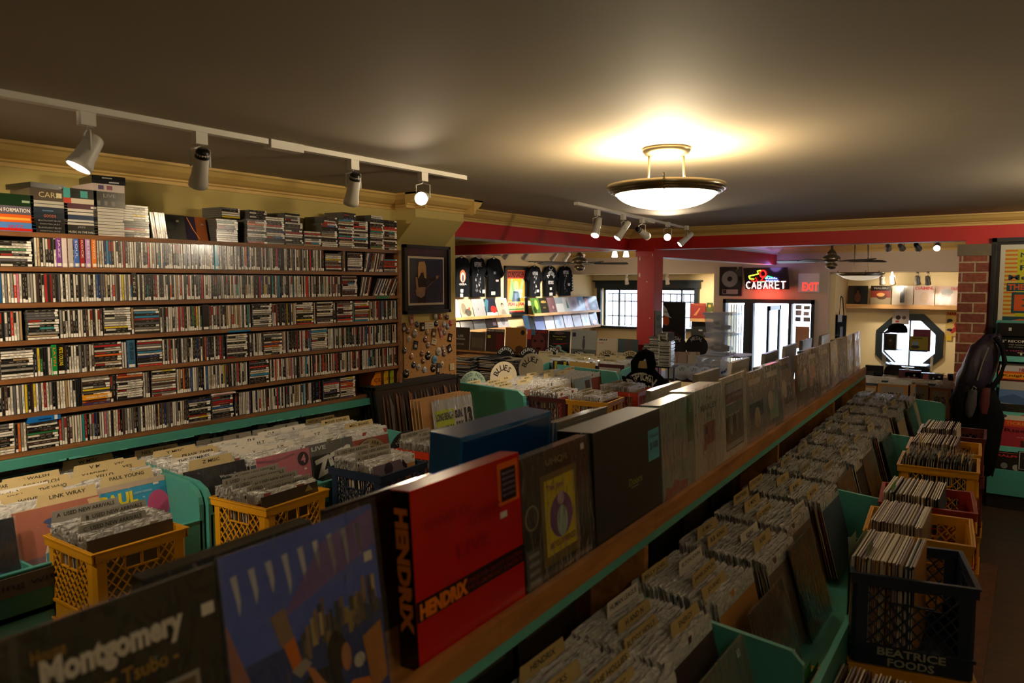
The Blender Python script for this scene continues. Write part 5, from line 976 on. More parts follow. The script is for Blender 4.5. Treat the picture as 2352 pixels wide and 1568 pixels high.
# ================================================================ left-hand room: T-shirt wall
XL = -7.7
def onx(px, py, X=XL): p = PP('X', X, px, py); return p.y, p.z
def tee(label, pl, pr, pt, pb, art, long=False, white=False, X=-7.62, nm='t_shirt'):
    ya, zt = onx(pl, pt, X); yb, _ = onx(pr, pt, X); _, zb_ = onx((pl + pr) / 2, pb, X); w = (yb - ya) / 2; h = zt - zb_; mb = MB()
    if long: P = [(-.16, h), (-.06, h + .02), (0, h - .02), (.06, h + .02), (.16, h), (.26, h * .8), (.3, .1), (.22, .08), (.19, h * .6), (.19, 0), (-.19, 0), (-.19, h * .6), (-.22, .08), (-.3, .1), (-.26, h * .8)]
    else: P = [(-.17, h), (-.07, h + .03), (0, h - .0), (.07, h + .03), (.17, h), (.31, h * .62), (.24, h * .52), (.19, h * .66), (.2, 0), (-.2, 0), (-.19, h * .66), (-.24, h * .52), (-.31, h * .62)]
    k = w / .31; P = [(x * k, z) for x, z in P]
    mb.extr(P, 'Y', -.02, .02, 0, '#0c0e14')
    if white: mb.add([(r_ * math.cos(a), -.0215, h + .0 + r_ * math.sin(a) * .8) for r_ in (.05, .065) for a in [PI + i * PI / 8 for i in range(9)]], [(i, i + 1, i + 10, i + 9) for i in range(8)], 1, '#c8c8cc')
    for a in art:
        if a[0] == 't': mb.text(a[1], a[2] * k, a[3] * h, a[4] * h, a[5] * k, a[6], -.0225, bold=.02, mi=1)
        elif a[0] == 'e': mb.disc(a[1] * k, a[2] * h, a[3] * k, a[5], -.0212 - .0004 * a[6], rz=a[4] * h, mi=1)
        elif a[0] == 'r': mb.rect(a[1] * k, a[2] * h, a[3] * k, a[4] * h, a[5], -.0218, 1)
        elif a[0] == 'm':
            q = random.Random(a[6])
            for i in range(26): x, z = q.uniform(a[1], a[3]) * k, q.uniform(a[2], a[4]) * h; mb.poly([(x, z), (x + q.uniform(.01, .03), z + q.uniform(-.01, .02)), (x + q.uniform(-.01, .02), z + q.uniform(.02, .07))], q.choice([a[5], '#4c4c50']), -.0216 - i * .00002, 1)
        elif a[0] == 'a': mb.arctext('NEPTOON', 0, a[1] * h, a[2] * k, 150, 30, a[3] * h, '#d8d8d8', -.0222, mi=1)
    o = mb.build(nm, ['cloth_black', 'print_matte'], None, (X, (ya + yb) / 2, zb_), (0, 0, R(90))); tag(o, label, 't-shirt')
    h_ = MB(); h_.tube([(-.15 * k, 0, h + .0), (0, 0, h + .05), (.15 * k, 0, h)], .006, 6); h_.tube([(0, 0, h + .05), (0, 0, h + .09), (.02, 0, h + .11), (.035, 0, h + .09)], .004, 6)
    q = h_.build('hanger', 'plastic_black', o); return o
tag_ = lambda x, z, w=.05, h=.07: ('r', x, z, x + w * 1.6, z + h * 1.3, '#c8c4c0')
tee('black T-shirt partly hidden behind the guitarist frame, pink print', 985, 1043, 596, 684, [('e', .2, .6, .04, .06, '#b83c8c', 1), tag_(.1, .05)])
tee('black T-shirt with an orange oval print on the wall', 1036, 1084, 594, 682, [('e', .0, .55, .09, .17, '#c8643c', 1), ('e', .0, .52, .06, .13, '#d8c8b8', 2), ('e', -.0, .5, .03, .1, '#4c2c24', 3), ('t', 'GIZA', 0, .34, .05, .22, '#c8c8c8'), tag_(-.07, .12), tag_(-.08, .0)])
tee('black T-shirt with a tall grey illustration beside the orange oval one', 1074, 1119, 594, 682, [('m', -.1, .1, .06, .9, '#a0a0a0', 3), ('t', 'NEPTUNE', -.02, .86, .12, .22, '#b0b0b0'), tag_(.12, .1)])
tee('plain black T-shirt with a small chest mark next to the gig poster', 1112, 1156, 596, 682, [('t', 'MW', .0, .65, .08, .08, '#8c8c8c'), ('r', .03, .42, .12, .47, '#c8b4b4'), tag_(-.12, .06, .08)])
tee('black T-shirt with a slender grey figure right beside the gig poster', 1208, 1246, 614, 681, [('m', -.07, .05, .06, .85, '#b0b0b0', 8), ('t', 'NEPTUNE', 0, .8, .12, .2, '#b8b8b8'), tag_(.06, .15)], X=-7.62)
tee('black ringer T-shirt lettered NEPTOON RECORDS', 1245, 1281, 614, 680, [('a', .58, .14, .14), ('t', 'RECORDS', 0, .48, .12, .2, '#d0d0d0'), tag_(-.04, .22), tag_(-.06, .02, .08, .08)], white=True)
tee('black long-sleeved shirt with white sleeve print at the end of the row', 1279, 1316, 613, 679, [('m', -.07, .05, .05, .85, '#b4b4b4', 5), ('t', 'NEPTUNE', 0, .82, .12, .2, '#c0c0c0'), tag_(.08, .35)] + [('r', .24, .2 + .1 * i, .28, .26 + .1 * i, '#c8c8c8') for i in range(5)], long=True)
for a_, b_, nm_ in ((990, 1150, 'left of the gig poster'), (1215, 1312, 'right of the gig poster')):
    ya, z_ = onx(a_, 592, -7.62); yb, _ = onx(b_, 592, -7.62); z_ = onx(1060 if a_ < 1100 else 1245, 596 if a_ < 1100 else 614, -7.62)[1] + .1
    mb = MB(); mb.tube([(-7.62, ya, z_), (-7.62, yb, z_)], .01, 6); mb.tube([(-7.7, ya + .1, z_), (-7.62, ya + .1, z_)], .008, 6); mb.tube([(-7.7, yb - .1, z_), (-7.62, yb - .1, z_)], .008, 6); tag(mb.build('clothes_rail', 'plastic_black'), 'thin dark rail carrying the T-shirt hangers, %s' % nm_, 'rail')
# gig poster
ya, zt = onx(1157, 610); yb, _ = onx(1209, 610); _, zb_ = onx(1183, 728); w, h = (yb - ya) / 2, zt - zb_
t = thing('framed_poster', 'framed SOUNDGARDEN and PEARL JAM gig poster in orange and green', 'framed poster', (XL, (ya + yb) / 2, zb_), (0, 0, R(90)))
mb = MB(); f = .03
for a in ((-w, 0, -w + f, h), (w - f, 0, w, h), (-w, 0, w, f), (-w, h - f, w, h)): mb.box(a[0], -.04, a[1], a[2], 0, a[3])
mb.build('frame', 'plastic_black', t); mb = MB(); mb.box(-w + f, -.015, f, w - f, -.01, h - f, 0, '#1c2024'); W_p = w * .76
mb.box(-W_p, -.018, h * .1, W_p, -.015, h * .92, 0, '#d8842c'); q = lambda u: h * (.1 + .82 * u)
mb.rect(-W_p, q(.8), W_p, q(.99), '#8c2c24', -.0185); mb.text('SOUNDGARDEN', 0, q(.895), h * .12, W_p * 1.9, '#1c100c', -.019, bold=.04)
mb.disc(-.02, q(.6), W_p * .38, '#5c8c5c', -.019, rz=h * .12); mb.disc(-.01, q(.62), W_p * .3, '#8cac6c', -.0195, rz=h * .1); mb.poly([(-W_p * .6, q(.8)), (-W_p * .4, q(.8)), (-W_p * .3, q(.3)), (-W_p * .8, q(.3))], '#7ca06c', -.0187); mb.poly([(W_p * .7, q(.8)), (W_p * .95, q(.78)), (W_p * .5, q(.3)), (W_p * .2, q(.3))], '#7ca06c', -.0187)
mb.poly([(-W_p * .3, q(.5)), (W_p * .3, q(.5)), (W_p * .5, q(.25)), (-W_p * .5, q(.25))], '#28404c', -.019)
mb.rect(-W_p, q(.0), W_p, q(.25), '#c8b070', -.0186); mb.text('PEARL JAM', 0, q(.18), h * .09, W_p * 1.8, '#a82c24', -.0192, bold=.04); mb.rect(-W_p * .9, q(.05), W_p * .9, q(.08), '#2c7c3c', -.019); mb.rect(-W_p * .9, q(.0), W_p * .9, q(.03), '#a82c24', -.019)
mb.build('print', 'print_gloss', t); mb = MB(); mb.quad((-w + f, -.03, f), (w - f, -.03, f), (w - f, -.03, h - f), (-w + f, -.03, h - f)); mb.build('glass', 'clear_glass', t)
# album shelves on the T-shirt wall
def wall_shelf(label, pl, pr, py, albums, X=-7.45, hpx=None, thick=.045, t_=.28):
    ya, za = onx(pl, py, X); yb, zb_ = onx(pr, py, X); z = (za + zb_) / 2
    t = thing('picture_ledge', label, 'shelf', (XL, (ya + yb) / 2, z), (0, 0, R(90))); L2 = (yb - ya) / 2
    mb = MB(); mb.box(-L2, -.25, -.02, L2, 0, -.0); mb.build('board', 'pine_light', t); mb = MB(); mb.box(-L2, -.27, -.02, L2, -.25, thick - .02); mb.build('lip', 'pine_light', t)
    n = len(albums)
    for i, (lab, bg, art) in enumerate(albums):
        y = ya + (yb - ya) * (i + .5) / n; album(lab, X + .0, y, z + .001, 90, t_, bg, art, w=min(.315, (yb - ya) / n * .99), h=.315)
wall_shelf('pine ledge of albums below the T-shirts, left of the gig poster', 1030, 1172, 729, [('plain white album with a small pink mark', '#d8d0c8', [('r', .1, .85, .3, .93, '#c86c6c')]), ('leafy sepia album with a red dot', '#a8987c', [('e', .3, .5, .2, .3, '#6c6048', 1), ('d', .75, .5, .08, '#a83c2c', 2), ('e', .6, .3, .25, .2, '#3c382c', 1)]),
        ('foggy grey album with tiny writing', '#8c8c90', [('r', .4, .4, .45, .5, '#4c4c50')]), ('dark blue and red album with a white band on the T-shirt wall ledge', '#1c2030', [('p', [(0, 0), (.4, .9), (.2, 1), (0, .8)], '#3c6478', 1), ('e', .7, .4, .25, .2, '#b82c24', 2), ('r', 0, 0, 1, .25, '#c8c4bc', 1)]), ('cream album with a drawn portrait nearest the gig poster', '#c8c0b4', [('r', .08, .05, .92, .95, '#b0a898', 1), ('e', .5, .6, .13, .14, '#3c3834', 2), ('e', .5, .55, .1, .11, '#a89c8c', 3), ('p', [(.25, .1), (.75, .1), (.6, .38), (.4, .38)], '#8c8478', 2)])])
wall_shelf('upper pine ledge of albums right of the gig poster', 1226, 1377, 718, [('leafy green album at the end of the upper ledge', '#3c5c28', [('e', .6, .6, .2, .3, '#7ca03c', 1), ('e', .3, .3, .2, .2, '#1c2c14', 1)]), ('black album lettered ABBA GOLD', '#1c1c14', [('t', 'ABBA', .5, .75, .16, .7, '#a88c4c', .03), ('t', 'GOLD', .5, .4, .1, .35, '#8c7440')]), ('dusty mauve album on the upper ledge', '#6c5058', [('e', .6, .4, .1, .1, '#a89090', 1)]), ('white-blue mountain album on the upper ledge', '#8c98a4', [('r', 0, .0, 1, .6, '#c8d0d4')]), ('pale album with a teal sail shape', '#b4b8bc', [('p', [(.4, .3), (.7, .3), (.5, .9)], '#3c7478', 1)]), ('hazy lavender album on the upper ledge', '#a8a4b4', [('e', .5, .5, .3, .3, '#8c8498', 1)]),
        ('blue to white album with a bright reflection', '#6c8cb4', [('d', .4, .6, .2, '#c8d8ec', 1)]), ('black and orange fiery album', '#18100c', [('e', .3, .5, .25, .4, '#b8401c', 1)]), ('dark navy album last on the upper ledge', '#1c2430', [])])
wall_shelf('lower pine ledge of albums right of the gig poster', 1208, 1377, 755, [('blue and black album starting the lower ledge', '#24405c', [('r', .5, .0, 1, 1, '#14161c')]), ('violet-blue album second on the lower ledge', '#5c6ca0', []), ('near-white album third on the lower ledge', '#c8d0d8', []), ('pale blue figure album on the lower ledge', '#a8b4cc', [('e', .6, .5, .15, .3, '#6c7ca0', 1)]), ('white album with lilac drips', '#c0c0d0', [('p', [(.3, .2), (.4, .9), (.6, .8)], '#8c84b4', 1)]), ('tan and brown album on the lower ledge', '#7c6450', []), ('white album with an orange figure on the lower ledge', '#c8c8c0', [('e', .5, .5, .15, .25, '#5c7c5c', 1), ('d', .75, .7, .06, '#d8742c', 2)]), ('dark album with a pale hand last on the lower ledge', '#241c20', [('e', .5, .25, .3, .15, '#c89c84', 1)])])
wall_shelf('lower ledge of albums behind the record row, left of the gig poster', 1030, 1172, 759, [('black album first on the dim lower ledge', '#1c1e20', []), ('charcoal album second on the dim lower ledge', '#2c3034', []), ('grey album third on the dim lower ledge', '#4c5054', []), ('black album with a mauve patch on the dim lower ledge', '#14141a', [('r', .6, .2, .9, .8, '#5c4c5c')]), ('silver foggy album last on the dim lower ledge', '#a8a8b0', [('e', .5, .5, .2, .3, '#7c7c84', 1)])])
# ---- row of albums facing us on the half wall by the post (y = 7.6)
def ony(px, py, Y): p = PP('Y', Y, px, py); return p.x, p.z
z8 = ony(1300, 818, 7.6)[1]
t = thing('record_bin', 'pine-topped dark cabinet behind the soundtrack and country records', 'cabinet', (-5.0, 7.7, 0))
mb = MB(); mb.box(-1.45, -.14, -.45, 1.45, .08, z8 - .02); mb.build('body', 'wood_dark', t); mb = MB(); mb.box(-1.45, -.16, z8 - .02, 1.46, .09, z8); mb.build('top', 'pine_y', t)
row8 = [(1037, 1077, 'brown album with white block lettering standing first in the row left of the post', '#3c3024', [('t', 'LEE', .5, .62, .1, .3, '#a89c8c'), ('t', 'MORGAN', .5, .48, .08, .5, '#a89c8c'), ('t', 'LIVE', .5, .25, .08, .4, '#8c8474')]), (1079, 1113, 'brown sleeve with an engraved drawing, second in the row', '#4a3c30', [('r', .1, .15, .9, .7, '#5c4c3c', 1), ('r', -.06, 0, 0, 1, '#8c8478', 1)]),
        (1115, 1157, 'dark red album lettered MILES DAVIS', '#382420', [('t', 'MILES DAVIS', .5, .93, .07, .95, '#b0a494', .03), ('r', .55, .1, .95, .8, '#5c1c1c', 1), ('r', .08, .6, .25, .72, '#a8a02c', 2)]), (1159, 1207, 'orange-brown album with seated figures', '#8c5c28', [('d', .83, .82, .1, '#1c1814', 1), ('e', .7, .15, .2, .15, '#4c3020', 1), ('e', .15, .1, .1, .12, '#3c2418', 1)]),
        (1209, 1257, 'dark album with a large face and blue and orange print', '#3c1c20', [('r', .2, .78, .4, 1, '#3c6478', 1), ('r', 0, .6, .2, 1, '#a83c34', 1), ('t', 'AT QUINCY', .66, .9, .1, .6, '#a83428', .03), ('e', .55, .45, .32, .4, '#5c2c28', 1), ('e', .4, .55, .07, .05, '#1c0c0c', 2), ('e', .72, .55, .07, .05, '#1c0c0c', 2), ('e', .56, .25, .12, .05, '#28100f', 2)]),
        (1259, 1308, 'black album with a green spaceship and red streak', '#0e0e0e', [('e', .5, .92, .25, .06, '#4c3c3c', 1), ('t', 'Moondog Blues', .5, .78, .05, .6, '#a8a03c', .02), ('t', 'and Clouds', .5, .68, .04, .3, '#a8a03c', .02), ('p', [(.1, .5), (.5, .48), (.98, .54), (.6, .46), (.3, .46)], '#a81c24', 1), ('d', .48, .3, .14, '#6c9c94', 2), ('d', .46, .28, .09, '#8c4038', 3), ('p', [(.02, .42), (.4, .34), (.9, .16), (.85, .12), (.4, .24)], '#7c9c7c', 1)]),
        (1311, 1369, 'pale grey album of a lone walking figure, black frame at its base', '#8c8c84', [('r', 0, 0, 1, .12, '#1c1c1c', 1), ('t', 'INTERSTELLAR', .5, .06, .05, .8, '#a8a8a4', .02), ('e', .5, .5, .06, .22, '#4c4c4c', 2), ('d', .5, .75, .04, '#3c3c3c', 2), ('r', 0, .12, 1, .3, '#5c5c58', 1), ('r', .04, .75, .18, .9, '#20203c', 2)]),
        (1371, 1416, 'cream album lettered SIRAT with a tiny vehicle', '#bcac94', [('t', 'SIRAT', .3, .92, .07, .45, '#1c1c1c', .04), ('t', 'DANCE', .2, .76, .05, .3, '#a86c54'), ('r', 0, 0, 1, .2, '#b0907c', 1), ('r', .45, .1, .7, .24, '#7c3c28', 2), ('e', .88, .2, .1, .1, '#4c4440', 2)]), (1418, 1465, 'teal-grey album with a white caption strip next to the post', '#3c4c4c', [('r', 0, 0, 1, .35, '#b0a898', 1), ('r', .7, .05, .95, .3, '#4c4840', 2), ('r', .4, .4, .7, 1, '#4c4844', 1)])]
for a, b, lab, bg, art in row8:
    x0, zt = ony(a, 752, 7.58); x1, _ = ony(b, 752, 7.58); album(lab, (x0 + x1) / 2, 7.58, z8 + .001, 0, .08, bg, art, w=(x1 - x0), h=(x1 - x0) * (1.0 if a < 1300 else .95) if b - a > 30 else .3)
# ---- country / soundtrack bin in front of it, facing us
x0, zf = ony(1250, 838, 6.85); x1, _ = ony(1432, 838, 6.85); zl = PP('Y', 6.85, 1330, 832).z - .315
t = thing('record_bin', 'teal bin of country and soundtrack records under the album row', 'record bin', (0, 0, 0))
mb = MB(); mb.box(x0, 6.8, zl - .03, x1, 7.54, zl - .01); mb.build('bottom', 'teal_paint', t); mb = MB(); mb.box(x0, 6.78, zl - .3, x1, 6.8, zl + .1); mb.build('front_board', 'teal_paint', t)
for x in (x0, x1): mb = MB(); mb.extr([(6.78, zl - .3), (6.78, zl + .2), (6.82, zl + .27), (7.5, zl + .33), (7.5, zl - .3)], 'X', x - .012, x + .012); mb.build('end_panel', 'teal_edge', t)
for x in (x0 + .03, x1 - .06): mb = MB(); mb.box(x, 6.85, -.45, x + .04, 6.9, zl - .03); mb.build('leg', 'teal_paint', t)
frs = [(1266, 1301, 'black album with yellow lightning bolts', '#14140f', [('p', [(.1, .98), (.3, .98), (.26, .7), (.36, .7), (.24, .3), (.26, .6), (.16, .6)], '#a8941c', 1), ('p', [(.9, .98), (.7, .98), (.74, .7), (.64, .7), (.76, .3), (.74, .6), (.84, .6)], '#a8941c', 1), ('e', .5, .5, .15, .2, '#8c7014', 1)]), (1303, 1363, 'golden album lettered HOUSE in old type', '#a88444', [('t', 'THE', .55, .82, .04, .12, '#4c3418'), ('t', 'HOUSE', .55, .66, .12, .6, '#4c3418', .02)]), (1371, 1430, 'white album with two drawn owl-like heads in a maroon border', '#4c1c28', [('r', .04, .0, .86, .88, '#a8a090', 1), ('e', .28, .45, .13, .28, '#3c3c5c', 2), ('e', .3, .45, .1, .22, '#a89c8c', 3), ('e', .62, .45, .14, .28, '#6c4c3c', 2), ('e', .62, .45, .11, .22, '#a89c8c', 3)])]
for a, b, lab, bg, art in frs:
    xa, _ = ony(a, 850, 6.86); xb, _ = ony(b, 850, 6.86); w = min(xb - xa, .33); xc = (xa + xb) / 2; album(lab, xc, 6.86, zl, 0, .12, bg, art, w=w, h=.315)
    pack('in the country and soundtrack bin', 7.42, 6.92, xc, zl, .1, n=30, yaw=0)
for i, (s_, px, Y, dz) in enumerate((('CLASSIC COUNTRY', 1250, 7.2, .03), ('COMPILATIONS', 1268, 7.0, .01), ('COUNTRY MISC', 1290, 7.2, .02), ('JOHNNY', 1312, 7.1, .03), ('WILLIE', 1330, 6.95, .0), ('SOUNDTRACK A', 1345, 7.2, .03), ('MOVIES', 1378, 7.1, .02), ('MUSICALS', 1395, 6.95, .01), ('TV', 1415, 7.2, .03))):
    card('cream card lettered %s in the bin under the album row' % s_, s_, ony(px, 830, Y)[0], Y, zl + .01 + dz * .6, 0, .1, 0, '#b8a880', group=None)
for lab, px, py, face, rim, ink, txt in (('black record lettered COUNTRY behind the piles of records', 1162, 806, '#0d0d0d', '#0a0a0a', '#dcd8cc', 'COUNTRY'), ('black record lettered COUNTRY at the edge of the record piles', 1215, 808, '#0d0d0d', '#0a0a0a', '#dcd8cc', 'COUNTRY'), ('black record lettered COUNTRY before the spaceship album', 1268, 808, '#0d0d0d', '#0a0a0a', '#dcd8cc', 'COUNTRY'),
        ('dark record lettered SOUNDTRACK below the walking figure album', 1332, 817, '#2a2824', '#0a0a0a', '#a8a49c', 'SOUNDTRACK'), ('cream ringed record lettered SOUNDTRACK below the SIRAT album', 1395, 815, '#b8a47c', '#a8946c', '#4c3c24', 'SOUNDTRACK'), ('cream ringed record lettered SOUNDTRACK beside the black hoodie', 1448, 818, '#b8a47c', '#a8946c', '#4c3c24', 'SOUNDTRACK')):
    x, z = ony(px, py, 7.42); disc_sign(lab, x, 7.42, z - .235, 0, .02, .148, face, rim, [(txt, .79, 155, 25, .27)], ink, hole=(.62, '#0c0c0c') if 'cream' in lab else None)
spotlight('added hidden ceiling spotlight in the left room, aimed at the album row by the post', -5.3, 5.0, ZC, (-4.9, 7.5, 1.1), 'on', 60, .16, .042, size=75, lightcol=(1, .84, .62))  # hidden behind the left wall, added to brighten the album row
# ---- piles of records lying on a table left of the bins
t = thing('table', 'dark table under the piles of loose records by the pegboard', 'table', (-5.1, 6.5, -.45)); mb = MB(); mb.box(-.95, -.9, .93, .9, .9, .96); mb.build('table_top', 'wood_dark', t)
for sx in (-.9, .85):
    for sy in (-.85, .8): mb = MB(); mb.box(sx, sy, 0, sx + .05, sy + .05, .93); mb.build('leg', 'wood_dark', t)
for px, py, n, zt in ((1080, 815, 60, 1.0), (1128, 818, 60, .99), (1175, 822, 52, .96), (1075, 850, 34, .83), (1205, 850, 26, .8)):
    p = PP('Z', zt, px, py); zz = .512; k = int((zt - zz) / .0062)
    for i in range(k): ALLLP.append((Matrix.Translation((p.x + lr.uniform(-.02, .02), p.y + lr.uniform(-.02, .02), zz + i * .0062)) @ Matrix.Rotation(R(90) + lr.uniform(-.15, .15), 4, 'Z') @ Matrix.Rotation(PI / 2, 4, 'X') @ Matrix.Translation((0, 0, -.157)), lr.choice([8, 3, 0, 8, 5, 12, 14]), lr.randrange(4), 'on the pile table'))
# ---- blues bin
t = thing('record_bin', 'teal bin of blues records whose green end panel faces us', 'record bin', (0, 0, 0)); zq = .645
mb = MB(); mb.extr([(-4.0, .2), (-3.3, .2), (-3.3, .9), (-3.31, .95), (-3.36, .985), (-4.0, 1.01)], 'Y', 4.86, 4.9); mb.build('end_panel', 'teal_paint', t)
mb = MB(); mb.box(-4.0, 4.9, zq - .02, -3.3, 6.5, zq); mb.build('bottom', 'teal_paint', t); mb = MB(); mb.box(-3.32, 4.9, zq - .2, -3.3, 6.5, zq + .14); mb.build('front_board', 'teal_paint', t)
mb = MB(); mb.extr([(-4.0, .4), (-3.3, .4), (-3.3, .92), (-3.33, .98), (-4.0, 1.01)], 'Y', 6.5, 6.53); mb.build('end_panel', 'teal_edge', t)
for y in (4.95, 6.4): mb = MB(); mb.box(-3.9, y, -.0, -3.85, y + .05, zq - .02); mb.build('leg', 'teal_paint', t); mb = MB(); mb.box(-3.42, y, 0, -3.37, y + .05, zq - .02); mb.build('leg', 'teal_paint', t)
for i, y in enumerate((5.08, 5.42, 5.76, 6.10, 6.36)): pack('in the blues bin', -3.95, -3.45, y, zq, .1, n=34, tiltend=.16, cols=[12, 10, 4, 2, 9, 15, 7])
for i, (s_, x, y) in enumerate((('BLUES MISC A', -3.9, 5.1), ('BLUES MISC B', -3.8, 5.2), ('BLUES MISC C', -3.7, 5.1), ('BLUES MISC F', -3.6, 5.15), ('B.B.', -3.85, 5.45), ('MUDDY', -3.7, 5.5), ('HOWLIN', -3.6, 5.42), ('JIMMY', -3.8, 5.8), ('SON', -3.65, 5.8), ('ETTA', -3.8, 6.15), ('KOKO', -3.65, 6.1), ('BLUES COMPS', -3.75, 6.35))):
    card('cream card lettered %s in the blues bin' % s_, s_, x, y, zq + .02, 90, .13, [-1, 0, 1][i % 3], '#c8b88c', group=None)
album('blue-orange album fronting the blues bin', -3.40, 5.25, zq, 90, .16, '#8c6c5c', [('r', 0, .6, 1, .8, '#2c3c50', 1), ('t', 'ELECTRIC', .5, .5, .1, .7, '#28323c'), ('r', .6, 0, 1, .45, '#3c4c54', 1)])
album('white and blue album fronting the far cell of the blues bin', -3.42, 6.1, zq, 90, .16, '#98a8b4', [('r', .6, .5, .9, .9, '#5c4c4c', 1)])
disc_sign('white oval card lettered BLUES, the nearer one over the blues bin', -3.97, 5.52, .83, 70, .03, .15, '#d8ceb4', '#c8bea4', [('BLUES', .62, 165, 35, .36)], '#2c2824')
disc_sign('white oval card lettered BLUES, the farther one over the blues bin', -3.97, 5.98, .87, 70, .03, .15, '#d8ceb4', '#c8bea4', [('BLUES', .62, 165, 35, .36)], '#2c2824')
disc_sign('pale green scalloped card at the near end of the blues bin', -4.0, 5.1, .80, 70, .03, .14, '#8ca494', '#8ca494', [('USED NEW', .8, 150, 30, .2), ('BLUES', .4, 150, 30, .3)], '#5c7468')
# ---- crates of the middle room
t = thing('bench', 'dark bench under the crates beside the blues bin', 'bench', (0, 0, 0)); mb = MB(); mb.box(-3.42, 4.95, .02, -2.62, 6.15, .04); mb.build('top', 'wood_dark', t)
for y in (4.95, 6.05): mb = MB(); mb.box(-3.2, y, 0, -2.7, y + .06, .02); mb.build('leg', 'wood_dark', t)
for c, x, y, yw, lab, un in (('maroon', -3.2, 5.18, 8, 'dark red milk crate between the green bin panel and the yellow crate', ('maroon', 'yellow')), ('yellow', -2.84, 5.2, 6, 'yellow milk crate in the middle of the room by the blues bin', ('yellow', 'navy')), ('orange', -2.88, 5.80, 8, 'orange-red milk crate below the black hoodie', ('red', 'yellow'))):
    stack(c, lab, x, y, yw, un); pack('in the %s crate by the blues bin' % c, x - .14, x + .14, y, RIM - .283, .03, n=30, tiltend=.08)
for i, (s_, x, y) in enumerate((('FOLK', -3.3, 5.18), ('FOLK MISC', -3.22, 5.18), ('CELTIC', -3.12, 5.18), ('BLUEGRASS', -2.94, 5.2), ('CAJUN', -2.85, 5.2), ('GOSPEL', -2.75, 5.2), ('WORLD', -2.8, 5.8), ('REGGAE', -2.96, 5.8))): card('cream card lettered %s in the crates by the blues bin' % s_, s_, x, y, RIM - .283, 90, .05, [-1, 1][i % 2], '#a89c80', group=None)
# ---- hoodie on a stand
x0, zt = ony(1440, 850, 6.5); x1, _ = ony(1522, 850, 6.5); _, ztop = ony(1475, 812, 6.5); xc = (x0 + x1) / 2; w = (x1 - x0) / 2 * 1.12
t = thing('hoodie', 'black hoodie lettered NEPTOON RECORDS hanging above the crates', 'hoodie', (xc, 6.5, .25))
mb = MB(); Hh = ztop - .25
secs = [(0, w * .9, .08), (.1, w * .95, .1), (Hh * .45, w, .11), (Hh * .68, w * 1.02, .1), (Hh * .76, w * .92, .09), (Hh * .82, w * .6, .08), (Hh * .86, w * .42, .08)]
vs = []; fs = []; n = 20
for z, a, b in secs:
    for i in range(n): u = 2 * PI * i / n; vs.append((a * math.cos(u) * (1 + .03 * math.sin(5 * u + z * 9)), b * math.sin(u) * (1 + .12 * math.sin(4 * u)), z))
for j in range(len(secs) - 1):
    for i in range(n): fs.append((j * n + i, j * n + (i + 1) % n, (j + 1) * n + (i + 1) % n, (j + 1) * n + i))
mb.add(vs, fs, 0, '#fff', None, True); mb.build('body', 'cloth_black', t)
mb = MB(); mb.tube([(-w * .4, -.05, Hh * .80), (-w * .42, -.03, Hh * .9), (-w * .2, .02, Hh * .985), (0, .03, Hh), (w * .2, .02, Hh * .985), (w * .42, -.03, Hh * .9), (w * .4, -.05, Hh * .80)], [.03, .045, .05, .05, .05, .045, .03], 8); mb.build('hood', 'cloth_black', t)
mb = MB(); mb.box(-w * .32, -.04, Hh * .8, w * .3, -.02, Hh * .93, 0, '#a8905c'); mb.build('hanger', 'print_matte', t)
mb = MB(); mb.tube([(0, 0, Hh * .9), (0, .03, Hh * .5), (0, .05, -.25)], .012, 6); mb.build('stand', 'plastic_black', t)
for s_ in (-1, 1): mb = MB(); mb.tube([(s_ * w * .85, 0, Hh * .74), (s_ * w * 1.12, -.02, Hh * .5), (s_ * w * 1.08, -.05, Hh * .15)], [.06, .055, .045], 8); mb.build('sleeve', 'cloth_black', t)
mb = MB(); tz = ony(1480, 872, 6.5)[1] - .25; mb.arctext('NEPTOON', .04, tz - w * .62, w * .85, 138, 48, .075, '#b8b4ac', -.135, .04); mb.text('RECORDS', .05, tz - .06, .06, w * 1.0, '#b8b4ac', -.135, bold=.04); mb.build('lettering', 'print_matte', t)
# ---- CD rack and CD towers by the post
t = thing('cd_rack', 'black wire CD rack standing at the foot of the red post', 'rack', (-3.3, 7.35, 0))
mb = MB()
for x in (-.02, .16): mb.tube([(x, 0, 0), (x, 0, .95)], .008, 5); mb.tube([(x, .15, 0), (x, .15, .95)], .008, 5)
for k in range(7): z = .05 + k * .15; mb.tube([(-.02, 0, z), (.16, 0, z)], .005, 4); mb.tube([(-.02, .15, z), (.16, .15, z)], .005, 4); mb.tube([(-.02, 0, z), (-.02, .15, z)], .005, 4); mb.tube([(.16, 0, z), (.16, .15, z)], .005, 4)
mb.build('frame', 'plastic_black', t); mb = MB(); mb.box(-.36, -.02, .95, .18, .2, .965); mb.build('top', 'plastic_black', t)
mb = MB(); mb.box(-.35, 0, 0, -.33, .18, .95); mb.build('support', 'plastic_black', t)
for px, n, yw in ((1498, 22, 10), (1512, 30, 4), (1526, 34, -6), (1536, 26, 8)):
    x, _ = ony(px, 830, 7.4)
    for i in range(n): ALLCD.append((7.4, Matrix.Translation((x + cr_.uniform(-.004, .004) - .03 + .02, 7.33 + .02 * (px % 3), .9705 + i * (CT + .0003))) @ Matrix.Rotation(R(yw - 90) + cr_.uniform(-.05, .05), 4, 'Z') @ Matrix.Rotation(PI / 2, 4, 'X') @ Matrix.Translation((0, 0, -.06)), cr_.choice([0, 1, 2, 3, 13, 14, 7]), 0, 'in a tower by the red post', 9))
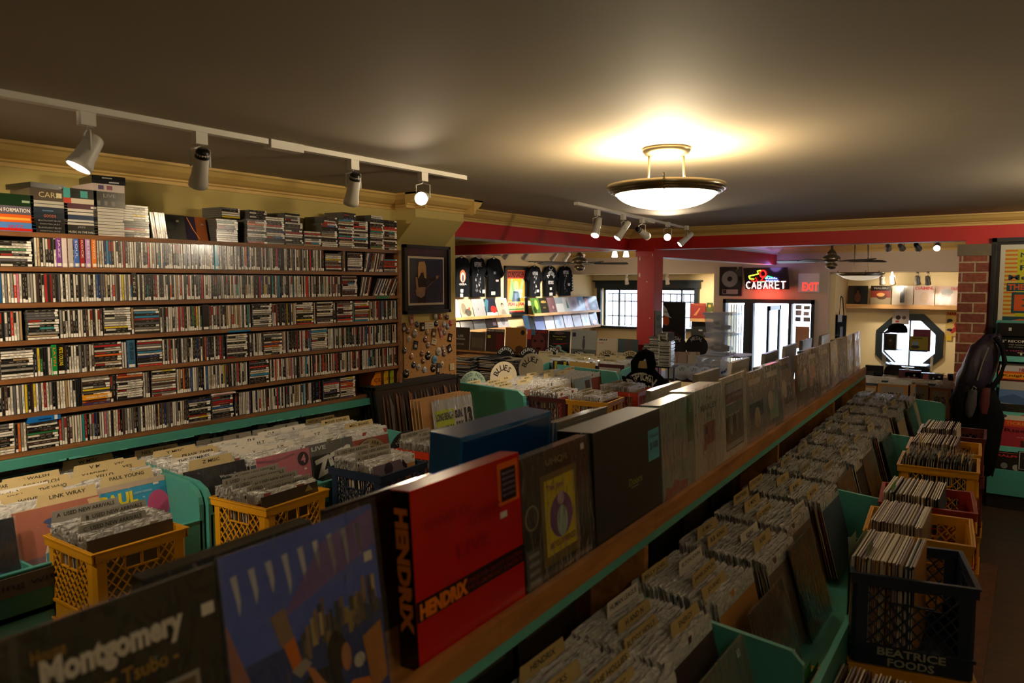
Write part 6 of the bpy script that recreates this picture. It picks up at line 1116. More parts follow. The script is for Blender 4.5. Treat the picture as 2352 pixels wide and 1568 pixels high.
# note taped on the side of the post
mb = MB(); mb.box(-.085, -.004, 0, .085, 0, .38, 0, '#8c8c78'); mb.rect(-.07, .02, .07, .12, '#6c8c5c', -.005); mb.text('NEW', 0, .3, .06, .1, '#1c1c1c', -.005); mb.text('RECORDS', 0, .2, .03, .12, '#1c1c1c', -.005)
tag(mb.build('sign', 'print_matte', None, (-3.512, 7.9, 1.15), (0, 0, R(90))), 'tall narrow grey and green sign fixed on the side of the red post', 'sign')

# ================================================================ window bay and door wall
def panelY(nm, label, cat, pl, pt, pr, pb, Y, bg, art=(), d=.02, tilt=0., m='print_matte', skew=0):
    x0, zt = ony(pl, pt, Y); x1, _ = ony(pr, pt, Y); _, zb_ = ony((pl + pr) / 2, pb, Y); return album(label, (x0 + x1) / 2, Y - d - .004, zb_, 0, tilt, bg, art, x1 - x0, zt - zb_, d, name=nm, m=m, cat=cat)
panelY('poster', 'tall black poster of a figure in a white cap and orange scarf by the window', 'poster', 1524, 693, 1576, 802, 11.0, '#0c0b0e', [('p', [(0, .95), (.18, .85), (.3, .7), (.42, .66), (.25, .68), (.0, .72)], '#c8c8cc', 1), ('t', 'AW', .16, .79, .04, .2, '#14141c'), ('e', .15, .6, .15, .1, '#b84c1c', 1), ('p', [(0, 0), (.1, .34), (.4, .42), (.8, .3), (.95, .1), (.9, 0)], '#3c1418', 1), ('p', [(.2, 0), (.3, .3), (.4, .3), (.35, 0)], '#6c3038', 2), ('p', [(.55, 0), (.5, .3), (.6, .3), (.7, 0)], '#5c2830', 2)], m='print_gloss')
t = thing('poster_stand', 'thin black stand behind the tall black poster', 'stand', (ony(1550, 700, 11.0)[0], 11.03, -.45)); mb = MB(); mb.box(-.3, 0, 0, .3, .2, .02); mb.box(-.02, 0, 0, .02, .03, 1.9); mb.build('post', 'plastic_black', t)
for lab, pl, pt, pr, pb, bg, art in (('red album with pale lettering on the small shelf beside the window', 1587, 696, 1622, 731, '#8c3024', [('t', 'DYING CITY', .5, .9, .08, .8, '#b86c2c', .02), ('p', [(.2, .2), (.6, .7), (.65, .65), (.4, .2)], '#c87c50', 1)]), ('green album with a gold circle on the small shelf beside the window', 1624, 695, 1638, 731, '#4c5428', [('d', .5, .8, .25, '#b8a03c', 1)]), ('black album on the lower small shelf beside the window', 1589, 738, 1632, 774, '#14140f', [('r', .4, .4, .6, .5, '#8c8c84', 1)])): panelY('album', lab, 'album', pl, pt, pr, pb, 13.9, bg, art)
for i, (py, ps) in enumerate(((734, 1596), (778, 1596))):
    x0, z = ony(ps, py, 13.9); t = thing('picture_ledge', '%s short pine ledge beside the window behind the tubs' % ['upper', 'lower'][i], 'shelf', (x0 + .2, 14, z)); mb = MB(); mb.box(-.25, -.2, -.02, .25, 0, .0); mb.build('board', 'pine_light', t); mb = MB(); mb.box(-.25, -.21, -.03, .25, -.2, .03); mb.build('lip', 'pine_light', t)
# tubs
def tub(label, pl, pr, pt, pb, Y, lid=None, contents=None):
    x0, zt = ony(pl, pt, Y); x1, _ = ony(pr, pt, Y); _, zb_ = ony((pl + pr) / 2, pb, Y); w = (x1 - x0) / 2; h = zt - zb_; d = .2
    t = thing('storage_tub', label, 'tub', ((x0 + x1) / 2, Y, zb_)); mb = MB(); k = .86
    B = [(-w * k, -d * k, 0), (w * k, -d * k, 0), (w * k, d * k, 0), (-w * k, d * k, 0)]; T_ = [(-w, -d, h), (w, -d, h), (w, d, h), (-w, d, h)]
    mb.add(B + T_, [(0, 3, 2, 1), (0, 1, 5, 4), (1, 2, 6, 5), (2, 3, 7, 6), (3, 0, 4, 7)]); mb.build('body', 'tub_plastic', t)
    mb = MB(); mb.box(-w - .02, -d - .02, h - .02, w + .02, -d, h); mb.box(-w - .02, d, h - .02, w + .02, d + .02, h); mb.box(-w - .02, -d, h - .02, -w, d, h); mb.box(w, -d, h - .02, w + .02, d, h); mb.build('rim', 'tub_plastic', t)
    if lid: mb = MB(); mb.box(-w - .02, -d - .02, h, w + .02, d + .02, h + .02); mb.build('lid', 'tub_plastic', t)
    if contents:
        mb = MB(); q = random.Random(int(pl))
        for i in range(9): mb.lathe([(.001, .04), (.06, .03), (.09, 0), (.06, -.03), (.001, -.04)], 8, (q.uniform(-w * .6, w * .6), q.uniform(-d * .5, d * .5), q.uniform(.06, h * .35)), 0, contents)
        mb.build('folded_cloth', 'print_matte', t)
    mb = MB(); mb.rect(-.06, h * .3, .06, h * .65, '#b0b4b8', -d * .97 - .004); mb.text('CDS', 0, h * .5, .03, .07, '#3c3c40', -d - .0046); mb.build('paper_label', 'print_matte', t); return t
tub('clear plastic tub with blue cloth, upper one of the stack before the door', 1628, 1690, 719, 762, 11.4, True, '#3c5c84')
tub('clear plastic tub with dark cloth, lower one of the stack before the door', 1630, 1688, 765, 812, 11.4, True, '#1c2430')
tub('wide clear tub of records with a handwritten card, left of the other tubs', 1538, 1608, 828, 868, 9.6, False, '#4c4c50')
tub('clear plastic tub with a black clasp, below the stack before the door', 1612, 1668, 815, 862, 9.6, False, '#243450')
t = thing('table', 'grey table under the tubs in front of the street door', 'table', (-3.6, 9.8, -.45)); zt_ = ony(1600, 868, 9.6)[1] + .45; mb = MB(); mb.box(-1.1, -.45, zt_ - .03, .9, .35, zt_ - .002); mb.build('table_top', 'wood_dark', t)
for sx in (-1.05, .8): mb = MB(); mb.box(sx, -.4, 0, sx + .05, .3, zt_ - .03); mb.build('leg', 'wood_dark', t)
t = thing('table', 'small table carrying the stacked tubs before the door', 'table', (-4.1, 11.4, -.45)); zt2 = ony(1660, 812, 11.4)[1] + .45; mb = MB(); mb.box(-.5, -.3, zt2 - .03, .5, .3, zt2 - .002); mb.build('table_top', 'wood_dark', t); mb = MB(); mb.box(-.05, -.05, 0, .05, .05, zt2 - .03); mb.build('leg', 'wood_dark', t)
for lab, px in (('black record lettered METAL nearer the red post', 1552), ('black record lettered METAL beside the stacked tubs', 1600)): x, z = ony(px, 802, 9.85); disc_sign(lab, x, 9.85, z - .12, 0, 0, .16, '#0d0d0d', '#0a0a0a', [('METAL', .72, 135, 45, .3)], '#b0b0b0')
for i in range(8): x, z = ony(1545 + i * 8, 816, 9.6); card('pale card sticking out of the wide tub, %s along' % ['first', 'second', 'third', 'fourth', 'fifth', 'sixth', 'seventh', 'eighth'][i], '', x, 9.55 + .02 * (i % 3), z - .25, 0, .1, 0, ['#b8a090', '#a88c84', '#c8bca8', '#b09888'][i % 4], w=.14, h=.3, group='cards in the wide tub')
mb = MB(); q = random.Random(2); x, z = ony(1658, 812, 10.2)
for i in range(7): c = '#7ca890' if i in (1, 4) else '#101218'; mb.lathe([(.001, .1), (.09, .06), (.14, 0), (.09, -.05), (.001, -.06)], 9, (x + q.uniform(-.25, .2), 10.2 + q.uniform(-.1, .1), z - .2 + q.uniform(-.03, .05)), 0, c)
tag(mb.build('plastic_bag', 'print_gloss'), 'heap of black and pale green plastic bags on the tubs before the door', 'bag')
# framed silver record, neon sign, exit sign
panelY('framed_record', 'dark frame holding a silver record and plaque above the door', 'framed record', 1654, 613, 1705, 679, DY, '#150c14', [('d', .47, .58, .37, '#5c5a5c', 1), ('d', .47, .58, .35, '#7c7a7c', 2), ('d', .47, .58, .11, '#141014', 3), ('r', .15, .06, .85, .22, '#8c8484', 1), ('r', .17, .08, .33, .2, '#28201c', 2), ('p', [(.7, .82), (.86, .95), (.84, .99), (.76, .99), (.82, .94)], '#a89c4c', 4)], m='print_gloss')
x0, zt = ony(1708, 615, 12.75); x1, _ = ony(1813, 615, 12.75); _, zb_ = ony(1760, 664, 12.75); w = (x1 - x0) / 2; h = zt - zb_
t = thing('neon_sign', 'neon sign reading CABARET with red and yellow tubing over the door', 'neon sign', ((x0 + x1) / 2, 12.76, zb_), (R(6), 0, 0))
mb = MB(); mb.extr([(-w, h), (w * .92, h), (w, 0), (-w * .9, 0)], 'Y', 0, .06, 0, '#140a10'); mb.build('back_panel', 'print_gloss', t)
for nm, c, s_ in (('neon_white', '#ffc8bc', 5), ('neon_red', '#ff1410', 6), ('neon_yellow', '#c8ff30', 4), ('neon_green', '#30ff90', 3), ('neon_blue', '#7088ff', 4)): mat(nm, c, .4, emit=c, es=s_)
def letters(mb, s_, x, z, lw, lh, gap, r):
    S = {'C': [[(1, .85), (.6, 1), (.15, .8), (0, .5), (.2, .15), (.6, 0), (1, .1)]], 'A': [[(0, 0), (.5, 1), (1, 0)], [(.2, .35), (.85, .35)]], 'B': [[(0, 0), (0, 1), (.7, .95), (.8, .7), (.6, .52), (.0, .5)], [(.6, .52), (.95, .3), (.8, .05), (0, 0)]], 'R': [[(0, 0), (.0, 1), (.7, .95), (.8, .7), (.6, .5), (0, .48)], [(.4, .48), (1, 0)]], 'E': [[(1, 1), (0, 1), (0, 0), (1, 0)], [(0, .5), (.8, .5)]], 'T': [[(0, 1), (1.1, 1)], [(.5, 1), (.5, 0)]],
         'E2': [], 'X': [[(0, 0), (1, 1)], [(0, 1), (1, 0)]], 'I': [[(.5, 0), (.5, 1)]]}
    for ch in s_:
        for st in S.get(ch, []): mb.tube([(x + a * lw, -.03, z + b * lh) for a, b in st], r, 6)
        x += lw + gap
mb = MB(); letters(mb, 'CABARET', -w * .84, h * .04, w * .17, h * .32, w * .085, .0065); mb.build('cabaret_letters', 'neon_white', t)
mb = MB(); mb.tube([(-w * .1 + .05 * math.cos(a), -.03, h * .72 + .06 * math.sin(a)) for a in [i * PI / 5 for i in range(10)]], .008, 6, closed=True); mb.tube([(-w * .2, -.03, h * .6), (-w * .02, -.03, h * .62), (-w * .2, -.03, h * .4), (.0, -.03, h * .38)], .008, 6); mb.tube([(-w * .6, -.03, h * .42), (-w * .5, -.03, h * .36), (-w * .36, -.03, h * .4), (-w * .42, -.03, h * .55)], .006, 6); mb.build('red_tubing', 'neon_red', t)
mb = MB(); mb.tube([(-w * .72, -.03, h * .62), (-w * .3, -.03, h * .72), (-w * .34, -.03, h * .86), (-w * .2, -.03, h * .88)], .008, 6); mb.tube([(-w * .72, -.03, h * .62), (-w * .68, -.03, h * .5), (-w * .5, -.03, h * .48)], .008, 6); mb.build('yellow_tubing', 'neon_yellow', t)
mb = MB(); mb.tube([(.0, -.03, h * .5), (.04, -.03, h * .62), (.12, -.03, h * .55)], .007, 6); mb.tube([(-w * .3, -.03, h * .34), (-.0, -.03, h * .36)], .006, 6); mb.build('green_tubing', 'neon_green', t)
mb = MB(); mb.text('Rattle', w * .28, h * .52, h * .09, w * .5, '#fff', -.03, bold=.03); mb.text('SNAKE', w * .3, h * .40, h * .08, w * .55, '#fff', -.03, bold=.03); mb.build('blue_letters', 'neon_blue', t)
point('neon_glow', ((x0 + x1) / 2, 12.66, zb_ - .03), 6.5, (1, .07, .05), .08); point('neon_glow_blue', (x1 - .25, 12.6, zt), 2.2, (.5, .3, 1), .12)
x0, zt = ony(1836, 628, DY); x1, _ = ony(1884, 628, DY); _, zb_ = ony(1860, 671, DY); w = (x1 - x0) / 2; h = zt - zb_
t = thing('exit_sign', 'white EXIT sign with red letters on the wall right of the neon', 'exit sign', ((x0 + x1) / 2, DY - .001, zb_)); mb = MB(); mb.box(-w, -.06, 0, w, 0, h); mb.box(-w + .005, -.062, h * .6, w - .005, -.06, h * .61); mb.build('housing', 'plastic_white', t)
mat('exit_red', '#ff4a3c', .5, emit='#ff3428', es=1.6); mb = MB(); mb.text('EXIT', .03, h * .3, h * .42, w * 1.55, '#fff', -.0635, bold=.02); mb.build('lettering', 'exit_red', t)
# tote bag on the side of the bay
yy, zt = onx(1926, 722, -2.66); t = thing('tote_bag', 'black tote bag with a white print hanging left of the octagon window', 'tote bag', (-2.63, yy, zt - .42), (0, 0, R(70)))
mb = MB(); mb.extr([(-.13, 0), (.13, 0), (.14, .4), (-.14, .42)], 'Y', -.03, 0, 0, '#0c0c10'); mb.rect(-.05, .05, .03, .22, '#6c6c70', -.031, 1); mb.rect(-.12, .3, .0, .42, '#a8a8ac', -.031, 1); mb.build('bag', ['cloth_black', 'print_matte'], t)
mb = MB(); mb.tube([(-.06, -.015, .4), (-.02, -.01, .7), (0, 0, .72), (.03, -.01, .7), (.08, -.015, .4)], .009, 5); mb.build('strap', 'cloth_black', t)
for i, px in enumerate((1566, 1593, 1619)): x, z = ony(px, 866, 9.3); disc_sign('small white oval card before the clear tubs, %s from the red post' % ['first', 'second', 'third'][i], x, 9.3, zt_ - .45, 25, 0, .1, '#c8d4dc', '#c0ccd4', [('LPS', .5, 130, 50, .4)], '#6c7c88')
# ---- right bay
x0, z = ony(1945, 700, 13.8); x1, _ = ony(2204, 700, 13.8)
t = thing('picture_ledge', 'long pine ledge with five albums above the octagon window', 'shelf', ((x0 + x1) / 2, 14, z)); w = (x1 - x0) / 2; mb = MB(); mb.box(-w, -.3, -.02, w, 0, 0); mb.build('board', 'pine_light', t); mb = MB(); mb.box(-w, -.32, -.05, w, -.3, .02); mb.build('lip', 'pine_light', t)
for pl, pr, lab, bg, art in ((1948, 1994, 'black album with a dim robed figure on the ledge over the octagon window', '#14100c', [('e', .5, .4, .15, .25, '#5c3420', 1), ('d', .5, .7, .06, '#5c4428', 2)]), (2000, 2047, 'orange sunset album with spiky grass and dark title', '#7c3020', [('r', 0, 0, 1, .4, '#8c7c60', 1), ('r', 0, .75, 1, 1, '#241410', 1), ('t', 'MALIBU', .5, .88, .1, .7, '#8c8478', .02), ('e', .55, .45, .25, .15, '#4c3020', 2), ('e', .5, .55, .2, .1, '#c88c50', 3)]), (2050, 2098, 'white album with a black upright bar', '#c8bca8', [('r', .38, .15, .6, .92, '#28201c', 1)]),
        (2100, 2147, 'washed-out white and red album lettered DAMN', '#b8a090', [('t', 'DAMN.', .5, .88, .16, .9, '#a82c28', .04), ('e', .5, .4, .22, .3, '#a88c74', 1)]), (2149, 2203, 'album of a child portrait lettered nas in red', '#a8846c', [('t', 'nas', .8, .86, .16, .3, '#8c1c1c', .05), ('e', .48, .45, .25, .36, '#6c4430', 1), ('e', .48, .7, .27, .16, '#2c1c14', 2), ('e', .38, .48, .05, .025, '#140c0a', 3), ('e', .6, .48, .05, .025, '#140c0a', 3), ('e', .49, .24, .08, .03, '#4c241c', 3), ('r', 0, .0, .2, .6, '#8c5c44', 0)])):
    xa, zz = ony(pl, 661, 13.78); xb, _ = ony(pr, 661, 13.78); album(lab, (xa + xb) / 2, 13.76, z + .001, 0, .12, bg, art, w=xb - xa, h=.33)
panelY('poster', 'yellow NARD poster with a red and blue cartoon beside the brick column', 'poster', 2173, 713, 2206, 772, 13.99, '#c8a860', [('t', 'NARD', .55, .88, .12, .85, '#a82c24', .05), ('e', .3, .62, .2, .06, '#20283c', 1), ('e', .75, .45, .14, .1, '#a82c28', 1), ('p', [(.3, .2), (.6, .35), (.95, .4), (.9, .25), (.5, .1)], '#a82c28', 1), ('p', [(.1, .6), (.3, .55), (.1, .5)], '#28406c', 1), ('e', .3, .25, .2, .05, '#20283c', 1)], d=.004)
panelY('note', 'small yellow note stuck under the NARD poster', 'note', 2173, 770, 2186, 782, 13.98, '#d8b42c', [], d=.002)
for px, py, nm in ((2024, 626, 'first'), (2048, 626, 'second'), (2106, 624, 'third'), (2130, 624, 'fourth')):
    x, z = ony(px, py, 13.05); spotlight('grey spotlight switched off over the octagon bay, %s from the tote bag side' % nm, x, 13.15, CAMZ + .165, (x + .1, 13.9, .5), 'off', 0, .13, .045, 'metal_grey')
for px, nm in ((1434, 'left of the red post'), (1528, 'right of the red post')): x, z = ony(px, 628, 13.05); spotlight('white spotlight switched off over the window bay, seen %s' % nm, x, 13.15, CAMZ + .165, (x, 13.6, .5), 'off', 0, .12, .04)
spot('bay_spot', (-1.9, 13.0, CAMZ + .1), (-1.6, 13.8, 1.4), 48, (1, .86, .66), 120, .8, .05); spot('window_bay_spot', (-5.2, 13.05, CAMZ + .1), (-4.9, 14, .9), 48, (1, .86, .66), 120, .8, .05)
# far right spot cluster
t = thing('light_track', 'short track on the ceiling past the red beam, right of the ceiling fan', 'light track', (-1.32, 10.6, ZC)); mb = MB(); mb.box(-.35, -.018, -.022, .5, .018, 0); mb.build('rail', 'plastic_white', t)
for dx, aim, st, lab, pw in ((-.25, (-1.9, 13.9, 1.4), 'on', 'lit ceiling spotlight of the far cluster, nearest the fan', 22), (-.1, (-1.2, 13.9, 1.4), 'on', 'second lit spotlight of the far cluster', 22), (.08, (-.8, 13.9, 1.0), 'off', 'unlit grey spotlight in the far cluster', 0), (.3, (-.9, 8, 1.2), 'on', 'glaring spotlight nearest the brick column', 14)):
    spotlight(lab, -1.32 + dx, 10.6, ZC - .022, aim, st, pw, .15, .04, 'metal_grey', size=70)
# left far row of spots
t = thing('light_track', 'ceiling track in front of the T-shirt wall', 'light track', (-6.7, 9.2, ZC)); mb = MB(); mb.box(-.018, -1.9, -.022, .018, 4.3, 0); mb.build('rail', 'plastic_white', t)
for i, (px, st, pw) in enumerate(((1078, 'on', 90), (1103, 'on', 80), (1162, 'on', 80), (1206, 'on', 80), (1271, 'on', 80), (1300, 'on', 60), (1334, 'on', 60))):
    y = PP('X', -6.72, px, 580).y; spotlight('lit white spotlight aimed at the T-shirt wall, %s from the guitarist frame' % ['first', 'second', 'third', 'fourth', 'fifth', 'sixth', 'seventh'][i], -6.7, y, ZC - .022, (-7.7, y + .15, 1.35), st, pw, .17, .042, size=75, lightcol=(1, .89, .72))
for i, px in enumerate((1412, 1438)):
    p = PP('Y', 11.5, px, 578); t = thing('glass_shade_lamp', 'small ceiling lamp with a white glass shade, %s the red post' % ['farther from', 'closer to'][i], 'ceiling lamp', (p.x, 11.5, ZC))
    mb = MB(); mb.lathe([(.001, 0), (.06, 0), (.06, -.03), (.02, -.045), (.02, -.05), (.001, -.05)], 16); mb.build('canopy', 'metal_grey', t); mb = MB(); mb.lathe([(.02, -.05), (.035, -.08), (.05, -.16), (.045, -.165), (.001, -.15)], 18); mb.build('glass_shade', 'lamp_dim', t)
point('shade_bulb', (PP('Y', 11.5, 1425, 578).x, 11.4, ZC - .45), 14, (1, .82, .6), .1)
# ceiling fans (blades at rest)
def fan(label, x, y, drop, a0):
    t = thing('ceiling_fan', label, 'ceiling fan', (x, y, ZC)); mb = MB(); mb.lathe([(.001, 0), (.06, 0), (.05, -.04), (.015, -.05), (.015, -drop + .1), (.05, -drop + .06), (.06, -drop + .03), (.001, -drop + .03)], 20); mb.build('down_rod', 'brushed_metal', t)
    mb = MB(); mb.lathe([(.03, -drop + .04), (.075, -drop + .02), (.1, -drop), (.1, -drop - .035), (.07, -drop - .05), (.03, -drop - .06), (.05, -drop - .07), (.07, -drop - .09), (.065, -drop - .12), (.03, -drop - .14), (.001, -drop - .145)], 28); mb.build('motor', 'brushed_metal', t)
    for k in range(5):
        a = a0 + k * 2 * PI / 5; T = Matrix.Rotation(a, 4, 'Z') @ Matrix.Translation((0, 0, -drop - .045)) @ Matrix.Rotation(.2, 4, 'X'); mb = MB(); mb.box(.08, -.012, -.003, .2, .012, .003, T=T); mb.extr([(.19, -.05), (.6, -.07), (.64, -.05), (.64, .05), (.6, .07), (.19, .05)], 'Z', -.003, .003, T=T); mb.build('blade', 'dark_frame' if 0 else 'plastic_black', t)
    return t
fan('brushed metal ceiling fan beside the far bowl lamp', -2.02, 9.55, .30, .62)
fan('brushed metal ceiling fan in front of the T-shirts', -4.95, 8.6, .30, .62)
# ---- counter beyond the bins
xa, ya = PP('Z', .66, 1975, 872).xy; t = thing('counter', 'pale sales counter cluttered with goods under the octagon window', 'counter', (-1.2, 11.0, -.45))
mb = MB(); mb.box(-.62, -.55, 0, .62, .5, .97); mb.build('body', 'wood_dark', t); mb = MB(); mb.box(-.66, -.6, .97, .66, .55, 1.05); mb.build('top', 'pine_light', t)
CZ = .6005
def onc(px, py=850, Y=10.8): return ony(px, py, Y)[0]
def cap(label, x, y, z, r=.12, c='#0c0c10', brim=True, yaw=0, nm='baseball_cap', cat='cap'):
    t = thing(nm, label, cat, (x, y, z), (0, 0, yaw)); mb = MB(); mb.lathe([(r, 0), (r * .99, r * .35), (r * .85, r * .7), (r * .5, r * .95), (.001, r * 1.02)], 24); mb.build('crown', 'cloth_black', t)
    if brim: mb = MB(); n = 12; vs = [(r * .9 * math.cos(a), r * .9 * math.sin(a), .008) for a in [PI * .7 + PI * .6 * i / n for i in range(n + 1)]] + [(-r * .6 + r * 1.25 * math.cos(a), r * 1.0 * math.sin(a), -.01) for a in [PI * .62 + PI * .76 * i / n for i in range(n + 1)]]; mb.add(vs, [(i, i + 1, n + 2 + i, n + 1 + i) for i in range(n)]); mb.build('brim', 'cloth_black', t)
    return t
x0, zt = ony(2030, 803, 10.9); x1, _ = ony(2140, 803, 10.9); w = (x1 - x0) / 2; zt -= .0
t = thing('display_case', 'clear acrylic display case holding two knit hats on the counter', 'display case', ((x0 + x1) / 2, 10.95, CZ))
H_ = zt - CZ; mb = MB()
for a, b in (((-w, -.15, 0), (w, -.15, H_)), ((-w, .15, 0), (w, .15, H_))): mb.quad((a[0], a[1], a[2]), (b[0], a[1], a[2]), (b[0], a[1], b[2]), (a[0], a[1], b[2]))
for x in (-w, 0, w): mb.quad((x, -.15, 0), (x, .15, 0), (x, .15, H_), (x, -.15, H_))
mb.quad((-w, -.15, H_), (w, -.15, H_), (w, .15, H_), (-w, .15, H_)); mb.quad((-w, -.15, H_ * .5), (w, -.15, H_ * .5), (w, .15, H_ * .5), (-w, .15, H_ * .5)); mb.build('panes', 'acrylic', t)
mb = MB()
for x in (-w, 0, w):
    for y in (-.15, .15): mb.tube([(x, y, 0), (x, y, H_)], .004, 4)
mb.build('edges', 'tub_plastic', t)
for px, lab in ((2054, 'grey knit hat in the half of the case nearer the ledge bins'), (2115, 'grey knit hat in the half of the case nearer the brick column')): cap(lab, onc(px, 835, 10.9), 10.95, CZ + .03, .13, brim=False, nm='knit_hat', cat='hat')
zt = CZ + H_
for nm, lab, pl, pr, pt, bg, art in (('card_box', 'black box with a gold skull print standing on the display case', 2034, 2060, 766, '#14120f', [('e', .5, .5, .25, .3, '#4c4430', 1), ('d', .5, .6, .12, '#8c8060', 2), ('r', .1, .85, .9, .95, '#3c382c', 2)]), ('game_box', 'yellow box with a snow globe picture on the display case', 2092, 2132, 772, '#b8a020', [('d', .3, .5, .2, '#a8b4b4', 1), ('e', .3, .3, .25, .12, '#4c4838', 2), ('t', 'JAKE PRICE', .4, .88, .1, .6, '#201c14', .03), ('r', 0, 0, 1, .1, '#1c2c54', 2)]), ('game_box', 'magenta box behind the yellow one on the display case', 2096, 2136, 757, '#8c1c48', [('r', .05, .3, .95, .4, '#6c1438', 1)])):
    xa, z2 = ony(pl, pt, 10.9); xb, _ = ony(pr, pt, 10.9); album(lab, (xa + xb) / 2, 10.86 + (.1 if 'magenta' in lab else 0), zt + .001, 0, .0, bg, art, w=xb - xa, h=max(.05, z2 - zt), d=.08, name=nm, cat='box')
cap('black baseball cap on top of the display case', onc(2060, 765, 10.9), 10.95, zt + .235, .12, yaw=.2)
mb = MB(); mb.tube([(0, 0, 0), (0, 0, .23)], .01, 6); mb.lathe([(.001, .005), (.06, .005), (.06, 0), (.001, 0)], 16); tag(mb.build('hat_stand', 'tub_plastic', None, (onc(2060, 765, 10.9), 10.98, zt)), 'clear stand under the black baseball cap', 'stand')
album('pale card of badges hung before the top of the octagon window', onc(2070, 700, 13.9), 13.9, ony(2070, 745, 13.9)[1], 0, 0, '#a89c94', [('d', .35, .35, .15, '#28201c', 1), ('d', .7, .35, .12, '#4c3c38', 1), ('r', .2, .1, .4, .2, '#8c2c2c', 1)], w=.25, h=.33, d=.01, name='badge_card', cat='card')
for lab, px, py0, w_, h_, d_, c, art in (('black mug box on the near corner of the counter', 2007, 845, .2, .18, .1, '#0c0c0e', [('r', .1, .1, .5, .6, '#4c4844', 1)]), ('black and white polka dot box on the counter front', 2122, 862, .42, .12, .12, '#14100f', [('d', .1, .5, .03, '#b0a89c', 1), ('d', .25, .7, .03, '#b0a89c', 1), ('d', .4, .3, .03, '#b0a89c', 1), ('d', .75, .5, .03, '#b0a89c', 1), ('d', .9, .7, .03, '#b0a89c', 1), ('r', .48, .3, .62, .9, '#b04c54', 2)]), ('maroon folder leaning on the counter', 2090, 850, .25, .15, .02, '#5c1c30', [('r', .1, .1, .9, .4, '#8c4c60', 1)]), ('white paper stack on the counter by the black cup', 2160, 858, .2, .08, .15, '#b0aca4', []), ('cream carton at the counter edge above the NEW boxes', 2035, 866, .35, .06, .1, '#b8ac90', [('t', 'SALE', .5, .5, .5, .3, '#a82c24')])):
    album(lab, onc(px, py0, 10.5), 10.5, CZ + .001, 0, 0, c, art, w=w_, h=h_, d=d_, name='box', cat='box')
mb = MB(); mb.lathe([(.001, 0), (.035, 0), (.042, .12), (.045, .13), (.001, .13)], 20); tag(mb.build('travel_cup', 'plastic_black', None, (onc(2185, 858, 10.5), 10.52, CZ + .001)), 'black lidded cup at the brick column end of the counter', 'cup')
# cardboard boxes of new arrivals before the counter
t = thing('table', 'low table carrying the cardboard boxes of new records', 'table', (-1.2, 8.2, 0)); z0 = ony(2080, 884, 7.98)[1] - .30
mb = MB(); mb.box(-.9, -.25, z0 - .03, .65, .3, z0); mb.build('table_top', 'wood_dark', t)
for sx in (-.85, .55): mb = MB(); mb.box(sx, -.2, 0, sx + .05, .25, z0 - .03); mb.build('leg', 'wood_dark', t)
for lab, pl, pr, pt, ink, txt in (('cardboard box with a barcode label, leftmost of the boxes before the counter', 1980, 2013, 884, '', ''), ('cardboard box with a grey front lettered NEW', 2016, 2086, 880, '#141414', 'NEW'), ('cardboard box with a white printed label, beside the grey NEW box', 2091, 2133, 882, '', 'UMEC'), ('open cardboard box lettered NEW CDs with a blue record showing', 2136, 2184, 890, '#2c2c2c', 'NEW CDs')):
    x0, zt = ony(pl, pt, 7.98); x1, _ = ony(pr, pt, 7.98); w = (x1 - x0) / 2; h = zt - z0; t = thing('cardboard_box', lab, 'box', ((x0 + x1) / 2, 8.14, z0)); mb = MB()
    mb.box(-w, -.16, 0, w, -.155, h); mb.box(-w, .155, 0, w, .16, h); mb.box(-w, -.155, 0, -w + .005, .155, h); mb.box(w - .005, -.155, 0, w, .155, h); mb.box(-w, -.16, 0, w, .16, .005); mb.build('carton', 'cardboard', t)
    mb = MB(); g = '#8c887c' if 'grey' in lab else '#b0a898'; mb.rect(-w * .75, h * .35, w * .75, h * .92, g, -.161)
    if txt: mb.text(txt, 0, h * .62, h * .22, w * 1.1, ink or '#3c3830', -.162, bold=.03)
    else:
        for k in range(9): mb.rect(-w * .5 + k * w * .11, h * .5, -w * .5 + k * w * .11 + w * .05, h * .8, '#28241c', -.162)
    mb.build('paper_label', 'print_matte', t)
    pack('in the cardboard boxes', 8.26, 8.02, (x0 + x1) / 2, z0 + .006, .03, n=14, yaw=0, cols=[12, 1, 7, 6])

# ================================================================ right edge: poster, rack, bags
x0 = ony(2272, 700, 7.76)[0]; zt = ony(2300, 546, 7.76)[1]; t = thing('framed_poster', 'big black framed yellow and orange beat concert poster on the red wall', 'framed poster', (x0 + .5, 7.8, zt - 1.35))
W2, H2, f = .5, 1.35, .035; mb = MB()
for a in ((-W2, 0, -W2 + f, H2), (W2 - f, 0, W2, H2), (-W2, 0, W2, f), (-W2, H2 - f, W2, H2)): mb.box(a[0], -.05, a[1], a[2], 0, a[3])
mb.build('frame', 'plastic_black', t); mb = MB(); mb.box(-W2 + f, -.02, f, W2 - f, -.01, H2 - f, 0, '#1c1c1c'); mb.box(-W2 + .065, -.022, .07, W2 - .065, -.02, H2 - .06, 0, '#c8c4b4'); PX0, PX1, PZ1 = -W2 + .1, W2 - .1, H2 - .1
mb.rect(PX0, .1, PX1, PZ1, '#c8b860', -.0225); mb.rect(PX0 + .09, .1, PX1, PZ1, '#b8b81c', -.0228)
for i in range(22): mb.rect(PX0, PZ1 - .02 - i * .036, PX0 + .09, PZ1 - .005 - i * .036, '#c86c1c', -.023)
for s_, x, z, h, w, c in (('NEW BRIGHTON', PX0 + .11, PZ1 - .05, .04, .6, '#1c3440'), ('FOR ONE NIGHT', PX0 + .11, PZ1 - .105, .025, .55, '#6c6c1c'), ('FRIDAY', PX0 + .11, PZ1 - .16, .045, .4, '#1c3440'), ('Mersey', PX0 + .03, PZ1 - .25, .06, .35, '#1c3440'), ):
    mb.text(s_, x, z, h, w, c, -.0236, 'L', .02)
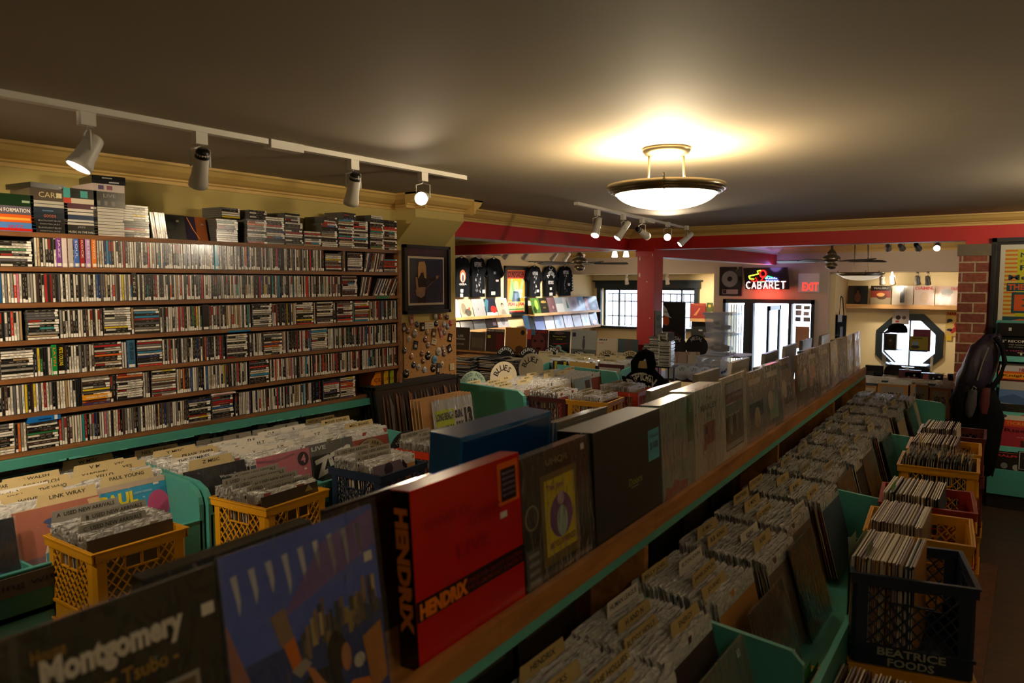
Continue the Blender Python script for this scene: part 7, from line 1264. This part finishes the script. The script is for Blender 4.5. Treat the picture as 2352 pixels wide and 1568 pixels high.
mb.rect(PX0 + .02, PZ1 - .36, PX0 + .17, PZ1 - .29, '#1c4450', -.0232); mb.text('THE', PX0 + .03, PZ1 - .325, .05, .12, '#c8541c', -.0238, 'L', .04)
mb.rect(PX0 + .06, PZ1 - .55, PX1, PZ1 - .37, '#1c4450', -.0234); mb.text('BEAT', PX0 + .08, PZ1 - .46, .14, .62, '#c85424', -.024, 'L', .06)
mb.rect(PX0, PZ1 - .9, PX1, PZ1 - .58, '#1c4450', -.0232); mb.text('GERS', PX0 + .02, PZ1 - .66, .12, .6, '#c85c24', -.024, 'L', .05); mb.text('PACERS', PX0 + .02, PZ1 - .81, .12, .72, '#c85c24', -.024, 'L', .05); mb.text('6/-', PX0 + .12, PZ1 - 1.0, .07, .13, '#2c3478', -.024, 'L', .04)
mb.build('print', 'print_gloss', t); mb = MB(); mb.quad((-W2 + f, -.035, f), (W2 - f, -.035, f), (W2 - f, -.035, H2 - f), (-W2 + f, -.035, H2 - f)); mb.build('glass', 'clear_glass', t)
# teal magazine rack
RY = 7.2
def onr(py, Y=RY): return PP('Y', Y, 2310, py).z
rx0 = PP('Y', RY, 2280, 1000).x; RW = 1.1
t = thing('magazine_rack', 'teal stepped rack of books and albums below the framed poster', 'rack', (rx0, RY, 0))
mb = MB(); mb.extr([(-.02, .12), (.4, .12), (.4, onr(740)), (.34, onr(740)), (.18, onr(810)), (.12, onr(900)), (-.02, onr(1010))], 'X', -.025, 0); mb.build('side_panel', 'teal_paint', t)
mb = MB(); mb.extr([(-.02, .12), (.4, .12), (.4, onr(740)), (.34, onr(740)), (.18, onr(810)), (.12, onr(900)), (-.02, onr(1010))], 'X', RW, RW + .025); mb.build('side_panel', 'teal_paint', t)
mb = MB(); mb.box(0, .38, .12, RW, .4, onr(740)); mb.build('back_panel', 'teal_paint', t); mb = MB(); mb.box(-.02, .0, 0, RW + .02, .4, .12); mb.build('base', 'plastic_black', t)
TI = [(onr(1078), .0, 'front'), (onr(1028), .08, 'a'), (onr(950), .13, 'b'), (onr(822), .2, 'c')]
mb = MB(); mb.box(0, -.02, .12, RW, 0, onr(1078)); mb.build('front_board', 'teal_paint', t)
for z, y, _ in TI[1:]: mb = MB(); mb.box(0, y, z - .06, RW, y + .015, z); mb.box(0, y, z - .06, RW, .38, z - .045); mb.build('shelf_board', 'teal_edge', t)
mb = MB(); mb.box(0, 0, onr(1078) - .12, RW, .38, onr(1078) - .105); mb.build('shelf_board', 'teal_paint', t)
def rk(lab, px, pt, pb, Y, w, bg, art=(), h=None, d=.01, tilt=.12, cat='book', name='book'):
    x = PP('Y', Y, px, pb).x; z = PP('Y', Y, px, pb).z; zt = PP('Y', Y, px, pt).z; return album(lab, x + w / 2, Y, z, 0, tilt, bg, art, w=w, h=h or zt - z, d=d, name=name, cat=cat)
rk('black boxed set with small white print topping the teal rack', 2290, 741, 770, RY + .26, .5, '#0f0f10', [('r', .16, .4, .2, .65, '#a8a4a0', 1), ('r', .5, .1, .53, .9, '#8c8880', 1), ('r', .7, .1, .75, .9, '#a8742c', 1)], d=.1, tilt=0, name='box_set', cat='box set')
rk('black box of 12 inch record inner sleeves on the teal rack', 2292, 774, 801, RY + .25, .6, '#0e0e10', [('t', '12" RECORD INNER SLEEVES', .4, .7, .22, .75, '#b8b4ac', .02), ('t', 'High Quality & Acid Free', .3, .4, .1, .35, '#8c8880'), ('t', '50 Polypropylene', .3, .2, .1, .35, '#8c8880')], d=.12, tilt=0, name='sleeve_box', cat='box')
rk('black book with coloured THE lettering under the sleeve box', 2292, 802, 815, RY + .24, .6, '#0c0c0c', [('t', 'THE', .35, .35, .5, .25, '#a8a480', .04), ('t', 'ITS TASTE & ROD ROMANTIC', .4, .85, .2, .7, '#a83c6c')], d=.12, tilt=0)
rk('white and navy book on the second tier of the teal rack', 2296, 826, 852, RY + .22, .32, '#b0b0b0', [('r', 0, .78, 1, 1, '#20306c', 1), ('t', 'NERVOUS', .65, .2, .3, .45, '#8c2c30', .03)]); rk('black book standing beside the white and navy one', 2340, 818, 852, RY + .23, .3, '#181614', [])
rk('orange and yellow book lettered Knight of Ni', 2292, 851, 869, RY + .17, .6, '#c8541c', [('r', 0, .15, 1, .75, '#d89428', 1), ('t', 'Knight of Ni', .33, .45, .4, .55, '#5c2810', .02)], tilt=.05); rk('grey book with a pencil drawing under the Knight of Ni one', 2296, 871, 893, RY + .155, .6, '#9c9890', [('p', [(.3, .2), (.38, .9), (.5, .2)], '#6c6860', 1), ('e', .7, .5, .12, .3, '#2c2a28', 1), ('r', 0, .88, 1, 1, '#4c1414', 1)], tilt=.05)
rk('blue mountain landscape album on the third tier of the teal rack', 2293, 893, 930, RY + .14, .5, '#4c6c9c', [('p', [(0, .5), (.2, .75), (.4, .45), (.6, .8), (1, .4), (1, 0), (0, 0)], '#34507c', 1), ('p', [(0, .2), (.3, .1), (1, .25), (1, 0), (0, 0)], '#8c8c88', 2)]); rk('black glossy book below the blue mountain album', 2298, 926, 947, RY + .13, .5, '#121214', [])
rk('white album with an orange ticket shape on the teal rack', 2292, 951, 978, RY + .11, .27, '#b8b0a0', [('r', .1, .0, .9, .6, '#b8401c', 1), ('t', 'TICKET', .5, .35, .25, .6, '#d8843c', .02), ('e', .1, .9, .12, .15, '#3c3834', 1)]); rk('red slip of a book beside the ticket album', 2345, 953, 978, RY + .115, .2, '#a8281c', [])
rk('crimson album lettered Rise with a group photo on the teal rack', 2293, 977, 1023, RY + .08, .5, '#8c2430', [('t', 'Rise', .22, .82, .16, .3, '#401018', .02), ('t', 'by Roger Moore', .4, .5, .04, .3, '#c8a0a0'), ('r', .3, .05, 1, .35, '#3c1c1c', 1), ('d', .4, .36, .06, '#8c5c50', 2), ('d', .6, .38, .06, '#8c5c50', 2), ('d', .8, .36, .06, '#8c5c50', 2)])
rk('black book lettered RALPH in red on the lowest tier of the teal rack', 2283, 1038, 1078, RY + .03, .27, '#121010', [('t', 'RALPH', .35, .86, .14, .6, '#a8242c', .04), ('d', .25, .3, .09, '#6c6864', 1), ('d', .55, .25, .09, '#8c8884', 1), ('d', .8, .35, .08, '#6c6864', 1)]); rk('black and white book edged in red beside the RALPH book', 2336, 1036, 1078, RY + .03, .27, '#161414', [('r', .03, .03, .97, .97, '#8c8884', 1), ('r', .06, .06, .97, .94, '#1c1a1a', 2), ('t', 'CC', .4, .3, .2, .3, '#a83c34', .03), ('e', .3, .65, .15, .15, '#8c8880', 3)]); rk('orange-edged book behind the RALPH book', 2290, 1030, 1060, RY + .07, .5, '#a84c24', [])
# gig bag and rucksack hanging on the rack corner
def onb(px, py, Y=6.95): p = PP('Y', Y, px, py); return Vector((p.x, Y, p.z))
a, b = onb(2232, 920), onb(2280, 780); t = thing('gig_bag', 'dark purple-black padded bag slung at the corner of the teal rack', 'bag', onb(2240, 900))
o0 = onb(2240, 900); mat('bag_purple', '#1e1628', .4, var=.6, scale=16, bump=.8, bscale=22, sx=(1, 1, .4))
def sack(mb, pts, n=18, flat=.7, fold=.07, seed=1):
    """lumpy soft bag: (point, half width) rings, with creases"""
    r = random.Random(seed); ph = [r.uniform(0, 6) for _ in range(4)]; vs = []; P = [Vector(p) for p, _ in pts]
    Q = []; 
    for k in range(len(pts) - 1):
        for u in (0, .33, .66): Q.append((P[k].lerp(P[k + 1], u), pts[k][1] + (pts[k + 1][1] - pts[k][1]) * u))
    Q.append((P[-1], pts[-1][1])); m = len(Q)
    for k, (c, w_) in enumerate(Q):
        for i in range(n):
            a = 2 * PI * i / n; q = w_ * (1 + fold * math.sin(3 * a + ph[0] + k * .7) + fold * .7 * math.sin(7 * a + ph[1] - k * .5)); vs.append((c.x + q * math.cos(a), c.y + q * flat * math.sin(a), c.z + .012 * math.sin(5 * a + k)))
    fs = [(k * n + i, k * n + (i + 1) % n, (k + 1) * n + (i + 1) % n, (k + 1) * n + i) for k in range(m - 1) for i in range(n)] + [tuple(range(n))[::-1], tuple((m - 1) * n + i for i in range(n))]
    return mb.add(vs, fs, 0, '#fff', None, True)
mb = MB(); sack(mb, [(onb(px, py) - o0, w_) for px, py, w_ in ((2212, 935, .05), (2225, 905, .1), (2238, 870, .125), (2252, 830, .12), (2266, 795, .1), (2280, 772, .06), (2290, 768, .02))], seed=3); mb.build('body', 'bag_purple', t)
mb = MB(); mb.tube([tuple(onb(px, py) - o0 + Vector((0, -.09, 0))) for px, py in ((2286, 772), (2303, 795), (2309, 830), (2298, 862), (2278, 890), (2262, 905))], .018, 8); mb.build('strap', 'cloth_black', t)
mb = MB(); mb.tube([tuple(onb(px, py) - o0 + Vector((0, -.1, 0))) for px, py in ((2246, 870), (2258, 830), (2272, 795))], .006, 5); mb.build('zip', 'metal_grey', t)
o0 = onb(2245, 1060); t = thing('backpack', 'black backpack with grey and red pockets hanging below the padded bag', 'backpack', o0)
mb = MB(); sack(mb, [(onb(px, py) - o0, w_) for px, py, w_ in ((2266, 1090, .04), (2262, 1050, .09), (2256, 1010, .125), (2246, 960, .165), (2240, 920, .175), (2240, 890, .13), (2242, 872, .05))], seed=7); mb.build('body', 'cloth_black', t)
mb = MB(); sack(mb, [(onb(px, py) - o0 + Vector((0, -.12, 0)), w_) for px, py, w_ in ((2206, 970, .03), (2207, 945, .065), (2210, 910, .07), (2216, 880, .03))], seed=9); mb.build('side_pocket', 'cloth_black', t)
mat('cloth_grey', '#34363a', .8, var=.3); mat('cloth_red', '#4c1418', .8, var=.3)
mb = MB(); sack(mb, [(onb(px, py) - o0 + Vector((0, -.17, 0)), w_) for px, py, w_ in ((2230, 950, .02), (2233, 925, .038), (2238, 892, .03))], 12, seed=2); mb.build('front_pocket', 'cloth_grey', t)
mb = MB(); sack(mb, [(onb(px, py) - o0 + Vector((0, -.16, 0)), w_) for px, py, w_ in ((2262, 945, .02), (2264, 920, .035), (2268, 888, .03))], 12, seed=4); mb.build('front_pocket', 'cloth_red', t)
mb = MB(); mb.tube([tuple(onb(px, py) - o0 + Vector((0, -.2, 0))) for px, py in ((2236, 888), (2240, 880), (2246, 884), (2243, 892))], .005, 5, closed=True); mb.build('carabiner', 'metal_grey', t)
# second bowl lamp out of the picture to the right, and one behind, that light this side of the shop
spotlight('added unseen spotlight over the right aisle, turned to the framed concert poster', .9, 5.9, ZC, (.2, 7.7, 1.4), 'on', 45, .16, .045, size=80)  # unseen spot added to brighten the framed poster and the bags near it
bowl_lamp('bowl_lamp', 'lit bowl ceiling lamp over the right aisle, matching the one above the bins', .95, 5.0, -.175, .085, .262, True); point('bowl_bulb', (.95, 5.0, ZC - .16), 125, (1, .86, .64), .06)
bowl_lamp('bowl_lamp', 'lit bowl ceiling lamp at the back of the shop behind the near bins', .6, .4, -.175, .085, .262, True); point('bowl_bulb', (.6, .4, ZC - .16), 16, (1, .84, .6), .06)
def emit_cds():
    ALLCD.sort(key=lambda e: e[0])
    cnt = {}; stuff = MB()
    for i, (y, M, ci, var, where, row) in enumerate(ALLCD):
        if i < 300:
            o = link('cd_case', cd_mesh(ci, var)); o.matrix_world = M
            key = (CDCOL[ci][0], where); cnt[key] = cnt.get(key, 0) + 1; n = cnt[key]
            tag(o, ('%s CD case, %d%s such from the near end, %s' % (CDCOL[ci][0], n, 'th' if 10 < n % 100 < 14 else {1: 'st', 2: 'nd', 3: 'rd'}.get(n % 10, 'th'), where)), 'cd', 'CDs on the wall shelf')
        else: cd_geo(stuff, ci, var, M)
    tag(stuff.build('cd_cases', 'print_gloss'), 'the remaining hundreds of CD cases farther along the wall shelf', 'cds', None, 'stuff')
emit_cds()
emit_records()
